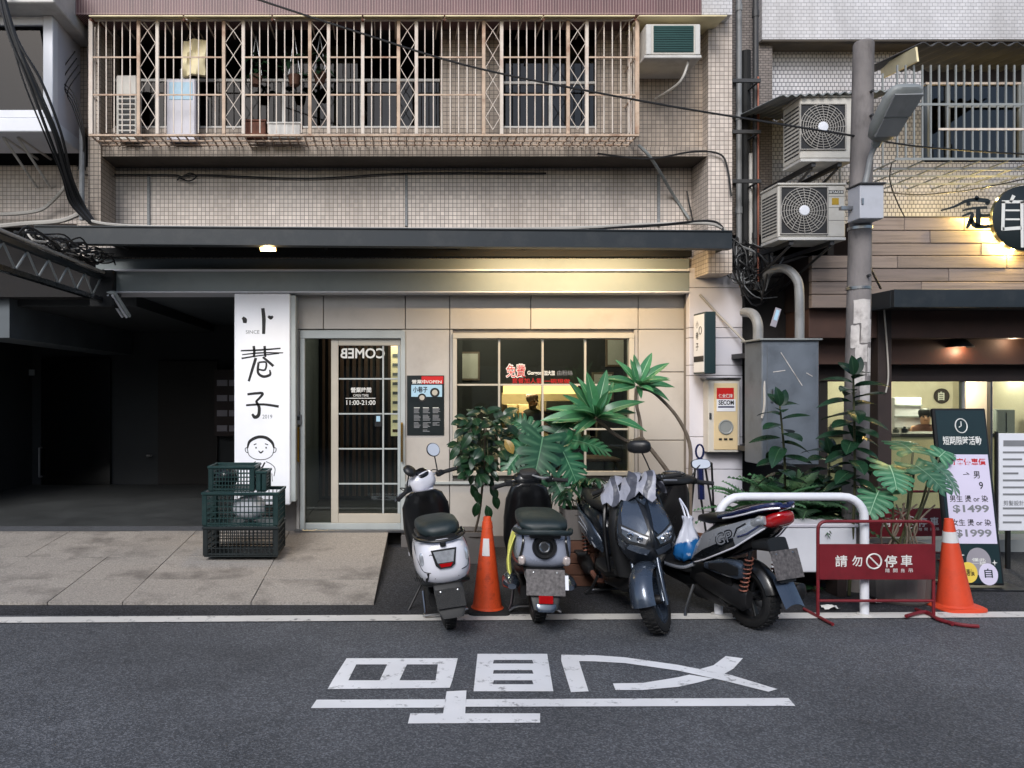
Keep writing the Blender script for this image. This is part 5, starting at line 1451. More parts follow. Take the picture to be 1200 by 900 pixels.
for y in (230, 268, 338): c = pole_pt(y); r_ = rad(c.z); obj('steel_band', MB().lathe([(r_ + .001, -.012), (r_ + .006, -.012), (r_ + .006, .012), (r_ + .001, .012)], Matrix.Translation(c), 20), M['steel'], up_)
# switch box on the pole
sb = thing('switch_box', 'pale grey metal switch box strapped to the utility pole', 'box', W(1020, 258, 6.5))
p_, q_ = W(1008, 256, 6.5), W(1036, 216, 6.5)
obj('case', MB().box((p_.x, 6.5, p_.z), (q_.x, 6.68, q_.z), .006), M['grey_box'], sb)
obj('hood', MB().box((p_.x - .01, 6.48, q_.z + .0005), (q_.x + .01, 6.69, q_.z + .014), .004), M['pipe_dark'], sb)
obj('hasp', MB().box((p_.x + .01, 6.488, p_.z + .12), (p_.x + .025, 6.4995, p_.z + .17)), M['steel'], sb, smooth=0)
obj('strap', MB().box((p_.x - .1, 6.6, p_.z + .1), (p_.x - .0005, 6.64, p_.z + .13)), M['steel'], sb, smooth=0)
# street lamp
sl = thing('street_lamp', 'grey flat street lamp head tilted on a curved arm from the utility pole', 'street lamp', W(1030, 215, 6.55))
a_, b_ = W(1030, 163, 6.5), W(1065, 100, 6.15)
d_ = (b_ - a_); u_ = d_.normalized(); nrm = Vector((.12, -.93, -.34)); nrm = (nrm - u_ * nrm.dot(u_)).normalized(); sd = u_.cross(nrm).normalized()
def lring(t_, w_, h_): return ring(a_ + d_ * t_, sd * w_, nrm * h_, 3.2, 20)
obj('head', MB().loft([lring(-.02, .06, .03), lring(.03, .10, .05), lring(.2, .13, .06), lring(.5, .15, .06), lring(.8, .155, .05), lring(.95, .135, .04), lring(1.0, .10, .028)]), M['lamp_grey'], sl, smooth=50)
def lens(t0, t1, w_):
    c = [a_ + d_ * t0 + nrm * .063 - sd * w_, a_ + d_ * t0 + nrm * .063 + sd * w_, a_ + d_ * t1 + nrm * .06 + sd * w_ * 1.08, a_ + d_ * t1 + nrm * .06 - sd * w_ * 1.08]
    obj('lens', MB().add(c + [v - nrm * .02 for v in c], [[0, 1, 2, 3], [7, 6, 5, 4], [0, 4, 5, 1], [1, 5, 6, 2], [2, 6, 7, 3], [3, 7, 4, 0]]), M['pipe_grey'], sl, smooth=0)
lens(.12, .46, .1); lens(.5, .9, .115)
obj('arm', MB().tube(smoothpath([W(1012, 222, 6.6), W(1016, 205, 6.6), W(1020, 185, 6.58), W(1027, 168, 6.53), a_ + u_ * .02], 5), .022, 10), M['pipe_grey'], sl)
obj('socket', MB().tube([a_ - u_ * .06, a_ + u_ * .04], .036, 12), M['lamp_grey'], sl)
# electrical cabinet with swan-neck conduits
ec = thing('electrical_cabinet', 'dented blue grey electrical cabinet with pipes on top behind the plants', 'cabinet', W(924, 545, 7.7))
p_, q_ = W(893, 545, 7.6), W(960, 399, 7.6)
obj('case', MB().box((p_.x, 7.6, p_.z), (q_.x, 7.98, q_.z), .01), M['cabinet'], ec)
obj('rain_lid', MB().box((p_.x - .03, 7.57, q_.z + .0005), (q_.x + .02, 8.0, q_.z + .02), .004), M['lamp_grey'], ec)
obj('door_panel', MB().box((p_.x + .05, 7.59, p_.z + .06), (q_.x - .03, 7.5995, q_.z - .05), .003), M['cabinet'], ec)
obj('handle', MB().box((p_.x + .08, 7.57, p_.z + .62), (p_.x + .1, 7.5895, p_.z + .75), .004), M['steel'], ec)
for pts in ([(915, 413), (940, 452)], [(906, 436), (920, 434)], [(945, 437), (952, 441)]):
    obj('chalk_mark', MB().tube([W(x, y, 7.589) for x, y in pts], .005, 4), M['paper'], ec)
obj('swan_neck_pipe', MB().tube(smoothpath([W(937, 399, 7.8), W(937, 350, 7.8), W(934, 328, 7.85), W(920, 315, 7.95), W(902, 318, 8.1), W(895, 332, 8.3)], 6), .045, 12), M['pipe_grey'], ec)
obj('swan_neck_pipe', MB().tube(smoothpath([W(888, 404, 7.9), W(888, 380, 7.9), W(882, 368, 8.0), W(872, 366, 8.2)], 6), .05, 12), M['pipe_grey'], ec)
obj('tag', MB().box((-.03, -.1, -.004), (.03, .1, .004), .002, frame(W(909, 372, 7.8), (0, -1, .1), (.35, 0, 1))), M['grey_mid'], ec)
obj('tag_label', MB().box((-.018, -.03, .0045), (.018, .08, .006), 0, frame(W(909, 372, 7.8), (0, -1, .1), (.35, 0, 1))), M['menu_blue'], ec, smooth=0)
obj('white_cable', MB().tube(smoothpath([W(820, 345, 8.38), W(845, 372, 8.37), W(880, 408, 8.2), W(893, 425, 7.7), W(896, 470, 7.58), W(893, 490, 7.58)], 6), .012, 6), M['cable_white'], ec)
for zz in (p_.z + .1, q_.z - .15): obj('wall_bracket', MB().box((p_.x + .05, 7.985, zz), (q_.x - .05, 8.615, zz + .05)), M['pipe_dark'], ec, smooth=0)

# ================================================================== CABLES
def cable(label, pts, r, m='cable', D=None, name='cable', group=None):
    P = [W(*q) for q in pts]
    return obj(name, MB().tube(smoothpath(P, 8), r, 6), M[m], None, label=label, cat='cable', group=group)
cable('long black cable slung across the street front in front of the burglar cage', [(280, -8, 6.9), (420, 38, 6.9), (560, 80, 6.9), (750, 118, 6.85), (880, 140, 6.8), (1012, 161, 6.72)], .009)
cable('black cable running from the utility pole past the barred window', [(1012, 161, 6.72), (1080, 172, 6.9), (1220, 182, 7.2)], .008)
bd = thing('cable_bundle', 'thick bundle of black cables dropping along the bay building corner', 'cables', W(60, 150, 7.3))
for k in range(6):
    j = k * 3.2; jt = lambda: random.uniform(-3, 3)
    pts = [(-6 + j * .4, -40 + k * 4, 7.2), (8 + j * .9 + jt(), 30 + k * 3, 7.2), (28 + j * 1.3 + jt() * 1.5, 95, 7.25), (52 + j * 1.2 + jt() * 1.5, 155, 7.4), (72 + j * .7, 205, 7.7), (82 + k * 3, 238, 7.9), (104 + k * 1.5, 261, 7.95)]
    obj('strand', MB().tube(smoothpath([W(*q) for q in pts], 6), (.009, .017, .012, .022, .010, .015)[k], 6), M['cable'], bd)
for k in range(4): obj('strand', MB().tube(smoothpath([W(88 + k * 2, 60 + 8 * k, 7.95), W(70 + k * 3, 90 + 6 * k, 7.9), W(86, 110 + k * 6, 7.9), W(98, 150 + k * 6, 7.95), W(100 - k * 3, 200, 8.0)], 6), .006, 5), M['cable'], bd)
vpipe('conduit', 96, 150, 258, 7.98, .028, 'pipe_grey', 'grey conduit standing at the corner between the cage and the bay')
cable('pale cable looping across the tiles under the bay window', [(-20, 252, 8.4), (40, 248, 8.38), (62, 235, 8.35), (80, 214, 8.0)], .02, 'cable_white')
cable('pale thick cable running level under the bay to the canopy corner', [(-20, 267, 8.3), (30, 262, 8.3), (70, 259, 8.2), (95, 250, 8.0)], .025, 'cable_white')
cable('black cable along the top of the cream tile band with a small loop', [(100, 205, 8.44), (200, 205, 8.44), (212, 209, 8.44), (222, 212, 8.42), (230, 207, 8.42), (222, 203, 8.44), (208, 211, 8.43), (230, 205, 8.44), (360, 209, 8.44), (480, 203, 8.44), (640, 203, 8.44)], .008)
cable('pale conduit lying on the canopy top along the tile band', [(104, 258, 7.95), (130, 263, 7.9), (200, 266, 7.85), (430, 268, 7.8), (640, 268, 7.8), (760, 263, 7.85), (830, 262, 7.9), (852, 272, 7.9)], .016, 'cable_white')
cable('black cable lying on the right end of the canopy', [(690, 268, 7.82), (770, 264, 7.84), (828, 259, 7.9), (845, 265, 7.9), (848, 276, 7.9)], .014)
cable('thin drain hose curling down from the window air conditioner', [(806, 64, 7.75), (805, 78, 7.75), (795, 98, 7.8), (768, 116, 8.12)], .014, 'cable_white')
cable('grey hose running diagonally down the tile band from the cage corner', [(748, 170, 8.0), (764, 187, 8.04), (790, 230, 8.44), (808, 257, 8.44)], .016, 'lamp_grey')
cable('black cable clipped along the slab edge near the tiled column', [(700, 180, 8.03), (760, 186, 8.02), (810, 178, 8.0), (842, 180, 8.0), (852, 195, 8.0), (857, 230, 8.0)], .01)
cable('short black wire sticking down over the tile band', [(805, 224, 8.43), (808, 240, 8.42), (812, 259, 8.43)], .008)
for x, lb_ in ((174, 'narrow metal strip on the tile band above the white name board'), (476, 'narrow metal strip on the tile band above the shop door'), (772, 'narrow metal strip on the tile band left of the tiled column')):
    a_, b_ = W(x - 1.6, 265, 8.46), W(x + 1.6, 204, 8.46); obj('metal_strip', MB().box((a_.x, 8.455, a_.z), (b_.x, 8.479, b_.z), .003), M['pipe_grey'], None, label=lb_, cat='strip')
cable('thin wire sagging from the switch box towards the round sign', [(1036, 225, 6.58), (1080, 228, 7.2), (1140, 222, 7.8), (1210, 208, 7.9)], .006)
cable('short crossed wire hanging below the barred window', [(1045, 190, 7.7), (1043, 212, 7.8), (1052, 238, 7.9), (1060, 254, 7.9)], .006)
cable('pale wire hanging down the dark salon post', [(1036, 362, 7.9), (1039, 400, 8.08), (1041, 440, 8.09), (1038, 460, 8.09)], .008, 'cable_white')
cable('black stay wire leaning from the utility pole onto the salon canopy', [(1018, 310, 6.72), (1032, 338, 7.55)], .01)

# ================================================================== PLANTS
def mesh_rib(name, vs, fs, rib, mt, thick=0):
    me = bpy.data.meshes.new(name); me.from_pydata([tuple(v) for v in vs], [], fs)
    at = me.attributes.new('rib', 'FLOAT', 'POINT'); at.data.foreach_set('value', rib)
    me.materials.append(mt); me.polygons.foreach_set('use_smooth', [True] * len(me.polygons)); me.update()
    return me
def leaf_mesh(name, mt, shape, curl=.25, fold=.25, wave=0.0, n=9):
    """a blade of length 1 along +x; shape(t) is its half width; curl bends it down, fold lifts its halves"""
    cols = [-1, -.55, -.07, 0, .07, .55, 1]; vs = []; rib = []
    for i in range(n + 1):
        t = i / n; w = shape(t)
        x = t; z = -curl * t * t
        for c in cols:
            vs.append(Vector((x, c * w, z + fold * abs(c) * w + wave * math.sin(t * 17 + c * 2) * abs(c) * .5)))
            rib.append(1.0 if c == 0 else 0.0)
    fs = []
    m_ = len(cols)
    for i in range(n):
        for k in range(m_ - 1): fs.append([i * m_ + k, i * m_ + k + 1, (i + 1) * m_ + k + 1, (i + 1) * m_ + k])
    return mesh_rib(name, vs, fs, rib, mt)
def monstera_mesh(name, mt, lobes=6, gap=.35, curl=.25):
    """heart-shaped blade of length 1, whole near the midrib and slit into broad fingers towards the edge"""
    vs = []; fs = []; rib = []
    def hw(t): return .56 * max(0, 1 - t) ** .55 * (t + .4) ** .35
    def put(x, y, r_=0.0):
        vs.append(Vector((x, y, -curl * x * abs(x) + .16 * abs(y) - .42 * y * y))); rib.append(r_)
        return len(vs) - 1
    for s in (-1, 1):
        for i in range(lobes):
            t0 = i / lobes; t1 = (i + 1) / lobes; rows = []
            for r_ in range(7):
                u = r_ / 6
                g_ = gap * .5 * (t1 - t0) * (max(0, (u - .42) / .58) ** .6 if u > .42 else 0)
                row = []
                for k in range(5):
                    f_ = k / 4; t = (t0 + g_) + (t1 - t0 - 2 * g_) * f_
                    if i == lobes - 1 and k == 4: t = min(t, .985)
                    sw = u * (-.30 + .55 * min(1, t * 2.0))
                    w = hw(min(t, .97)) * (1 - .12 * (abs(f_ - .5) * 2) ** 2 * (u > .85))
                    row.append(put(t * .86 + sw * (1 - .45 * t), s * (.004 + w * u), .35 if (k == 2 and 0 < r_ < 5) else 0.0))
                rows.append(row)
            for r_ in range(6):
                for k in range(4): fs.append([rows[r_][k], rows[r_][k + 1], rows[r_ + 1][k + 1], rows[r_ + 1][k]])
    b = len(vs)
    for i in range(9):
        x = i / 8 * .86
        for y in (-.011, .011): vs.append(Vector((x, y * (1.2 - x), -curl * x * x + .005))); rib.append(.8)
    for i in range(8): fs.append([b + 2 * i, b + 2 * i + 1, b + 2 * i + 3, b + 2 * i + 2])
    return mesh_rib(name, vs, fs, rib, mt)
def fern_mesh(name, mt, n=22):
    vs = []; fs = []; rib = []
    for i in range(n):
        t = (i + 1) / n; x = t; z = .35 * t - .75 * t * t; L_ = .17 * math.sin(math.pi * min(1, t * .85 + .15)) + .015
        for s in (-1, 1):
            b = len(vs); w = .018
            vs += [Vector((x - w, 0, z)), Vector((x + w * .3, 0, z)), Vector((x + w + L_ * .35, s * L_ * .6, z - .01)), Vector((x + L_ * .45, s * L_, z - .05)), Vector((x - w + L_ * .25, s * L_ * .6, z - .012))]
            rib += [1, 1, 0, 0, 0]; fs.append([b, b + 1, b + 2, b + 3, b + 4])
    b = len(vs)
    for i in range(9):
        t = i / 8; z = .35 * t - .75 * t * t
        vs += [Vector((t, -.006, z + .002)), Vector((t, .006, z + .002))]; rib += [1, 1]
    for i in range(8): fs.append([b + 2 * i, b + 2 * i + 1, b + 2 * i + 3, b + 2 * i + 2])
    return mesh_rib(name, vs, fs, rib, mt)
PL = lambda t: .135 * math.sin(math.pi * t ** .85) ** .8 + .004
FG = lambda t: .30 * math.sin(math.pi * min(1, t ** 1.15)) ** .75 + .01
RU = lambda t: .25 * math.sin(math.pi * t ** .95) ** .7 + .006
UM = lambda t: .16 * math.sin(math.pi * t ** 1.1) ** .8 + .004
LM = {'plum': [leaf_mesh('leaf', M['leaf_plum'], PL, c, .35, .01) for c in (.1, .3, .5)],
      'fig': [leaf_mesh('leaf', M['leaf_fig'], FG, c, .2, .03, 7) for c in (.2, .5, .8)],
      'rub': [leaf_mesh('leaf', M['leaf_rub'], RU, c, .25, 0, 7) for c in (.15, .35, .6)],
      'umb': [leaf_mesh('leaf', M['leaf_fig'], UM, c, .2, 0, 6) for c in (.2, .5)],
      'mon': [monstera_mesh('leaf', M['leaf_mon'], 7, .4, c) for c in (.12, .28)],
      'mon2': [monstera_mesh('leaf', M['leaf_mon2'], 6, .3, c) for c in (.25, .4)],
      'yel': [leaf_mesh('leaf', M['leaf_yel'], FG, .4, .2, .02, 7)],
      'fern': [fern_mesh('frond', M['leaf_fern'])]}
def put_leaf(parent, kind, base, d, up=(0, 0, 1), L_=.2, wide=1.0, name='leaf'):
    me = random.choice(LM[kind]); o = bpy.data.objects.new(name, me); COL.objects.link(o); o.parent = parent
    x = Vector(d).normalized(); up = Vector(up); y = up.cross(x)
    if y.length < .05: y = Vector((0, 1, 0)).cross(x) if abs(x.z) > .9 else Vector((0, 0, 1)).cross(x)
    y.normalize(); z = x.cross(y)
    Mx = Matrix((x * L_, y * L_ * wide, z * L_)).transposed().to_4x4(); Mx.translation = Vector(base) - OFF[parent]
    o.matrix_local = Mx
    return o
def stemtube(parent, pts, r, m='stem', name='stem'):
    return obj(name, MB().tube(smoothpath(pts, 5), r if not isinstance(r, (list, tuple)) else [r[0] + (r[1] - r[0]) * i / (5 * (len(pts) - 1)) for i in range(5 * (len(pts) - 1) + 1)], 7), M[m], parent)
def pot(t, c, r0, r1, h, m, square=False):
    """pot with rim and soil, base centre c"""
    c = Vector(c)
    if square:
        mb = MB().loft([ring(c + Vector((0, 0, z)), (r, 0, 0), (0, r, 0), 12, 24) for r, z in ((r0, 0), (r1, h), (r1 - .02, h), (r1 - .03, h - .04))], cap=False)
        mb.loft([ring(c + Vector((0, 0, .001)), (r0, 0, 0), (0, r0, 0), 12, 24), ring(c, (r0 * .1, 0, 0), (0, r0 * .1, 0), 12, 24)], cap=False)
    else:
        mb = MB().lathe([(r0 * .9, 0), (r0, .005), (r1, h - .04), (r1 + .012, h - .04), (r1 + .012, h), (r1 - .01, h), (r1 - .02, h - .05)], Matrix.Translation(c), 28)
    obj('pot', mb, M[m], t, smooth=35)
    obj('soil', MB().lathe([(0, .012), (r1 * .6, .004), ((r1 - .024) * (1.3 if square else 1), 0)], Matrix.Translation(c + Vector((0, 0, h - .045))), 20), M['soil'], t)
# frangipani with two rosettes in front of the window
fr_ = thing('frangipani', 'potted frangipani with bare forked stems and long leaf rosettes before the window', 'plant', W(806, 642, 7.7))
pot(fr_, (W(806, 642, 7.7).x, 7.7, .005), .15, .2, .3, 'pot_brown')
base = W(806, 620, 7.7); base.z = .25
A1 = W(752, 513, 7.45); crownL = W(698, 490, 7.3); crownU = W(747, 452, 7.45)
stemtube(fr_, [base, W(800, 582, 7.65), W(782, 552, 7.55), A1], (.028, .02), 'bark')
stemtube(fr_, [A1, W(737, 517, 7.4), W(721, 509, 7.35), W(706, 497, 7.3), crownL], (.018, .016), 'bark')
stemtube(fr_, [A1, W(750, 493, 7.45), W(745, 469, 7.45), crownU], (.016, .015), 'bark')
stemtube(fr_, [base + Vector((.02, 0, 0)), W(809, 558, 7.6), W(808, 520, 7.6), W(793, 488, 7.55), W(767, 461, 7.5), crownU + Vector((.03, 0, -.03))], (.022, .014), 'bark')
def rosette(t, c, dirs, kind, L0):
    dirs = dirs + [(dx + random.uniform(-.3, .3), dz + random.uniform(-.25, .1), dy + random.uniform(-.3, .3), s * random.uniform(.6, .9)) for dx, dz, dy, s in dirs[::2]]
    for dx, dz, dy, s in dirs:
        d = Vector((dx, dy, dz)); put_leaf(t, kind, Vector(c) + d.normalized() * .02, d, (-dx * .2, -.75, .75), L0 * s)
rosette(fr_, crownL, [(-1, .15, -.2, 1.25), (-1, .42, .1, 1.1), (-.8, .62, -.3, 1.0), (-.55, .9, .1, 1.05), (-.2, 1.1, -.15, 1.1), (.22, 1.1, -.1, 1.15), (.5, .95, .2, 1.0), (.8, .6, -.3, 1.1), (1, .32, .1, 1.05), (1, .05, -.4, 1.1), (-.55, -.12, -.8, .95), (.15, .35, -.9, .8), (.5, .1, -.8, .9), (-.9, -.1, .1, 1.0), (.05, .7, -.7, .9), (-.35, .5, -.8, .95), (.3, .6, .7, 1.0), (-.4, .5, .8, 1.0)], 'plum', .39)
rosette(fr_, crownU, [(-1, .2, 0, 1.0), (-.9, .5, -.2, .95), (-.5, .9, 0, .9), (.0, 1.1, -.1, .85), (.45, 1.0, .1, 1.05), (.8, .8, -.1, 1.1), (1, .5, 0, 1.0), (1, .15, -.2, 1.0), (.9, -.15, -.3, .9), (-.8, -.1, -.3, 1.1), (.2, -.1, -.9, .8), (-.2, .4, -.9, .8), (.4, .5, -.8, .85), (-.6, .3, .7, 1.0), (.6, .3, .7, 1.0)], 'plum', .33)
# dense dark fig shrub by the window
fg = thing('fig_shrub', 'dense dark green fig shrub on a thin stem in a grey pot between the scooters', 'plant', W(556, 642, 7.9))
fb = Vector((W(556, 0, 7.9).x, 7.9, .005)); pot(fg, fb, .15, .17, .32, 'pot_grey', True)
top_ = W(568, 500, 7.3)
stemtube(fg, [fb + Vector((0, 0, .28)), W(562, 600, 7.7), W(566, 560, 7.4), W(568, 520, 7.3), top_], (.014, .008), 'bark')
for k in range(12):
    a_ = W(random.uniform(562, 572), random.uniform(500, 565), 7.35); b_ = W(random.uniform(540, 600), random.uniform(480, 570), random.uniform(7.05, 7.55))
    stemtube(fg, [a_, a_.lerp(b_, .5) + Vector((0, 0, .03)), b_], .005, 'stem', 'twig')
for k in range(165):
    while True:
        u, v, w_ = random.uniform(-1, 1), random.uniform(-1, 1), random.uniform(-1, 1)
        if u * u + v * v + w_ * w_ < 1: break
    c = W(567 + u * 31 * (1 - .25 * v), 522 + v * 46, 7.3 + w_ * .28)
    put_leaf(fg, 'fig', c, (u + random.uniform(-.6, .6), w_ - .5 + random.uniform(-.4, .4), -v * .3 + random.uniform(-.7, .5)), (random.uniform(-.3, .3), -.8, .7), random.uniform(.09, .15))
for x, y in ((552, 568), (560, 588), (574, 570), (578, 580), (556, 575), (570, 592)):
    put_leaf(fg, 'fig', W(x, y, 7.35), (random.uniform(-.6, .6), -.3, -.8), (0, -1, .4), .13)
put_leaf(fg, 'yel', W(592, 515, 7.05), (.3, -.4, -.5), (0, -1, .3), .14)
# swiss cheese plant between the fig and the window
mo = thing('monstera_plant', 'monstera with big slotted dark leaves in a dark pot behind the grey scooter', 'plant', W(640, 640, 7.6))
mp_ = Vector((W(640, 0, 7.6).x, 7.6, .005)); pot(mo, mp_, .16, .19, .34, 'pot_brown')
for (x, y, D), d, up, L_ in (((636, 512, 7.0), (-.25, -.55, -.8), (.1, -.9, .5), .52), ((655, 520, 7.1), (.35, -.35, -.8), (.25, -.9, .5), .46), ((618, 520, 7.1), (-.6, -.4, -.5), (-.3, -.8, .6), .36), ((668, 515, 7.2), (.9, -.3, -.1), (.1, -.5, .9), .40), ((650, 508, 7.3), (.6, .1, .5), (-.2, -.9, .2), .34), ((628, 508, 7.3), (-.6, .1, .45), (.2, -.9, .3), .32), ((648, 560, 7.05), (.3, -.5, -.6), (0, -.9, .4), .30)):
    b_ = W(x, y, D); put_leaf(mo, 'mon', b_, d, up, L_)
    stemtube(mo, [mp_ + Vector((random.uniform(-.05, .05), random.uniform(-.05, .05), .28)), mp_.lerp(b_, .5) + Vector((0, .05, .25)), b_], .008, 'stem', 'leaf_stalk')
# small umbrella plant on a grey planter standing on a brown box
bx_ = thing('brown_crate', 'brown wooden box carrying the small grey planter under the window', 'box', G(678, 690))
c_ = G(678, 688); p_ = W(655, 689, c_.y); q_ = W(702, 634, c_.y)
for k in range(4):
    z0 = .006 + (q_.z - .006) * k / 4; z1 = .006 + (q_.z - .006) * (k + 1) / 4 - .006
    obj('board', MB().box((p_.x, c_.y, z0), (q_.x, c_.y + .34, z1), .005), M['pot_brown'], bx_)
up2 = thing('umbrella_plant', 'small umbrella plant in a square grey planter on the brown box', 'plant', (c_.x, c_.y + .17, q_.z))
s2 = Vector((W(676, 0, c_.y + .17).x, c_.y + .17, q_.z)); pot(up2, s2, .125, .14, .27, 'pot_grey', True)
for k, (x, y) in enumerate(((668, 572), (678, 566), (690, 576), (698, 560), (686, 560), (662, 582))):
    b_ = W(x, y, 6.9 + .05 * (k % 3)); stemtube(up2, [s2 + Vector((0, 0, .24)), s2.lerp(b_, .6) + Vector((0, 0, .05)), b_], .005, 'stem', 'leaf_stalk')
    for j in range(7):
        a_ = j * .9 + k; put_leaf(up2, 'umb', b_, (math.cos(a_), math.sin(a_), -.25), (0, 0, 1), .14)
# bed of plants behind the white guard rail
bed = thing('planter_box', 'long dark planter box behind the white guard rail beside the pole', 'planter', (3.6, 7.1, 0))
p_, q_ = Vector((W(878, 0, 6.9).x, 6.95, .006)), Vector((W(984, 0, 6.9).x, 7.4, .5))
obj('box', MB().box(p_, q_, .01), M['brown_dark'], bed); obj('soil', MB().box((p_.x + .02, p_.y + .02, .5005), (q_.x - .02, q_.y - .02, .52), .005), M['soil'], bed)
def rubber(label, base, tip, n, L_, kind='rub', spread=.25):
    t = thing('rubber_plant', label, 'plant', base, 'rubber plants behind the guard rail'); t['label'] = label
    base, tip = Vector(base), Vector(tip)
    stemtube(t, [base, base.lerp(tip, .5) + Vector((.03, 0, 0)), tip], (.014, .008), 'stem')
    for k in range(n):
        f_ = (.5 if 'tall' in label else .2) + (.5 if 'tall' in label else .8) * k / (n - 1); a_ = k * 2.4 + .3; c = base.lerp(tip, f_)
        put_leaf(t, kind, c, (math.cos(a_), math.sin(a_) * .9 - .25, .35 if f_ > .85 else -.05), (0, -.3, 1), L_ * random.uniform(.8, 1.15))
    for k in range(3): a_ = k * 2.1; put_leaf(t, kind, tip, (math.cos(a_) * .5, math.sin(a_) * .5, 1), (0, -1, .2), L_ * .7)
    return t
rubber('tall glossy rubber plant growing up in front of the utility pole', (W(995, 0, 6.5).x, 6.5, .02), W(1000, 440, 6.35), 30, .25)
rubber('glossy rubber plant before the electrical cabinet', (W(918, 0, 7.1).x, 7.1, .515), W(914, 476, 7.0), 22, .25)
rubber('leaning rubber plant with broad leaves between the cabinet and the utility pole', (W(962, 0, 7.05).x, 7.05, .515), W(972, 532, 6.9), 20, .23)
for k, (x, lab) in enumerate(((893, 'bright fern below the white pillar corner'), (925, 'bright fern under the electrical cabinet'), (952, 'small fern beside the leaning rubber plant'))):
    b_ = Vector((W(x, 0, 7.05).x, 7.05, .515)); t = thing('fern', lab, 'plant', b_, 'ferns behind the guard rail')
    for j in range(30):
        a_ = random.uniform(0, 6.28); put_leaf(t, 'fern', b_, (math.cos(a_), math.sin(a_) - .3, random.uniform(.5, 2.0)), (0, 0, 1), random.uniform(.45, .68), 1.0, 'frond')
# white trough in front of the bed
wt = thing('white_trough', 'white rectangular planter trough behind the guard rail', 'planter', G(960, 690))
TD = 6.45; p_, q_ = W(905, 671, TD), W(1004, 618, TD)
obj('body', MB().box((p_.x, TD, p_.z), (q_.x, TD + .28, q_.z), .008), M['white'], wt)
obj('rim', MB().box((p_.x - .01, TD - .012, q_.z + .0005), (q_.x + .01, TD + .29, q_.z + .03), .006), M['panel_white'], wt)
for x in (p_.x + .06, q_.x - .14): obj('foot', MB().box((x, TD + .04, .006), (x + .08, TD + .22, p_.z - .0005), .004), M['brown_dark'], wt)
gp = thing('low_plant', 'small green creeper in the gap under the white trough', 'plant', G(945, 692))
for k in range(18): a_ = k * 2.4; put_leaf(gp, 'fig', G(945, 694) + Vector((random.uniform(-.12, .12), random.uniform(-.08, .05), .03)), (math.cos(a_), math.sin(a_), .7), (0, -.5, 1), .07)
# monstera beside the salon
m2 = thing('monstera_plant', 'pale monstera in a ribbed grey tub behind the red no parking stand', 'plant', G(1060, 710))
c_ = G(1060, 706); c_.z = .005; c_.y = 6.42
mb = MB(); n_ = 36; rows = []
for z, r_ in ((0, .2), (.02, .21), (.42, .235), (.44, .25), (.47, .25), (.47, .225), (.43, .22)):
    rows.append([c_ + Vector((math.cos(2 * math.pi * k / n_) * (r_ + (.006 * (k % 2) if .01 < z < .43 else 0)), math.sin(2 * math.pi * k / n_) * (r_ + (.006 * (k % 2) if .01 < z < .43 else 0)), z)) for k in range(n_)])
mb.loft(rows); obj('pot', mb, M['pot_grey'], m2, smooth=25)
obj('soil', MB().lathe([(0, .01), (.215, 0)], Matrix.Translation(c_ + Vector((0, 0, .43))), 24), M['soil'], m2)
for (x, y, D), d, up, L_ in (((1042, 545, 6.35), (-.25, -.75, -.35), (0, -.6, .9), .34), ((1072, 545, 6.3), (.3, -.7, -.4), (.15, -.6, .9), .34), ((1092, 542, 6.45), (.5, -.5, -.5), (.3, -.5, .9), .31), ((1030, 575, 6.25), (-.6, -.6, -.35), (-.2, -.5, .9), .30), ((1100, 536, 6.9), (.3, .1, .2), (0, -.9, .5), .24), ((1070, 530, 6.7), (.0, .3, .2), (0, -.6, .9), .34)):
    b_ = W(x, y, D); put_leaf(m2, 'mon2', b_, d, up, L_, 1.15)
    stemtube(m2, [c_ + Vector((random.uniform(-.08, .08), random.uniform(-.05, .05), .42)), c_.lerp(b_, .6) + Vector((0, 0, .05)), b_], .009, 'stem', 'leaf_stalk')
for k in range(9):
    a_ = c_ + Vector((random.uniform(-.15, .15), random.uniform(-.1, .1), .42)); stemtube(m2, [a_, a_ + Vector((random.uniform(-.1, .1), -.03, .2)), a_ + Vector((random.uniform(-.2, .2), -.05, random.uniform(.3, .42)))], .007, 'bark', 'dry_stalk')
# plants on the flat's window ledge behind the bars
for k, (x, y, lab) in enumerate(((300, 85, 'trailing pot plant behind the bars near the hanging bag'), (345, 85, 'bushy pot plant behind the bars by the middle window'), (375, 82, 'drooping pot plant behind the bars beside the lone post'))):
    b_ = W(x, y + 4, 8.02); t = thing('window_plant', lab, 'plant', b_, 'pot plants behind the burglar bars')
    obj('pot', MB().lathe([(.05, -.1), (.07, 0), (.06, 0)], Matrix.Translation(b_), 14), M['pot_brown'], t)
    obj('hanger', MB().tube([b_ + Vector((.065, 0, -.02)), (b_.x, 8.02, zt - .013 if False else 5.46)], .003, 4).tube([b_ + Vector((-.065, 0, -.02)), (b_.x, 8.02, 5.46)], .003, 4), M['steel'], t)
    for j in range(26):
        a_ = random.uniform(0, 6.28); put_leaf(t, 'fig', b_ + Vector((random.uniform(-.12, .12), random.uniform(-.06, .06), random.uniform(-.02, .22))), (math.cos(a_), math.sin(a_), random.uniform(-.6, .6)), (0, -.6, .8), random.uniform(.06, .11))

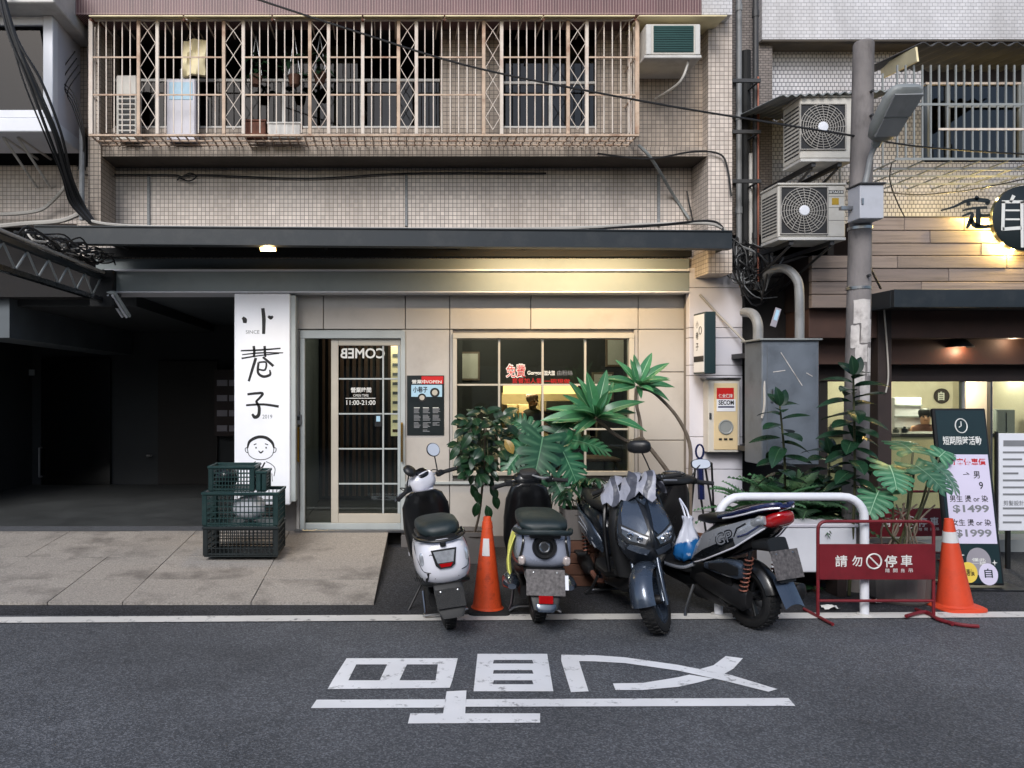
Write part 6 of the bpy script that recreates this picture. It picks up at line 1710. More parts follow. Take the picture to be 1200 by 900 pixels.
# ================================================================== STREET FURNITURE
def crate(label, x0, x1, y0, y1, D0, dep, m='crate', rows=4, cols=16):
    a_, b_ = W(x0, y1, D0), W(x1, y0, D0)
    t = thing('plastic_crate', label, 'crate', ((a_.x + b_.x) / 2, D0 + dep / 2, a_.z), 'crates stacked beside the gate')
    x0, x1, z0, z1 = a_.x, b_.x, a_.z, b_.z; yb = D0 + dep; k_ = M[m]
    obj('base', MB().box((x0 + .01, D0 + .01, z0), (x1 - .01, yb - .01, z0 + .012)), k_, t, smooth=0)
    obj('rim', MB().box((x0 - .008, D0 - .008, z1 - .025), (x1 + .008, D0 + .012, z1), .004).box((x0 - .008, yb - .012, z1 - .025), (x1 + .008, yb + .008, z1), .004).box((x0 - .008, D0 + .0125, z1 - .024), (x0 + .012, yb - .0125, z1 - .001), .003).box((x1 - .012, D0 + .0125, z1 - .024), (x1 + .008, yb - .0125, z1 - .001), .003), k_, t)
    for x in (x0, x1 - .045):
        for y in (D0, yb - .03): obj('corner_post', MB().box((x, y, z0 + .0125), (x + .045, y + .03, z1 - .0255), .004), k_, t)
    def side(horizontal, fixed, lo, hi, name):
        mb = MB(); n_ = cols if horizontal else max(5, int(cols * dep / (x1 - x0)))
        for i in range(n_ + 1):
            u = lo + (hi - lo) * i / n_
            if horizontal: mb.box((u - .004, fixed, z0 + .013), (u + .004, fixed + .008, z1 - .026))
            else: mb.box((fixed, u - .004, z0 + .013), (fixed + .008, u + .004, z1 - .026))
        for j in range(rows + 1):
            z = z0 + .02 + (z1 - z0 - .055) * j / rows; hgt = .010 if j not in (0, rows) else .016
            if horizontal: mb.box((lo, fixed + .001, z), (hi, fixed + .009, z + hgt))
            else: mb.box((fixed + .001, lo, z), (fixed + .009, hi, z + hgt))
        obj(name, mb, k_, t, smooth=0)
    side(True, D0 + .006, x0 + .046, x1 - .046, 'lattice_side'); side(True, yb - .016, x0 + .046, x1 - .046, 'lattice_side')
    side(False, x0 + .006, D0 + .031, yb - .031, 'lattice_side'); side(False, x1 - .016, D0 + .031, yb - .031, 'lattice_side')
    return t, (x0, x1, z0, z1)
_, e1 = crate('black green lattice crate at the bottom of the stack by the gate', 237.5, 326, 617.5, 653, 7.42, .5, 'crate_dark')
_, e2 = crate('green lattice crate in the middle of the stack by the gate', 236.5, 326, 577, 617.2, 7.42, .5, 'crate', 5)
_, e3 = crate('small green crate leaning on top of the stack by the gate', 244, 298, 546, 576.8, 7.44, .36, 'crate', 5, 12)
_, e4 = crate('short green crate end on beside the small one atop the stack', 300, 312, 552, 576.8, 7.44, .3, 'crate', 5, 4)
sack((e3[0] + .14, 7.6, (e3[2] + e3[3]) / 2 + .01), (.12, .12, .105), 'sc_blue_dark', 'crumpled dark plastic bag inside the small top crate')
sack(((e2[0] + e2[1]) / 2 + .05, 7.68, (e2[2] + e2[3]) / 2 - .02), (.16, .16, .13), 'white', 'white plastic bag inside the middle crate')
def cone(label, base, h, m, tilt=(0, 0, 0), band=False):
    t = thing('traffic_cone', label, 'traffic cone', base, 'traffic cones', rot=tilt, local=True)
    obj('base', MB().loft([ring((0, 0, z), (r_, 0, 0), (0, r_, 0), 7, 28) for z, r_ in ((0, .165), (.02, .165), (.03, .15))]), M['black_matte' if m == 'cone' else m], t)
    R0, R1 = (.118 if m == 'cone' else .128), .03
    rr = lambda z: R0 + (R1 - R0) * (z - .03) / (h - .03)
    obj('body', MB().lathe([(R0 + .012, .031), (rr(.05), .045), (rr(h * .5), h * .5), (R1, h), (R1 - .008, h), (R1 - .012, h - .03)], None, 28), M[m], t, smooth=35)
    if band:
        obj('reflective_band', MB().lathe([(rr(h * .74) + .002, h * .74), (rr(h * .86) + .002, h * .86)], None, 28), M['reflect'], t)
    else:
        rows = []
        for i in range(4):
            z = h * (.60 + .18 * i / 3); rows.append([Vector((math.sin(a_) * (rr(z) + .003), -math.cos(a_) * (rr(z) + .003), z)) for a_ in (-.75, -.45, -.15, .15)])
        obj('reflective_patch', MB().grid(rows), M['reflect'], t, recalc=False)
        obj('top_collar', MB().lathe([(rr(h * .88) + .004, h * .88), (rr(h * .95) + .004, h * .95)], None, 24), M['cone_old'], t)
    return t
cone('scuffed orange traffic cone with pale patch between the white and the grey scooter', G(571, 716), .75, 'cone')
cone('orange traffic cone with one white band beside the red no parking stand', G(1119, 713) + Vector((0, .0, .004)), .72, 'cone_new', (0, R(-4), 0), True)
# guard rail
gr = thing('guard_rail', 'white bent tube guard rail behind the dark blue scooter', 'guard rail', G(1015, 722))
GD = 5.98; zt_ = W(0, 582, GD).z; xl_, xr2 = W(842, 0, GD).x, W(1013, 0, GD).x
pts = [(xl_, GD, .005), (xl_, GD, zt_ - .22)] + [(xl_ + .17 - .17 * math.cos(a_), GD, zt_ - .17 + .17 * math.sin(a_)) for a_ in [R(k * 15) for k in range(1, 6)]] + [(xl_ + .19, GD, zt_), (xr2 - .19, GD, zt_)] + [(xr2 - .17 + .17 * math.sin(a_), GD, zt_ - .17 + .17 * math.cos(a_)) for a_ in [R(k * 15) for k in range(1, 6)]] + [(xr2, GD, zt_ - .22), (xr2, GD, .005)]
obj('bent_tube', MB().tube(pts, .032, 14), M['white'], gr, smooth=50)
for x in (xl_, xr2): obj('foot_plate', MB().lathe([(0, .0), (.055, 0), (.055, .01), (.034, .014)], Matrix.Translation((x, GD, .0045)), 20), M['white_dirty'], gr)
# red no-parking stand
def stand(label, x0, x1, D0):
    a_, b_ = W(x0, 0, D0).x, W(x1, 0, D0).x; zz = lambda y: W(0, y, 5.9).z; w_ = b_ - a_; cx_ = (a_ + b_) / 2
    t = thing('no_parking_stand', label, 'sign stand', (cx_, D0, .0), 'red no parking stands', local=True)
    h = zz(611); r_ = .0125; hw = w_ / 2
    pts = [(-hw, 0, .03), (-hw, 0, h - .07)] + [(-hw + .06 - .06 * math.cos(q), 0, h - .06 + .06 * math.sin(q)) for q in [R(k * 18) for k in range(1, 5)]] + [(-hw + .07, 0, h), (hw - .07, 0, h)] + [(hw - .06 + .06 * math.sin(q), 0, h - .06 + .06 * math.cos(q)) for q in [R(k * 18) for k in range(1, 5)]] + [(hw, 0, h - .07), (hw, 0, .03)]
    obj('tube_frame', MB().tube(pts, r_, 10), M['red_sign'], t, smooth=50)
    obj('lower_rail', MB().tube([(-hw, 0, zz(704)), (hw, 0, zz(704))], r_ * .9, 8), M['red_sign'], t)
    for s in (-1, 1): obj('foot', MB().tube([(s * hw, -.2, .017), (s * hw, .2, .017)], r_, 8), M['red_sign'], t)
    z1, z0 = zz(637), zz(678.5)
    obj('sign_panel', MB().box((-hw + .0, -.02, z0), (hw, -.0135, z1), .002), M['red_sign'], t)
    u = lambda px: (px - 958.5) / (1094 - 958.5) * w_ - hw
    def tx(s, px0, px1, y0, y1, bold=.015):
        obj('lettering', text_mb(s, FRONT((u(px0), -.0205, zz(y1))), u(px1) - u(px0), zz(y0) - zz(y1), .001, bold), M['letter_white'], t, smooth=0, recalc=False)
    tx('請', 977, 991, 650, 663.5); tx('勿', 996.5, 1008.5, 650.5, 663); tx('停', 1034.5, 1049, 650, 664); tx('車', 1053.5, 1067, 649.5, 663)
    tx('隨', 1035.5, 1040.5, 665.5, 670, .0); tx('開', 1044.5, 1049.5, 665.5, 670, 0); tx('拖', 1053.5, 1058, 665.5, 670, 0); tx('吊', 1062.5, 1067.5, 665.5, 670, 0)
    cc = Vector((u(1022), -.0225, zz(657))); rr = .056
    obj('no_entry_ring', MB().tube([cc + Vector((rr * math.cos(q), 0, rr * math.sin(q))) for q in [2 * math.pi * k / 28 for k in range(28)]], .0065, 5, closed=True).tube([cc + Vector((-rr * .7, 0, rr * .7)), cc + Vector((rr * .7, 0, -rr * .7))], .0065, 5), M['letter_white'], t)
    return t
st1 = stand('dark red no parking stand with white characters in front of the ribbed tub', 958.5, 1094, 5.9)
st2 = copy_tree(st1, None, (W(1068, 0, 7.62).x, 7.62, 0.004), 'second dark red no parking stand half hidden behind the pale monstera')
st2.rotation_euler = (0, 0, R(4))
# bent tube lying at the foot of the stand
obj('loose_tube', MB().tube(smoothpath([G(1062, 722, .03), G(1085, 717, .03), G(1100, 726, .02), G(1125, 732, .018), G(1147, 734, .018)], 5), .014, 8), M['red_sign'], None, label='loose bent red tube lying at the foot of the no parking stand', cat='tube')
# standing price board
pb = thing('price_board', 'tall dark standing board with price poster and three round badges before the salon', 'sign', (W(1144, 0, 6.78).x, 6.78, .005), rot=(R(-8.5), 0, R(-2)), local=True)
hw, hh = .235, 1.6
obj('frame', MB().box((-hw, -.02, .03), (hw, .02, hh), .008), M['black'], pb)
obj('face', MB().box((-hw + .02, -.023, .05), (hw - .02, -.0205, hh - .02)), M['sign_green'], pb, smooth=0)
obj('base_plate', MB().box((-hw - .02, -.1, .0), (hw + .16, .28, .012), .004, Matrix.Rotation(R(8.5), 4, 'X')), M['black'], pb)
obj('rear_strut', MB().tube([(0, .02, 1.0), (0, .2, .04)], .012, 8), M['black'], pb)
obj('poster', MB().box((-hw + .045, -.0265, .39), (hw - .03, -.0235, 1.18)), M['lilac'], pb, smooth=0)
def bt_(s, x0, x1, z0, z1, m, bold=.01, y=-.0275): obj('lettering', text_mb(s, FRONT((x0, y, z0)), x1 - x0, z1 - z0, .0005, bold), M[m], pb, smooth=0, recalc=False)
bt_('短期限時活動', -.175, .165, 1.265, 1.345, 'letter_white', .015, -.0238)
bt_('新客優惠價', -.14, .18, 1.085, 1.145, 'red', .02); bt_('→', -.03, .03, .98, 1.02, 'ink'); bt_('男', .06, .115, .965, 1.03, 'ink'); bt_('9', .10, .135, .87, .935, 'ink')
bt_('男生 燙 or 染', -.17, .165, .755, .815, 'ink'); bt_('$1499', -.15, .165, .655, .73, 'ink_grey', .03); bt_('女生 燙 or 染', -.17, .17, .545, .605, 'ink'); bt_('$1999', -.15, .165, .44, .515, 'ink_grey', .03)
clk = Vector((.0, -.0245, 1.44))
obj('clock_icon', MB().tube([clk + Vector((.052 * math.cos(q), 0, .064 * math.sin(q))) for q in [2 * math.pi * k / 24 for k in range(24)]], .005, 5, closed=True).tube([clk + Vector((0, 0, .04)), clk, clk + Vector((-.022, 0, -.015))], .005, 5), M['letter_white'], pb)
for x, z, rx, rz, m, s, mt_, sx in ((.03, .235, .105, .12, 'grey_mid', '僅此\n一檔', 'letter_white', .06), (-.07, .14, .078, .09, 'yellow', '巨惠價', 'ink', .05), (.10, .125, .082, .095, 'lilac', '自', 'sign_green', .035)):
    yy = {'grey_mid': -.0236, 'yellow': -.026, 'lilac': -.0262}[m]
    obj('badge', MB().loft([[Vector((x + rx * k2 * math.cos(q), yy - dy_, z + rz * k2 * math.sin(q))) for q in [2 * math.pi * k / 28 for k in range(28)]] for k2, dy_ in ((1, 0), (1, .001), (.98, .0015))]), M[m], pb, smooth=0)
    obj('lettering', text_mb(s, FRONT((x - sx, yy - .0021, z - .03)), sx * 2, .06 if s != '自' else .08, .0003, .015), M[mt_], pb, smooth=0, recalc=False)
for x, z, r_ in ((-.12, .29, .035), (.165, .225, .026)):
    obj('sparkle', MB().prism([(r_ * (1 if k % 2 == 0 else .28) * math.cos(k * math.pi / 4), r_ * (1 if k % 2 == 0 else .28) * math.sin(k * math.pi / 4)) for k in range(8)], .001, FRONT((x, -.0235, z))), M['letter_white'], pb, smooth=0)
# price list poster at the salon entrance
pl = thing('price_list', 'white price list poster on a dark stand at the salon entrance', 'poster', W(1195, 640, 7.6))
p_, q_ = W(1171, 622, 7.5), W(1235, 508, 7.5)
obj('board', MB().box((p_.x, 7.5, p_.z), (q_.x, 7.53, q_.z), .004), M['white'], pl)
obj('dark_edge', MB().box((p_.x - .02, 7.51, p_.z - .02), (p_.x - .0005, 7.54, q_.z + .02), .003), M['black'], pl)
obj('leg', MB().box((p_.x + .1, 7.531, .005), (p_.x + .14, 7.56, q_.z - .1), .003), M['black'], pl)
fbox('heading_bar', M['ink_grey'], pl, 1176, 1230, 516, 523, 7.497, 7.4995, 0)
for k in range(11):
    y = 529 + k * 8.2
    if k == 7: ptext('lettering', '剪髮設計', M['ink_grey'], pl, 1176, 1200, y, y + 6, 7.4975); continue
    fbox('price_line', M['ink_grey'], pl, 1175.5, 1175.5 + random.uniform(18, 45), y, y + 2.2, 7.497, 7.4995, 0)
# scraps of paper at the kerb
for (x, y), lab in (((971, 713), 'crumpled white paper scrap at the foot of the guard rail'), ((1020, 706), 'small torn paper scrap beside the guard rail foot')):
    c = G(x, y, .012); pm_ = MB(); rws = []
    for i in range(5): rws.append([c + Vector((-.05 + .025 * j + random.uniform(-.006, .006), -.04 + .02 * i, random.uniform(0, .03))) for j in range(6)])
    pm_.grid(rws); obj('paper_scrap', pm_, M['letter_white'], None, smooth=0, label=lab, cat='paper')
# folded frame behind the blue scooter
ff = thing('folded_frame', 'dark blue folded frame with loop handle leaning on the white pillar', 'frame', W(824, 640, 8.2))
D = 8.1
obj('loop_handle', MB().tube([W(820 + 4.5 * math.cos(q), 529 + 8 * math.sin(q), D) for q in [2 * math.pi * k / 16 for k in range(16)]], .011, 6, closed=True), M['sc_navy'], ff)
obj('post', MB().tube([W(820, 537, D), W(821, 560, D), W(822, 585, D)], .035, 8), M['sc_navy'], ff)
for a_, b_ in (((815, 545), (806, 640)), ((826, 545), (842, 642)), ((812, 541), (834, 543)), ((834, 543), (838, 642)), ((818, 560), (830, 642))):
    p0 = W(*a_, D); p1 = W(*b_, D + .2); obj('rod', MB().tube([p0, p1 if p1.z > .01 else Vector((p1.x, p1.y, .01))], .011, 6), M['black'], ff)

# ================================================================== PEOPLE INSIDE
def person(label, at, height, face, arms, cloth, cap=None):
    """standing figure seen from the chest up behind a counter; grown from a joint skeleton"""
    s = height / 1.7; yaw = Matrix.Rotation(face, 4, 'Z')
    J = {'pel': (0, 0, .92, .15), 'wai': (0, 0, 1.08, .13), 'che': (0, -.01, 1.28, .155), 'nek': (0, -.01, 1.44, .06), 'hd0': (0, -.03, 1.54, .085), 'hd1': (0, -.035, 1.64, .095),
         'hl': (-.09, 0, .88, .09), 'kl': (-.1, -.02, .48, .065), 'al': (-.1, .02, .08, .045), 'fl': (-.1, -.12, .035, .035), 'hr': (.09, 0, .88, .09), 'kr': (.1, -.02, .48, .065), 'ar': (.1, .02, .08, .045), 'fr': (.1, -.12, .035, .035),
         'sl': (-.18, 0, 1.38, .065), 'el': (-.24, -.06, 1.1, .045), 'wl': (-.2, -.28, 1.05, .032), 'pl': (-.18, -.37, 1.05, .034), 'sr': (.18, 0, 1.38, .065), 'er': (.24, -.06, 1.1, .045), 'wr': (.2, -.28, 1.05, .032), 'pr': (.18, -.37, 1.05, .034)}
    E = [('pel', 'wai'), ('wai', 'che'), ('che', 'nek'), ('nek', 'hd0'), ('hd0', 'hd1'), ('pel', 'hl'), ('hl', 'kl'), ('kl', 'al'), ('al', 'fl'), ('pel', 'hr'), ('hr', 'kr'), ('kr', 'ar'), ('ar', 'fr'), ('che', 'sl'), ('sl', 'el'), ('el', 'wl'), ('wl', 'pl'), ('che', 'sr'), ('sr', 'er'), ('er', 'wr'), ('wr', 'pr')]
    for side, sg in (('l', 1), ('r', -1)):
        for k in range(5):
            a = 'f%s%d' % (side, k); px_ = -.18 if side == 'l' else .18
            J[a] = (px_ + (k - 2) * .017 - (.03 * (1 if side == 'r' else -1) if k == 0 else 0), -.43 + abs(k - 2) * .008, 1.045, .009); J[a + 'b'] = (J[a][0], J[a][1] - .03, 1.02, .008)
            E += [('p' + side, a), (a, a + 'b')]
    keys = list(J); me = bpy.data.meshes.new('body')
    me.from_pydata([tuple(yaw @ Vector(J[k][:3]) * s) for k in keys], [(keys.index(a), keys.index(b)) for a, b in E], [])
    t = thing('person', label, 'person', at, local=True)
    o = bpy.data.objects.new('body', me); COL.objects.link(o); o.parent = t; OFF[o] = Vector((0, 0, 0))
    md = o.modifiers.new('skin', 'SKIN'); md.use_smooth_shade = True
    for k, v in zip(keys, me.skin_vertices[0].data): v.radius = (J[k][3] * s, J[k][3] * s); v.use_root = (k == 'pel')
    sb_ = o.modifiers.new('sub', 'SUBSURF'); sb_.levels = 1; sb_.render_levels = 1
    me.materials.append(M['skin'])
    T = lambda x, y, z: yaw @ Vector((x, y, z)) * s
    obj('shirt', MB().loft([ring(T(0, -.01, z), yaw @ Vector((w_, 0, 0)) * s, yaw @ Vector((0, d_, 0)) * s, 2.6, 18) for z, w_, d_ in ((.85, .19, .15), (1.08, .17, .15), (1.28, .21, .17), (1.40, .2, .13), (1.46, .1, .09))]), M[cloth], t, smooth=60)
    hd = MB().loft([ring(T(0, -.015 + .012, z), yaw @ Vector((w_, 0, 0)) * s, yaw @ Vector((0, d_, 0)) * s, 2.2, 16) for z, w_, d_ in ((1.58, .088, .06), (1.64, .105, .1), (1.70, .10, .105), (1.745, .06, .07))])
    obj('cap' if cap else 'hair', hd, M[cap or 'hair'], t, smooth=60)
    for x in (-.035, .035): obj('eye', MB().lathe([(0, .006), (.01, .003), (.012, 0)], frame(T(x, -.127, 1.6), yaw @ Vector((0, -1, 0))), 8), M['ink'], t)
    obj('nose', MB().loft([ring(T(0, -.12, 1.6), yaw @ Vector((.008, 0, 0)), yaw @ Vector((0, .01, 0)), 2, 8), ring(T(0, -.135, 1.565), yaw @ Vector((.015, 0, 0)), yaw @ Vector((0, .015, 0)), 2, 8)]), M['skin'], t)
    obj('mouth', MB().box((-.02, -.002, -.003), (.02, .002, .003), 0, Matrix.Translation(T(0, -.125, 1.53)) @ yaw), M['rust'], t, smooth=0)
    return t
person('cook in a pale cap and dark shirt behind the lit kitchen hatch', (W(624, 0, 11.7).x, 11.75, .18), 1.5, R(25), 0, 'cloth_dark', 'cloth_pale')
person('dark haired person in a red brown top behind the salon counter', (W(1084, 0, 10.75).x, 10.75, SF), 1.33, R(-30), 0, 'rust')

# ================================================================== SCOOTERS  (own axes: x forward, y to the rider's left, z up; origin under the rear axle)
WB = 1.22
def lx_(secs, e=2.6, n=24, yc=0.0):
    """body lofted along x: sections (x, z centre, half width, half height)"""
    return MB().loft([ring((s[0], yc, s[1]), (0, s[2], 0), (0, 0, s[3]), e, n) for s in secs])
def lz_(secs, e=2.6, n=28, bow=0.0):
    """shield lofted along z: sections (z, x centre, half width, half depth); bow sweeps the edges back"""
    rs = []
    for z, x, w, d in secs:
        r_ = ring((x, 0, z), (0, w, 0), (d, 0, 0), e, n)
        rs.append([Vector((p.x - bow * p.y * p.y, p.y, p.z)) for p in r_])
    return MB().loft(rs)
def steer(ang):
    u = Vector((-math.sin(R(26)), 0, math.cos(R(26)))); a_ = Vector((WB, 0, .235))
    return Matrix.Translation(a_) @ Matrix.Rotation(R(ang), 4, u) @ Matrix.Translation(-a_)
I4 = Matrix.Identity(4)
def wheel(t, x, r, w, Mx=I4, spokes=5, rim_m='black'):
    A = Mx @ frame((x, 0, r), (0, 1, 0))
    pr = [(r - .075, -w * .36), (r - .062, -w * .46), (r - .035, -w * .5), (r - .012, -w * .40), (r - .003, -w * .2), (r, 0), (r - .003, w * .2), (r - .012, w * .40), (r - .035, w * .5), (r - .062, w * .46), (r - .075, w * .36)]
    wh = obj('wheel', MB().lathe(pr, A, 40, closed=True), M['rubber'], t, smooth=40)
    # tread blocks
    tr = MB()
    for k in range(36):
        for s in (-1, 1):
            q = Matrix.Rotation(2 * math.pi * (k + (.5 if s > 0 else 0)) / 36, 4, 'Z')
            tr.box((r - .008, s * 0 - .007, s * w * .04), (r + .003, .007, s * w * .36), 0, A @ q)
    obj('tread', tr, M['rubber'], wh, smooth=0, kind='stuff')
    rr = r - .07
    obj('rim', MB().lathe([(rr - .014, -w * .38), (rr + .006, -w * .42), (rr + .004, w * .42), (rr - .014, w * .38), (rr - .02, 0)], A, 36, closed=True), M[rim_m], wh)
    for k in range(spokes):
        q = Matrix.Rotation(2 * math.pi * k / spokes, 4, 'Z')
        obj('spoke', MB().box((.02, -.012, -.018), (rr - .012, .012, .018), .005, A @ q), M[rim_m], wh)
    obj('hub', MB().lathe([(0, -w * .55), (.03, -w * .55), (.036, -w * .3), (.036, w * .3), (.03, w * .55), (0, w * .55)], A, 18), M['engine'], wh)
    obj('brake_disc', MB().lathe([(.05, -w * .5 - .004), (.092, -w * .5 - .004), (.092, -w * .5), (.05, -w * .5)], A, 28, closed=True), M['steel'], wh)
    return wh
def arc_fender(r, w, x, a0, a1, Mx=I4, th=.008, n=10, drop=.45, zc=.235):
    """mudguard shell over a wheel between two angles (degrees, from forward, going up)"""
    rows = []
    for i in range(n + 1):
        a_ = R(a0 + (a1 - a0) * i / n); row = []
        for j in range(9):
            s = -1 + 2 * j / 8; rr = r - drop * w * abs(s) ** 3
            row.append(Mx @ Vector((x + rr * math.cos(a_), s * w / 2, zc + rr * math.sin(a_))))
        rows.append(row)
    mb = MB().grid(rows)
    rows2 = []
    for i in range(n + 1):
        a_ = R(a0 + (a1 - a0) * i / n); row = []
        for j in range(9):
            s = -1 + 2 * j / 8; rr = r - th - drop * w * abs(s) ** 3
            row.append(Mx @ Vector((x + rr * math.cos(a_), s * (w / 2 - th * .5), zc + rr * math.sin(a_))))
        rows2.append(row)
    mb.grid(rows2); mb.grid([rows[0], rows2[0]]); mb.grid([rows[-1], rows2[-1]])
    mb.grid([[r_[0] for r_ in rows], [r_[0] for r_ in rows2]]); mb.grid([[r_[-1] for r_ in rows], [r_[-1] for r_ in rows2]])
    return mb
def fork(t, Mx, m='sc_black', top=.62):
    u = Vector((-math.sin(R(26)), 0, math.cos(R(26))))
    for s in (-1, 1):
        a_ = Vector((WB, s * .075, .235)); obj('fork_leg', MB().tube([Mx @ (a_ - u * .02), Mx @ (a_ + u * .18), Mx @ (a_ + u * .40)], [.024, .022, .016], 10), M[m], t)
    obj('steering_column', MB().tube([Mx @ (Vector((WB, 0, .235)) + u * .36), Mx @ (Vector((WB, 0, .235)) + u * .80)], .028, 10), M['sc_black'], t)
def bars(t, Mx, x, z, hw=.33, rise=.02, levers=True, m='black'):
    hb = obj('handlebar', MB().tube([Mx @ Vector(p) for p in smoothpath([(x - .09, -hw, z - .02), (x - .04, -hw * .62, z), (x, -hw * .25, z + rise), (x, hw * .25, z + rise), (x - .04, hw * .62, z), (x - .09, hw, z - .02)], 4)], .011, 8), M['steel'], t)
    for s in (-1, 1):
        g0 = Mx @ Vector((x - .052, s * hw * .66, z - .005)); g1 = Mx @ Vector((x - .092, s * (hw + .012), z - .021))
        obj('grip', MB().tube([g0, g0.lerp(g1, .08), g0.lerp(g1, .92), g1], [.021, .0175, .0175, .022], 10), M['black_matte'], hb)
        obj('switch_box', MB().box((-.022, -.03, -.024), (.022, .03, .024), .008, Mx @ Matrix.Translation((x - .045, s * hw * .56, z))), M['black'], hb)
        if levers:
            obj('brake_lever', MB().tube([Mx @ Vector(p) for p in ((x - .02, s * hw * .55, z - .01), (x + .03, s * hw * .72, z - .02), (x + .0, s * hw * .98, z - .045))], [.009, .007, .006], 6), M['steel'] if s > 0 else M['black'], hb)
    return hb
def mirror(t, Mx, base, top, facing, w, h, round_=False, back='black'):
    """mirror head on a stalk; facing is the way the glass looks"""
    b_, p = Mx @ Vector(base), Mx @ Vector(top); f_ = (Mx.to_3x3() @ Vector(facing)).normalized()
    mi = obj('mirror', MB().tube(smoothpath([b_, b_.lerp(p, .5) + Vector((0, 0, .01)), p], 4), .006, 6), M['black'], t)
    A = frame(p, f_); e = 2 if round_ else 3
    rg = lambda k, z: [A @ q for q in ring((0, 0, z), (w * k, 0, 0), (0, h * k, 0), e, 22)]
    obj('mirror_shell', MB().loft([rg(1, .006), rg(1.04, 0), rg(.9, -.022), rg(.45, -.036)]), M[back], mi, smooth=50)
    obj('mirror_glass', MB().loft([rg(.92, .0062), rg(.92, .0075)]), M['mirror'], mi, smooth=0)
    return mi
def plate(t, c, w, h, n, m='plate'):
    A = frame(c, n)
    p_ = obj('license_plate', MB().box((-w / 2, -h / 2, -.002), (w / 2, h / 2, .002), .001, A), M[m], t)
    for s in (-1, 1): obj('screw', MB().lathe([(0, .005), (.006, .004), (.007, .002)], A @ Matrix.Translation((s * w * .3, h * .38, 0)), 8), M['steel'], p_)
    return p_
def decal(t, name, poly, A, m, d=.003):
    return obj(name, MB().prism(poly, d, A), M[m], t, smooth=0)
def running_gear(t, r, w, Mx, engine=True, rim='black', fr_m='sc_black', left_case=True):
    wheel(t, 0, r, w, I4, 5, rim); wheel(t, WB, r, w * .92, Mx, 5, rim)
    fork(t, Mx, fr_m)
    if engine:
        obj('swing_case', lx_([(-.10, r, .03, .06), (-.05, r, .045, .09), (.12, r + .03, .05, .085), (.30, r + .06, .055, .075), (.42, r + .07, .04, .05)], 3, 18, .115), M['engine'], t, smooth=40)
        obj('crankcase', lx_([(.14, r + .06, .08, .09), (.28, r + .08, .10, .11), (.42, r + .06, .07, .08)], 3, 18, -.01), M['engine'], t, smooth=40)
        ex = MB().tube(smoothpath([(.38, -.06, .2), (.3, -.13, .15), (.12, -.15, .2)], 4), .022, 8)
        obj('exhaust_pipe', ex, M['rust'], t)
        obj('muffler', MB().loft([ring((x, -.16, z), (0, a_, 0), (0, 0, b_), 2.4, 18) for x, z, a_, b_ in ((.16, .205, .025, .03), (.1, .215, .05, .06), (-.2, .29, .058, .07), (-.3, .315, .05, .06), (-.32, .32, .02, .025))]), M['engine'], t, smooth=40)
def shock(t, y, p0, p1, m='copper'):
    p0, p1 = Vector(p0), Vector(p1); pts = []
    d = (p1 - p0); u = d.normalized(); a_ = u.orthogonal().normalized(); b_ = u.cross(a_)
    for k in range(64): q = k / 8 * 2 * math.pi; pts.append(p0 + d * (.12 + .76 * k / 63) + (a_ * math.cos(q) + b_ * math.sin(q)) * .028)
    s_ = obj('shock_absorber', MB().tube([p0, p1], .014, 8), M['black'], t)
    obj('spring', MB().tube(pts, .0055, 6), M[m], s_)

def seam(t, secs, e, path, m='black', r=.0032, yc=0.0, X=None):
    """thin joint line lying on a body lofted along x; path = (x, angle in degrees from the rider's left, going up)"""
    pts = []
    for x, an in path:
        for p0, p1 in zip(secs[:-1], secs[1:]):
            if p0[0] <= x <= p1[0]:
                f_ = (x - p0[0]) / (p1[0] - p0[0]); z, w_, h_ = [p0[i] + (p1[i] - p0[i]) * f_ for i in (1, 2, 3)]
                ca, sa = math.cos(R(an)), math.sin(R(an))
                pts.append(Vector((x, yc + w_ * math.copysign(abs(ca) ** (2 / e), ca), z + h_ * math.copysign(abs(sa) ** (2 / e), sa)))); break
    mb = MB().tube(smoothpath(pts, 5), r, 5)
    if X is not None: mb.xf(X)
    obj('panel_gap', mb, M[m], t)
def hoses(t, Mx, x, z):
    for k, (y0, y1) in enumerate(((-.2, -.03), (.2, .04), (.12, .01), (-.1, -.02))):
        obj('control_cable', MB().tube([Mx @ q for q in smoothpath([(x - .02, y0, z), (x + .06, y0 * .9, z + .03 - .01 * k), (x + .09, y0 * .4, z - .04), (x + .04, y1, z - .14)], 5)], .0045, 6), M['cable'], t)

# ------------------------------------------------------------------ 1: white retro scooter seen from behind
def place(name, label, at, heading, lean):
    return thing(name, label, 'scooter', at, 'scooters parked before the eatery', rot=(Matrix.Rotation(heading, 4, 'Z') @ Matrix.Rotation(lean, 4, 'X')).to_euler(), local=True)
c0 = G(527, 735)
s1 = place('motor_scooter', 'white rounded scooter with dark teal seat parked beside the orange cone', c0 + Vector((0, 0, .004)), R(90 + 3), R(-8))
S1 = steer(32)
running_gear(s1, .225, .10, S1, False)
obj('swing_arm', lx_([(-.04, .225, .03, .05), (.1, .25, .04, .06), (.34, .30, .04, .05)], 3, 16, .10), M['engine'], s1, smooth=40)
obj('motor_cover', MB().lathe([(0, .1), (.06, .1), (.085, .07), (.09, .0)], frame((0, -.02, .225), (0, 1, 0)), 24), M['engine'], s1)
obj('rear_body', lx_([(-.385, .585, .065, .05), (-.375, .58, .12, .105), (-.34, .57, .158, .15), (-.25, .56, .188, .178), (-.08, .555, .203, .185), (.1, .55, .192, .185), (.24, .53, .155, .175), (.33, .5, .115, .14)], 2.9, 32), M['sc_white'], s1, smooth=60)
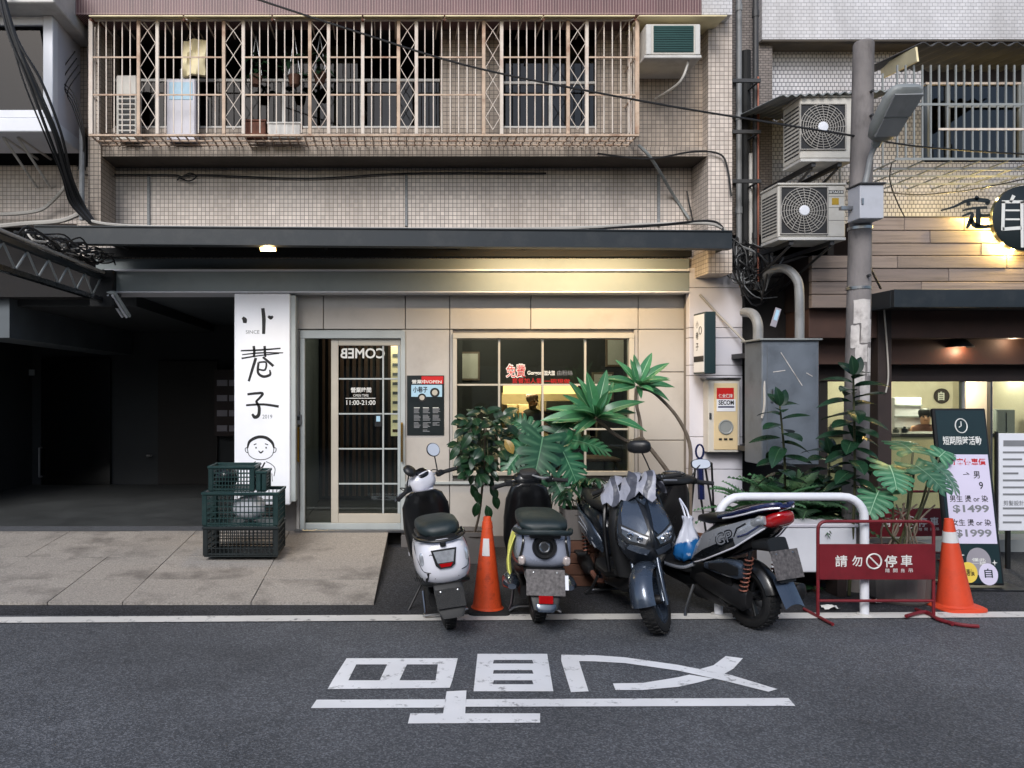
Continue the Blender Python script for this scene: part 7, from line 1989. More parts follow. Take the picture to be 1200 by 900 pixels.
SB1 = [(-.385, .585, .065, .05), (-.375, .58, .12, .105), (-.34, .57, .158, .15), (-.25, .56, .188, .178), (-.08, .555, .203, .185), (.1, .55, .192, .185), (.24, .53, .155, .175), (.33, .5, .115, .14)]
for a0 in (0, 180):
    f0 = (lambda a: a) if a0 == 0 else (lambda a: 180 - a)
    seam(s1, SB1, 2.9, [(-.372, f0(-35)), (-.33, f0(-10)), (-.22, f0(15)), (-.05, f0(34)), (.12, f0(48)), (.25, f0(60))])
    seam(s1, SB1, 2.9, [(-.36, f0(-62)), (-.25, f0(-58)), (0, f0(-55)), (.2, f0(-55))])
hoses(s1, S1, .85, .985)
obj('body_lower_trim', lx_([(-.33, .425, .10, .02), (-.25, .40, .17, .025), (0, .385, .19, .03), (.25, .37, .15, .03), (.36, .36, .1, .025)], 3, 22), M['sc_plastic'], s1, smooth=50)
obj('seat', lx_([(-.34, .765, .055, .02), (-.31, .775, .118, .045), (-.22, .785, .15, .056), (0, .785, .155, .055), (.2, .765, .14, .05), (.36, .74, .09, .035)], 2.8, 26), M['seat'], s1, smooth=60)
obj('seat_base', lx_([(-.33, .735, .10, .018), (-.22, .735, .165, .022), (.1, .73, .16, .022), (.34, .71, .09, .02)], 3, 22), M['black'], s1, smooth=50)
obj('grab_rail', MB().tube(smoothpath([(-.1, .175, .735), (-.26, .17, .73), (-.36, .10, .722), (-.385, 0, .718), (-.36, -.10, .722), (-.26, -.17, .73), (-.1, -.175, .735)], 5), .011, 8), M['black'], s1)
obj('lock', MB().box((-.40, -.02, .68), (-.37, .02, .715), .006), M['black'], s1)
A = frame((-.386, -.015, .60), (-1, 0, .12))
tl_ = decal(s1, 'tail_light', [(-.105, .062), (.075, .062), (.05, -.05), (.02, -.07), (-.06, -.07), (-.085, -.045)], A @ Matrix.Translation((0, 0, -.01)), 'black', .014)
decal(tl_, 'lens', [(-.09, .05), (.06, .05), (.04, -.03), (-.07, -.03)], A @ Matrix.Translation((0, 0, .0045)), 'lens_clear', .006)
decal(tl_, 'red_strip', [(-.06, -.036), (.035, -.036), (.018, -.06), (-.05, -.06)], A @ Matrix.Translation((0, 0, .0045)), 'lens_red', .005)
for s in (-1, 1): obj('turn_signal', MB().loft([[frame((-.33, s * .15, .60), (-.85, s * .5, .1)) @ q for q in ring((0, 0, z), (.02 * k, 0, 0), (0, .045 * k, 0), 2.5, 16)] for z, k in ((-.02, 1), (.012, 1), (.018, .7))]), M['lens_clear'], s1, smooth=50)
A = frame((-.31, .168, .455), (-.75, .65, -.05)); obj('lettering', text_mb('VIVA', A @ Matrix.Translation((-.07, -.016, .006)), .09, .032, .001, .03), M['ink'], s1, smooth=0, recalc=False)
obj('swoosh_mark', MB().prism([(.03, -.016), (.045, -.016), (.075, .05), (.05, .045), (.055, .02), (.035, .01)], .002, A @ Matrix.Translation((0, 0, .006))), M['ink'], s1, smooth=0)
for a_, b_ in (((-.30, .10, .665), (-.33, .06, .64)),): obj('small_mark', MB().tube(smoothpath([(-.372, .11, .62), (-.376, .095, .632), (-.38, .075, .622)], 3), .004, 5), M['black'], s1)
obj('tail_bracket', MB().loft([ring((-.28, 0, .42), (0, .1, 0), (0, 0, .02), 4, 16), ring((-.36, 0, .36), (0, .105, 0), (0, 0, .02), 4, 16), ring((-.40, 0, .26), (0, .1, 0), (.012, 0, .008), 4, 16), ring((-.42, 0, .20), (0, .075, 0), (.01, 0, .006), 4, 16)]), M['sc_plastic'], s1, smooth=40)
plate(s1, (-.405, -.0, .325), .2, .13, (-1, 0, .45), 'rubber')
obj('hugger', arc_fender(.255, .13, 0, 60, 185, I4, .008, 10, .35, .225), M['sc_black'], s1, smooth=60)
obj('floorboard', MB().loft([ring((x, 0, z), (0, w_, 0), (0, 0, .03), 5, 20) for x, z, w_ in ((.25, .30, .13), (.35, .295, .17), (.62, .295, .17), (.74, .33, .16))]), M['sc_plastic'], s1, smooth=40)
obj('underbelly', lx_([(.1, .27, .10, .06), (.35, .22, .13, .05), (.65, .22, .12, .05), (.8, .28, .09, .06)], 3, 18), M['black'], s1, smooth=40)
obj('leg_shield_inner', lz_([(.30, .80, .15, .03), (.42, .79, .19, .04), (.62, .755, .205, .045), (.80, .71, .195, .045), (.90, .68, .15, .04), (.93, .67, .1, .03)], 3.2, 28, -.9), M['sc_black'], s1, smooth=60)
obj('leg_shield_outer', lz_([(.32, .87, .13, .04), (.45, .865, .16, .05), (.65, .825, .175, .05), (.82, .77, .165, .05), (.90, .735, .12, .04), (.92, .72, .08, .03)], 3, 28, .9), M['sc_white'], s1, smooth=60)
obj('shield_lock', MB().lathe([(0, .01), (.018, .01), (.022, 0)], frame((.70, -.05, .80), (-1, 0, .2)), 14), M['steel'], s1)
hs = obj('headset', MB().loft([[S1 @ Vector((x, q.y, q.z)) for q in ring((0, 0, z), (0, w_, 0), (0, 0, h_), 2.6, 22)] for x, z, w_, h_ in ((.76, .985, .05, .03), (.775, .99, .10, .075), (.84, .985, .13, .09), (.92, .97, .115, .08), (.955, .965, .07, .05))]), M['sc_white'], s1, smooth=60)
obj('head_neck', MB().loft([[S1 @ q for q in ring((x, 0, z), (0, w_, 0), (.05, 0, 0), 2.6, 18)] for x, z, w_ in ((.80, .84, .05), (.82, .9, .06), (.84, .95, .10))]), M['sc_white'], s1, smooth=60)
obj('display', MB().loft([[S1 @ frame((.80, 0, 1.058), (-.62, 0, .78)) @ q for q in ring((0, 0, z), (.058 * k, 0, 0), (0, .05 * k, 0), 3, 20)] for z, k in ((-.03, 1.05), (.012, 1), (.016, .9))]), M['sc_black'], hs, smooth=50)
bars(s1, S1, .85, .985, .31)
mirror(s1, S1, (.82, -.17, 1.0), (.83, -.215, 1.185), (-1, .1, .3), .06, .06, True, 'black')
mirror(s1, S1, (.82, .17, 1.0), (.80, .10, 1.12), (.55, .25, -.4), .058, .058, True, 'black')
obj('front_fender', arc_fender(.262, .15, WB, 20, 165, S1, .008, 12, .4, .225), M['sc_white'], s1, smooth=60)
obj('side_stand', MB().tube([(.5, .12, .24), (.47, .25, .06), (.43, .30, .006)], .011, 8), M['engine'], s1)
obj('centre_stand', MB().tube(smoothpath([(.33, .14, .2), (.22, .15, .07), (.2, .15, .05), (.2, -.15, .05), (.22, -.15, .07), (.33, -.14, .2)], 3), .011, 8), M['steel'], s1)

# ------------------------------------------------------------------ 2: grey scooter seen from behind
c0 = G(630, 728)
s2 = place('motor_scooter', 'silver grey scooter with round tail lamp and yellow cloth at its side', c0 + Vector((0, 0, .004)), R(90 - 4), R(.5))
S2 = steer(12)
running_gear(s2, .225, .105, S2, False)
obj('swing_arm', lx_([(-.04, .225, .03, .05), (.1, .25, .04, .06), (.34, .30, .04, .05)], 3, 16, .11), M['engine'], s2, smooth=40)
obj('rear_body', lx_([(-.37, .63, .10, .07), (-.36, .625, .155, .115), (-.32, .62, .19, .145), (-.2, .60, .212, .165), (0, .585, .215, .175), (.16, .565, .19, .175), (.28, .53, .15, .15), (.35, .5, .1, .1)], 3.2, 32), M['sc_silver'], s2, smooth=60)
SB2 = [(-.37, .63, .10, .07), (-.36, .625, .155, .115), (-.32, .62, .19, .145), (-.2, .60, .212, .165), (0, .585, .215, .175), (.16, .565, .19, .175), (.28, .53, .15, .15), (.35, .5, .1, .1)]
for f0 in ((lambda a: a), (lambda a: 180 - a)):
    seam(s2, SB2, 3.2, [(-.355, f0(-28)), (-.28, f0(-22)), (-.1, f0(-12)), (.1, f0(-6)), (.26, f0(0))]); seam(s2, SB2, 3.2, [(-.35, f0(62)), (-.25, f0(56)), (0, f0(50)), (.2, f0(52))])
hoses(s2, S2, .85, .965)
obj('seat', lx_([(-.36, .765, .10, .018), (-.33, .775, .165, .035), (-.22, .785, .18, .045), (0, .79, .175, .05), (.2, .78, .16, .055), (.38, .75, .09, .035)], 3.2, 26), M['seat'], s2, smooth=60)
obj('grab_handle', MB().tube(smoothpath([(-.25, .2, .735), (-.38, .17, .74), (-.44, .09, .75), (-.45, 0, .753), (-.44, -.09, .75), (-.38, -.17, .74), (-.25, -.2, .735)], 5), .02, 10), M['seat'], s2)
obj('handle_recess', MB().box((-.405, -.11, .70), (-.34, .11, .735), .012), M['black'], s2)
A = frame((-.372, -.0, .635), (-1, 0, .1))
tl_ = obj('tail_light', MB().lathe([(.05, .004), (.056, .016), (.078, .018), (.088, .006), (.09, -.02)], A, 32), M['sc_black'], s2, smooth=40)
obj('lens', MB().lathe([(0, .006), (.03, .006), (.05, .002), (.056, -.01)], A, 28), M['dark_glass'], tl_); obj('lens_ring', MB().lathe([(.028, .008), (.034, .012), (.04, .008)], A, 28), M['steel'], tl_)
for s in (-1, 1):
    obj('tail_groove', MB().tube(smoothpath([(-.30, s * .155, .745), (-.365, s * .15, .68), (-.368, s * .162, .60), (-.345, s * .178, .53)], 4), .009, 6), M['sc_black'], s2)
    obj('turn_signal', MB().loft([[frame((-.355, s * .158, .535), (-1, s * .3, -.1)) @ q for q in ring((0, 0, z), (.026 * k, 0, 0), (0, .034 * k, 0), 2.6, 16)] for z, k in ((-.02, 1.05), (.01, 1), (.02, .7))]), M['lens_amber'], s2, smooth=50)
obj('under_tail', MB().loft([ring((-.25, 0, .47), (0, .15, 0), (0, 0, .03), 4, 18), ring((-.36, 0, .44), (0, .14, 0), (0, 0, .03), 4, 18), ring((-.42, 0, .33), (0, .11, 0), (.02, 0, .012), 4, 18), ring((-.46, 0, .22), (0, .085, 0), (.015, 0, .01), 4, 18)]), M['sc_plastic'], s2, smooth=40)
plate(s2, (-.445, .0, .40), .27, .18, (-1, 0, .3))
obj('paper_slip', MB().box((-.07, -.05, .0), (.0, .05, .002), .0005, frame((-.44, -.16, .40), (-1, 0, .3))), M['white'], s2)
obj('reflector', MB().box((-.05, -.028, -.004), (.05, .028, .012), .005, frame((-.468, 0, .285), (-1, 0, .25))), M['lens_red'], s2)
obj('mud_flap', MB().loft([ring((-.462, 0, .255), (0, .07, 0), (.012, 0, .0), 4, 18), ring((-.475, 0, .23), (0, .072, 0), (.014, 0, 0), 3, 18), ring((-.485, 0, .205), (0, .055, 0), (.01, 0, 0), 2.4, 18)]), M['sc_blue'], s2, smooth=40)
for s in (-1, 1):
    obj('foot_peg', MB().loft([ring((x, s * .21, z), (0, a_, 0), (0, 0, b_), 2.4, 16) for x, z, a_, b_ in ((.12, .33, .02, .015), (.02, .315, .06, .035), (-.1, .30, .065, .035), (-.18, .30, .03, .02))]), M['sc_blue'], s2, smooth=50)
obj('hugger', arc_fender(.255, .14, 0, 60, 185, I4, .008, 10, .35, .225), M['sc_black'], s2, smooth=60)
obj('lower_trim', lx_([(-.3, .45, .13, .03), (-.15, .42, .18, .04), (.1, .40, .18, .04), (.32, .38, .12, .04)], 3, 20), M['sc_plastic'], s2, smooth=50)
obj('floorboard', MB().loft([ring((x, 0, z), (0, w_, 0), (0, 0, .03), 5, 20) for x, z, w_ in ((.25, .31, .13), (.35, .3, .17), (.62, .3, .17), (.74, .34, .16))]), M['sc_plastic'], s2, smooth=40)
obj('underbelly', lx_([(.1, .27, .10, .06), (.35, .22, .13, .05), (.65, .22, .12, .05), (.8, .28, .09, .06)], 3, 18), M['black'], s2, smooth=40)
obj('leg_shield', lz_([(.30, .83, .16, .05), (.45, .82, .2, .06), (.65, .78, .205, .065), (.82, .73, .19, .06), (.93, .69, .15, .05), (.96, .68, .10, .035)], 3, 28, -.5), M['sc_black'], s2, smooth=60)
obj('front_cowl', lz_([(.34, .90, .14, .04), (.5, .9, .19, .05), (.7, .86, .19, .05), (.86, .80, .16, .045), (.94, .76, .1, .03)], 2.6, 28, 1.0), M['sc_silver'], s2, smooth=60)
hs = obj('headset', MB().loft([[S2 @ Vector((x, q.y, q.z)) for q in ring((0, 0, z), (0, w_, 0), (0, 0, h_), 2.8, 22)] for x, z, w_, h_ in ((.77, .96, .06, .04), (.79, .97, .11, .07), (.86, .97, .13, .08), (.93, .96, .10, .07), (.95, .955, .06, .045))]), M['sc_black'], s2, smooth=60)
obj('display', MB().loft([[S2 @ frame((.80, 0, 1.04), (-.5, 0, .86)) @ q for q in ring((0, 0, z), (.075 * k, 0, 0), (0, .05 * k, 0), 3, 20)] for z, k in ((-.03, 1.05), (.01, 1), (.015, .9))]), M['ac_dark'], hs, smooth=50)
obj('cable_loop', MB().tube([S2 @ q for q in smoothpath([(.80, -.12, .97), (.72, -.15, .99), (.69, -.08, 1.0), (.76, -.02, 1.02)], 5)], .008, 6), M['pipe_grey'], s2)
bars(s2, S2, .85, .965, .32)
obj('front_fender', arc_fender(.262, .15, WB, 20, 165, S2, .008, 12, .4, .225), M['sc_silver'], s2, smooth=60)
obj('centre_stand', MB().tube(smoothpath([(.33, .15, .2), (.22, .18, .06), (.18, .20, .02), (.2, .12, .05), (.2, -.12, .05), (.18, -.20, .02), (.22, -.18, .06), (.33, -.15, .2)], 3), .011, 8), M['steel'], s2)
# yellow cloth tucked at its left side
rows = []
for i in range(9):
    f_ = i / 8; z = .70 - .27 * f_; row = []
    for j in range(6):
        g_ = j / 5; x = -.30 + .16 * g_ - .05 * f_; yv = .198 + .035 * math.sin(f_ * 2.2) + .012 * math.sin(g_ * 9 + f_ * 3) + .01 * f_
        row.append(Vector((x, yv, z + .01 * math.sin(j * 2.0))))
    rows.append(row)
Ms = (Matrix.Translation(s2.location) @ s2.rotation_euler.to_matrix().to_4x4())
cl = MB().grid(rows); r2 = [[v + Vector((0, .006, 0)) for v in r_] for r_ in rows]; cl.grid(r2); cl.grid([rows[0], r2[0]]); cl.grid([rows[-1], r2[-1]]); cl.grid([[r_[0] for r_ in rows], [r_[0] for r_ in r2]]); cl.grid([[r_[-1] for r_ in rows], [r_[-1] for r_ in r2]])
obj('yellow_cloth', cl.xf(Ms), M['cloth_yellow'], None, smooth=60, label='pale yellow cloth hanging from the side of the grey scooter', cat='cloth')

# ------------------------------------------------------------------ 3: dark blue sports scooter facing the street
c0 = G(763, 742)
s3 = place('motor_scooter', 'dark blue grey sports scooter facing the street with twin headlights', c0 + Vector((.0, WB, .004)), R(-90 + 1), R(1.5))
S3 = steer(-36)
running_gear(s3, .235, .12, S3, True, 'sc_blue', 'sc_blue')
fx = [(.40, 1.06), (.50, 1.17), (.57, 1.235), (.64, 1.25), (.72, 1.225), (.82, 1.15), (.90, 1.07), (.97, .98), (1.0, .94)]
fw = [(.40, .07), (.50, .12), (.57, .185), (.64, .215), (.72, .212), (.82, .185), (.90, .15), (.97, .10), (1.0, .06)]
def lerp_(tab, z):
    for (z0, v0), (z1, v1) in zip(tab[:-1], tab[1:]):
        if z <= z1: return v0 + (v1 - v0) * max(0, (z - z0)) / (z1 - z0)
    return tab[-1][1]
def xs3(y, z): return lerp_(fx, z) - 1.9 * y * y - .22 * abs(y)
def cowl_patch(name, poly, off, m, parent=None, th=.006, div=3):
    """a piece lying on the curved front cowl, outline given in (y, z)"""
    P = []
    for i in range(len(poly)):
        a_, b_ = poly[i], poly[(i + 1) % len(poly)]
        for k in range(div): P.append((a_[0] + (b_[0] - a_[0]) * k / div, a_[1] + (b_[1] - a_[1]) * k / div))
    cy = sum(p[0] for p in P) / len(P); cz = sum(p[1] for p in P) / len(P); rings = []
    for k in (1.0, .66, .33, .02):
        rings.append([Vector((xs3(cy + (p[0] - cy) * k, cz + (p[1] - cz) * k) + off, cy + (p[0] - cy) * k, cz + (p[1] - cz) * k)) for p in P])
    rings.insert(0, [v - Vector((th + off, 0, 0)) for v in rings[0]])
    return obj(name, MB().loft(rings), M[m], parent or s3, smooth=35)
rows = []
for z in [.40 + .6 * i / 24 for i in range(25)]:
    w_ = lerp_(fw, z); rows.append([Vector((xs3(w_ * s, z), w_ * s, z)) for s in [-1 + 2 * j / 20 for j in range(21)]])
bk_ = [[v - Vector((.05, 0, 0)) for v in r_] for r_ in rows]
cw = MB().grid(rows); cw.grid(bk_); cw.grid([rows[0], bk_[0]]); cw.grid([rows[-1], bk_[-1]]); cw.grid([[r_[0] for r_ in rows], [r_[0] for r_ in bk_]]); cw.grid([[r_[-1] for r_ in rows], [r_[-1] for r_ in bk_]])
obj('front_cowl', cw, M['sc_blue_dark'], s3, smooth=35)
for s in (-1, 1):
    f_ = lambda pts: [(s * y, z) for y, z in (pts if s > 0 else pts[::-1])]
    cowl_patch('cowl_panel', f_([(.022, .74), (.05, .71), (.175, .765), (.165, .84), (.12, .93), (.075, .975), (.04, .93)]), .008, 'sc_blue', div=5)
    hl_ = cowl_patch('headlight_bezel', f_([(.02, .70), (.10, .733), (.196, .772), (.205, .70), (.165, .642), (.05, .625)]), .006, 'black')
    hd_ = cowl_patch('headlight', f_([(.035, .688), (.10, .716), (.182, .75), (.188, .705), (.15, .66), (.055, .642)]), .013, 'lens_dark', hl_)
    cowl_patch('lamp_brow', f_([(.03, .69), (.10, .718), (.184, .753), (.186, .738), (.10, .704), (.04, .678)]), .018, 'lens_clear', hl_)
    for yy_, zz_, r_ in ((.085, .676, .02), (.138, .698, .024)):
        obj('projector', MB().lathe([(0, .012), (r_ * .6, .010), (r_, .002), (r_ * 1.15, .004), (r_ * 1.2, -.01)], frame((xs3(yy_, zz_) + .014, s * yy_, zz_), (1, s * .45, .05)), 18), M['chrome'], hl_)
    cowl_patch('turn_signal', f_([(.165, .632), (.212, .68), (.210, .62), (.175, .585)]), .008, 'lens_dark')
    cowl_patch('chin_fin', f_([(.02, .60), (.15, .635), (.165, .60), (.10, .575), (.04, .56)]), .012, 'sc_blue')
cowl_patch('nose_strip', [(-.012, .62), (.012, .62), (.018, .76), (.035, .94), (0, .985), (-.035, .94), (-.018, .76)], .004, 'sc_black')
cowl_patch('chevron', [(0, .90), (.06, .955), (.045, .985), (-.045, .985), (-.06, .955)], .012, 'sc_blue')
obj('badge', MB().lathe([(0, .006), (.016, .006), (.019, .0)], frame((xs3(0, .945) + .012, 0, .945), (.8, 0, .6)), 18), M['chrome'], s3)
obj('front_fender', arc_fender(.285, .17, WB + .01, 8, 150, S3, .01, 14, .30, .235), M['sc_blue'], s3, smooth=60)
for s in (-1, 1):
    obj('fork_cover', MB().loft([[S3 @ q for q in ring((x, s * .095, z), (.03, 0, 0), (0, .014, 0), 2.6, 14)] for x, z in ((1.235, .2), (1.20, .32), (1.15, .45), (1.11, .52))]), M['sc_blue'], s3, smooth=50)
obj('inner_shield', lz_([(.34, .93, .16, .05), (.5, .93, .2, .07), (.7, .92, .215, .09), (.86, .88, .19, .08), (.98, .84, .13, .06)], 3, 26, .3), M['sc_plastic'], s3, smooth=50)
obj('headset', MB().loft([[S3 @ Vector((x, q.y, q.z)) for q in ring((0, 0, z), (0, w_, 0), (0, 0, h_), 2.8, 24)] for x, z, w_, h_ in ((.78, 1.03, .09, .035), (.82, 1.04, .16, .055), (.90, 1.04, .17, .055), (.97, 1.02, .13, .04), (.99, 1.01, .07, .02))]), M['sc_black'], s3, smooth=60)
bars(s3, S3, .85, 1.03, .34); hoses(s3, S3, .85, 1.03)
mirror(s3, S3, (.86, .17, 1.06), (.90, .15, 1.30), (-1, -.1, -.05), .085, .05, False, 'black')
# body behind the cowl
obj('rear_body', lx_([(-.42, .76, .06, .04), (-.34, .73, .12, .09), (-.15, .68, .165, .14), (.1, .63, .185, .16), (.3, .58, .16, .16), (.42, .52, .12, .13)], 3, 26), M['sc_blue_dark'], s3, smooth=60)
obj('seat', lx_([(-.36, .84, .09, .025), (-.25, .85, .15, .045), (.0, .83, .165, .05), (.1, .795, .165, .045), (.35, .78, .13, .05), (.46, .76, .07, .03)], 3, 24), M['seat_black'], s3, smooth=60)
for s in (-1, 1):
    obj('side_panel', MB().loft([ring((x, s * y, z), (.0, .012, 0), (.0, 0, h_), 3, 14) for x, y, z, h_ in ((.40, .125, .46, .05), (.25, .182, .55, .10), (0, .198, .62, .09), (-.25, .165, .70, .06), (-.36, .12, .74, .03))]), M['sc_blue'], s3, smooth=50)
    obj('panel_slash', MB().tube([(.34, s * .165, .44), (.16, s * .198, .56), (.0, s * .21, .60)], .007, 6), M['sc_decal'], s3); obj('panel_slash', MB().tube([(.30, s * .175, .50), (.16, s * .203, .60), (.02, s * .212, .65)], .005, 6), M['sc_decal'], s3)
    obj('shield_edge', MB().tube(smoothpath([(.84, s * .20, .36), (.86, s * .225, .55), (.86, s * .235, .72), (.82, s * .21, .88), (.80, s * .16, .98)], 4), .016, 8), M['sc_black'], s3)
    obj('footrest', MB().box((.02, s * .19, .33), (.16, s * .27, .36), .01), M['black'], s3)
obj('floorboard', MB().loft([ring((x, 0, z), (0, w_, 0), (0, 0, .03), 5, 20) for x, z, w_ in ((.34, .33, .16), (.45, .31, .2), (.72, .31, .2), (.86, .36, .17))]), M['sc_plastic'], s3, smooth=40)
obj('underbelly', lx_([(.3, .25, .12, .06), (.5, .22, .15, .06), (.8, .25, .12, .07), (.98, .36, .09, .08)], 3, 18), M['sc_black'], s3, smooth=40)
obj('tail_light', lx_([(-.44, .75, .05, .02), (-.40, .74, .09, .04), (-.34, .73, .11, .05)], 3, 16), M['lens_red'], s3, smooth=50)
obj('hugger', arc_fender(.275, .15, 0, 50, 190, I4, .008, 10, .35), M['sc_black'], s3, smooth=60)
shock(s3, 1, (-.05, .14, .27), (-.12, .13, .58)); shock(s3, -1, (-.05, -.14, .27), (-.12, -.13, .58))
obj('centre_stand', MB().tube(smoothpath([(.33, .15, .2), (.22, .18, .06), (.18, .22, .02), (.2, .14, .05), (.2, -.14, .05), (.18, -.22, .02), (.22, -.18, .06), (.33, -.15, .2)], 3), .012, 8), M['steel'], s3)
# silver cloth thrown over its handlebar
M3 = (Matrix.Translation(s3.location) @ s3.rotation_euler.to_matrix().to_4x4())
rows = []
for i in range(12):
    f_ = -1 + 2 * i / 11; row = []
    for j in range(14):
        g_ = -1 + 2 * j / 13
        z = 1.112 - .16 * abs(g_) ** 1.7 + .022 * math.sin(9 * f_ + 4 * g_) + .012 * math.sin(15 * f_ - 6 * g_) - .03 * f_ * f_ + (.02 * math.sin(5 * f_) if abs(g_) > .6 else 0)
        row.append(Vector((.90 + .15 * g_ + .012 * math.sin(9 * f_), .205 * f_ + .012 * math.sin(6 * g_), z)))
    rows.append(row)
r2 = [[v + Vector((0, 0, .006)) for v in r_] for r_ in rows]
cl = MB().grid(rows); cl.grid(r2); cl.grid([rows[0], r2[0]]); cl.grid([rows[-1], r2[-1]]); cl.grid([[r_[0] for r_ in rows], [r_[0] for r_ in r2]]); cl.grid([[r_[-1] for r_ in rows], [r_[-1] for r_ in r2]])
obj('silver_cover', cl.xf(M3 @ S3), M['cloth_silver'], None, smooth=60, label='crumpled silver grey cover thrown over the handlebar of the blue grey scooter', cat='cover')

# ------------------------------------------------------------------ 4: navy scooter with silver flank seen from behind
c0 = G(881, 735)
def sq(mb):
    for v in mb.v:
        if v.x < 0: v.x *= .76
    return mb
s4 = place('motor_scooter', 'navy scooter with silver lettered flank and red tail lamp before the guard rail', c0 + Vector((0, 0, .004)), R(90 + 20), R(-2))
S4 = steer(-4)
running_gear(s4, .235, .125, S4, True)
TM = Matrix.Translation((.40, 0, .46)) @ Matrix.Rotation(R(6.5), 4, 'Y') @ Matrix.Translation((-.40, 0, -.46))      # the tail sweeps up
obj('rear_body', sq(lx_([(-.42, .765, .05, .03), (-.36, .745, .10, .06), (-.2, .705, .135, .09), (0, .655, .155, .11), (.2, .60, .155, .13), (.35, .53, .135, .12), (.45, .46, .11, .08)], 3, 26).xf(TM)), M['sc_black'], s4, smooth=60)
for s in (-1, 1):
    # flank built as a curved panel with its own edge
    prof = [(-.36, .775, .70, .102), (-.22, .765, .635, .142), (-.05, .735, .565, .162), (.12, .695, .505, .168), (.28, .64, .45, .158), (.40, .55, .415, .14), (.47, .46, .40, .122)]
    ro = []; ri = []
    for x, zt4, zb4, yy in prof:
        ro.append([Vector((x, s * (yy + .010 - .02 * abs(q) ** 2), zt4 + (zb4 - zt4) * (q + 1) / 2)) for q in (-1, -.5, 0, .5, 1)])
        ri.append([v - Vector((0, s * .012, 0)) for v in ro[-1]])
    fl = MB().grid(ro); fl.grid(ri); fl.grid([ro[0], ri[0]]); fl.grid([ro[-1], ri[-1]]); fl.grid([[r_[0] for r_ in ro], [r_[0] for r_ in ri]]); fl.grid([[r_[-1] for r_ in ro], [r_[-1] for r_ in ri]])
    fp = obj('side_panel', sq(fl.xf(TM)), M['sc_decal'], s4, smooth=50)
    A = TM @ frame((.04, s * .172, .63), (.03, s, .12), (.31, 0, .95))
    obj('lettering', text_mb('GP', A @ Matrix.Translation((-.10, -.055, .004)), .19, .10, .001, .04), M['sc_blue_dark'], fp, smooth=0, recalc=False)
    obj('lettering', text_mb('GP', A @ Matrix.Translation((-.088, -.045, .006)), .17, .08, .001, -.005), M['sc_decal'], fp, smooth=0, recalc=False)
    obj('stripe', sq(MB().tube([(-.34, s * .115, .725), (-.2, s * .152, .66), (-.1, s * .166, .64)], .008, 5).xf(TM)), M['sc_navy'], fp); obj('stripe', sq(MB().tube([(-.2, s * .154, .735), (-.1, s * .166, .70), (-.06, s * .17, .64)], .006, 5).xf(TM)), M['sc_blue_dark'], fp)
    obj('panel_edge', sq(MB().tube([(.47, s * .128, .398), (.28, s * .165, .447), (.12, s * .175, .502), (-.05, s * .168, .562), (-.22, s * .148, .632), (-.36, s * .108, .697)], .007, 6).xf(TM)), M['sc_white'], fp)
    obj('panel_dark_band', sq(MB().grid([[Vector((x, s * (yy + .0135 - .02 * q * q), zt4 + (zb4 - zt4) * (q + 1) / 2)) for q in (.2, .6, .97)] for x, zt4, zb4, yy in prof[2:]]).xf(TM)), M['sc_blue_dark'], fp, smooth=50)  # dark blue lower band, part of the flank's own pattern
    obj('grab_rail', sq(MB().tube(smoothpath([(.12, s * .13, .775), (-.1, s * .165, .81), (-.32, s * .15, .845), (-.46, s * .09, .86), (-.48, s * .03, .855)], 4), .017, 8).xf(TM)), M['sc_white'] if False else M['sc_navy'], s4)
    obj('grab_edge', sq(MB().tube(smoothpath([(.05, s * .16, .768), (-.2, s * .175, .80), (-.40, s * .14, .832), (-.5, s * .06, .835)], 4), .007, 6).xf(TM)), M['sc_white'], s4)
obj('tail_top', sq(lx_([(-.5, .845, .05, .012), (-.44, .84, .10, .022), (-.25, .815, .13, .03), (-.05, .79, .13, .025)], 3, 20).xf(TM)), M['sc_navy'], s4, smooth=50)
obj('tail_light', sq(lx_([(-.51, .775, .045, .025), (-.48, .765, .08, .045), (-.42, .75, .11, .056), (-.33, .74, .118, .042)], 3.2, 22).xf(TM)), M['lens_red'], s4, smooth=50)
for s in (-1, 1): obj('turn_signal', sq(lx_([(-.40, .755, .012, .03), (-.34, .755, .02, .035), (-.24, .73, .015, .025)], 2.6, 14, s * .128).xf(TM)), M['lens_clear'], s4, smooth=50)
obj('seat', sq(lx_([(-.24, .905, .09, .02), (-.16, .90, .125, .035), (0, .86, .14, .042), (.10, .80, .14, .04), (.3, .765, .13, .045), (.44, .745, .08, .03)], 3, 24)), M['seat_black'], s4, smooth=60)
obj('under_tail', MB().loft([ring((-.12, 0, .64), (0, .10, 0), (0, 0, .04), 4, 16), ring((-.25, 0, .66), (0, .09, 0), (0, 0, .05), 4, 16), ring((-.305, 0, .56), (0, .085, 0), (.02, 0, .02), 4, 16), ring((-.335, 0, .42), (0, .075, 0), (.012, 0, .01), 4, 16)]), M['sc_plastic'], s4, smooth=40)
plate(s4, (-.335, 0, .535), .25, .2, (-1, 0, .3))
rows = [[Vector((-.295 - .10 * f_, w_, .44 - .17 * f_ - .03 * (w_ / .09) ** 2)) for w_ in (-.085, -.04, 0, .04, .085)] for f_ in (0, .33, .66, 1)]
r2 = [[v + Vector((.006, 0, .008)) for v in r_] for r_ in rows]; fl = MB().grid(rows); fl.grid(r2); fl.grid([rows[0], r2[0]]); fl.grid([rows[-1], r2[-1]]); fl.grid([[r_[0] for r_ in rows], [r_[0] for r_ in r2]]); fl.grid([[r_[-1] for r_ in rows], [r_[-1] for r_ in r2]])
obj('mud_flap', fl, M['sc_blue'], s4, smooth=50)
obj('hugger', arc_fender(.275, .15, 0, 70, 165, I4, .008, 10, .35), M['sc_black'], s4, smooth=60)
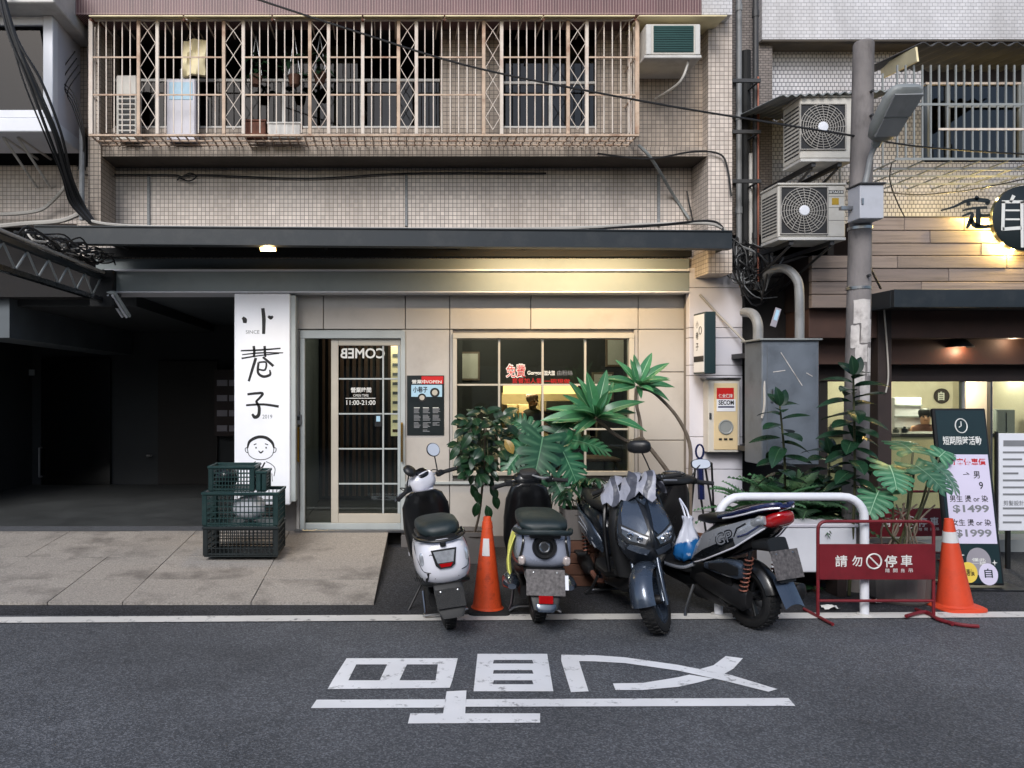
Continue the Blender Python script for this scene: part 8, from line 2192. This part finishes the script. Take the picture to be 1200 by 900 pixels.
obj('air_box', MB().loft([ring((x, .15, z), (0, w_, 0), (0, 0, h_), 3.6, 18) for x, z, w_, h_ in ((-.10, .45, .03, .05), (-.05, .45, .045, .07), (.12, .44, .05, .06), (.27, .42, .035, .025))]), M['sc_blue'], s4, smooth=40)
obj('air_box_cover', MB().loft([ring((x, .198, z), (0, .008, 0), (0, 0, h_), 3, 14) for x, z, h_ in ((-.08, .45, .03), (.02, .447, .048), (.2, .432, .02))]), M['sc_plastic'], s4, smooth=40)
shock(s4, 1, (-.06, .14, .26), (-.14, .13, .60)); shock(s4, -1, (-.06, -.14, .26), (-.14, -.13, .60))
obj('floorboard', MB().loft([ring((x, 0, z), (0, w_, 0), (0, 0, .03), 5, 20) for x, z, w_ in ((.38, .36, .13), (.48, .34, .18), (.75, .34, .18), (.88, .38, .15))]), M['sc_plastic'], s4, smooth=40)
obj('floor_edge', MB().tube(smoothpath([(.42, .16, .39), (.52, .19, .35), (.74, .19, .35), (.86, .19, .42), (.92, .2, .55)], 4), .014, 8), M['sc_decal'], s4)
obj('engine_sump', lx_([(.10, .20, .10, .06), (.2, .19, .13, .09), (.45, .19, .13, .08), (.58, .22, .10, .05)], 3, 18), M['engine'], s4, smooth=40)
for s in (-1, 1): obj('lower_fairing', MB().loft([ring((x, s * .14, z), (0, .018, 0), (0, 0, h_), 3, 14) for x, z, h_ in ((.02, .36, .06), (.16, .34, .09), (.34, .33, .10), (.46, .34, .06))]), M['sc_black'], s4, smooth=50)
obj('underbelly', lx_([(.35, .27, .12, .06), (.55, .24, .14, .06), (.82, .27, .11, .07), (.98, .36, .09, .08)], 3, 18), M['sc_black'], s4, smooth=40)
obj('leg_shield', lz_([(.36, .95, .15, .04), (.52, .95, .19, .06), (.72, .90, .2, .07), (.88, .84, .16, .06), (.96, .80, .11, .05)], 3, 26, .6), M['sc_black'], s4, smooth=60)
obj('front_cowl', lz_([(.42, 1.05, .12, .05), (.55, 1.06, .18, .06), (.72, 1.02, .19, .06), (.88, .93, .15, .05), (.97, .86, .09, .04)], 2.6, 26, 1.2), M['sc_navy'], s4, smooth=60)
hs = obj('headset', MB().loft([[S4 @ Vector((x, q.y, q.z)) for q in ring((0, 0, z), (0, w_, 0), (0, 0, h_), 3.2, 24)] for x, z, w_, h_ in ((.72, 1.0, .12, .02), (.75, 1.0, .19, .035), (.84, 1.005, .2, .045), (.94, .99, .14, .04), (.97, .98, .08, .02))]), M['sc_plastic'], s4, smooth=60)
obj('display', MB().loft([[S4 @ frame((.80, 0, 1.045), (-.35, 0, .94)) @ q for q in ring((0, 0, z), (.11 * k, 0, 0), (0, .055 * k, 0), 2.2, 24)] for z, k in ((-.02, 1.05), (.008, 1), (.01, .92))]), M['dark_glass'], hs, smooth=50)
obj('display_ring', MB().tube([S4 @ frame((.80, 0, 1.045), (-.35, 0, .94)) @ Vector((.105 * math.cos(q), .052 * math.sin(q), .01)) for q in [2 * math.pi * k / 24 for k in range(24)]], .004, 5, closed=True), M['chrome'], hs)
bars(s4, S4, .84, .985, .34); hoses(s4, S4, .84, .985)
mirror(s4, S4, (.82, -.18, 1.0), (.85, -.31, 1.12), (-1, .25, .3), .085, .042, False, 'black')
obj('front_fender', arc_fender(.28, .16, WB, 10, 160, S4, .01, 12, .35), M['sc_navy'], s4, smooth=60)
obj('side_stand', MB().tube([(.45, .13, .22), (.42, .24, .05), (.38, .28, .006)], .012, 8), M['steel'], s4)
obj('kick_lever', MB().tube([(.12, .18, .20), (.02, .2, .16), (-.05, .2, .17)], .009, 8), M['engine'], s4)
# shopping bag hung from its hook
bg = thing('plastic_bag', 'white and blue plastic bag hanging at the leg shield of the navy scooter', 'bag', W(806, 668, 6.15))
M4 = (Matrix.Translation(s4.location) @ s4.rotation_euler.to_matrix().to_4x4())
def bag_ring(z, w_, d_, k): return [M4 @ (Vector((.58 + d_ * math.sin(a_) * (1 + .22 * math.sin(3 * a_ + k) + .12 * math.sin(7 * a_ - 2 * k)), .06 + w_ * math.cos(a_) * (1 + .16 * math.sin(5 * a_ + k) + .1 * math.sin(8 * a_ + 3 * k)), z + .012 * math.sin(4 * a_ + k)))) for a_ in [2 * math.pi * j / 28 for j in range(28)]]
bgm_ = bpy.data.materials.new('bag_print'); bgm_.use_nodes = True
nt = bgm_.node_tree; bb = nt.nodes['Principled BSDF']; tc = nd(nt, 'ShaderNodeTexCoord'); nz = nd(nt, 'ShaderNodeTexNoise'); nz.inputs['Scale'].default_value = 11; nz.inputs['Detail'].default_value = 5
sx_ = nd(nt, 'ShaderNodeSeparateXYZ'); nt.links.new(tc.outputs['Object'], nz.inputs['Vector']); nt.links.new(tc.outputs['Object'], sx_.inputs[0])
ma = nd(nt, 'ShaderNodeMath', operation='MULTIPLY_ADD'); ma.inputs[1].default_value = -2.2; ma.inputs[2].default_value = .62; nt.links.new(sx_.outputs[2], ma.inputs[0])
mb2 = nd(nt, 'ShaderNodeMath', operation='ADD'); nt.links.new(ma.outputs[0], mb2.inputs[0]); nt.links.new(nz.outputs[0], mb2.inputs[1])
cr_ = nd(nt, 'ShaderNodeValToRGB'); cr_.color_ramp.elements[0].position = .60; cr_.color_ramp.elements[0].color = s2l((196, 200, 214)) + (1,); cr_.color_ramp.elements[1].position = .68; cr_.color_ramp.elements[1].color = s2l((28, 92, 150)) + (1,)
nt.links.new(mb2.outputs[0], cr_.inputs[0]); nt.links.new(cr_.outputs[0], bb.inputs['Base Color']); bb.inputs['Roughness'].default_value = .25
obj('sack', MB().loft([bag_ring(.385, .04, .03, 0), bag_ring(.392, .095, .07, 0), bag_ring(.43, .118, .085, .4), bag_ring(.49, .115, .08, .9), bag_ring(.55, .095, .065, 1.5), bag_ring(.61, .07, .05, 2.2), bag_ring(.66, .045, .032, 3), bag_ring(.70, .038, .028, 3.6), bag_ring(.73, .05, .026, 4.2)]), bgm_, bg, smooth=60)
for s in (-1, 1): obj('bag_handle', MB().tube(smoothpath([M4 @ Vector((.58 + s * .02, .06, .72)), M4 @ Vector((.62 + s * .02, .05, .79)), M4 @ Vector((.70, .03, .86))], 4), .008, 6), bgm_, bg)
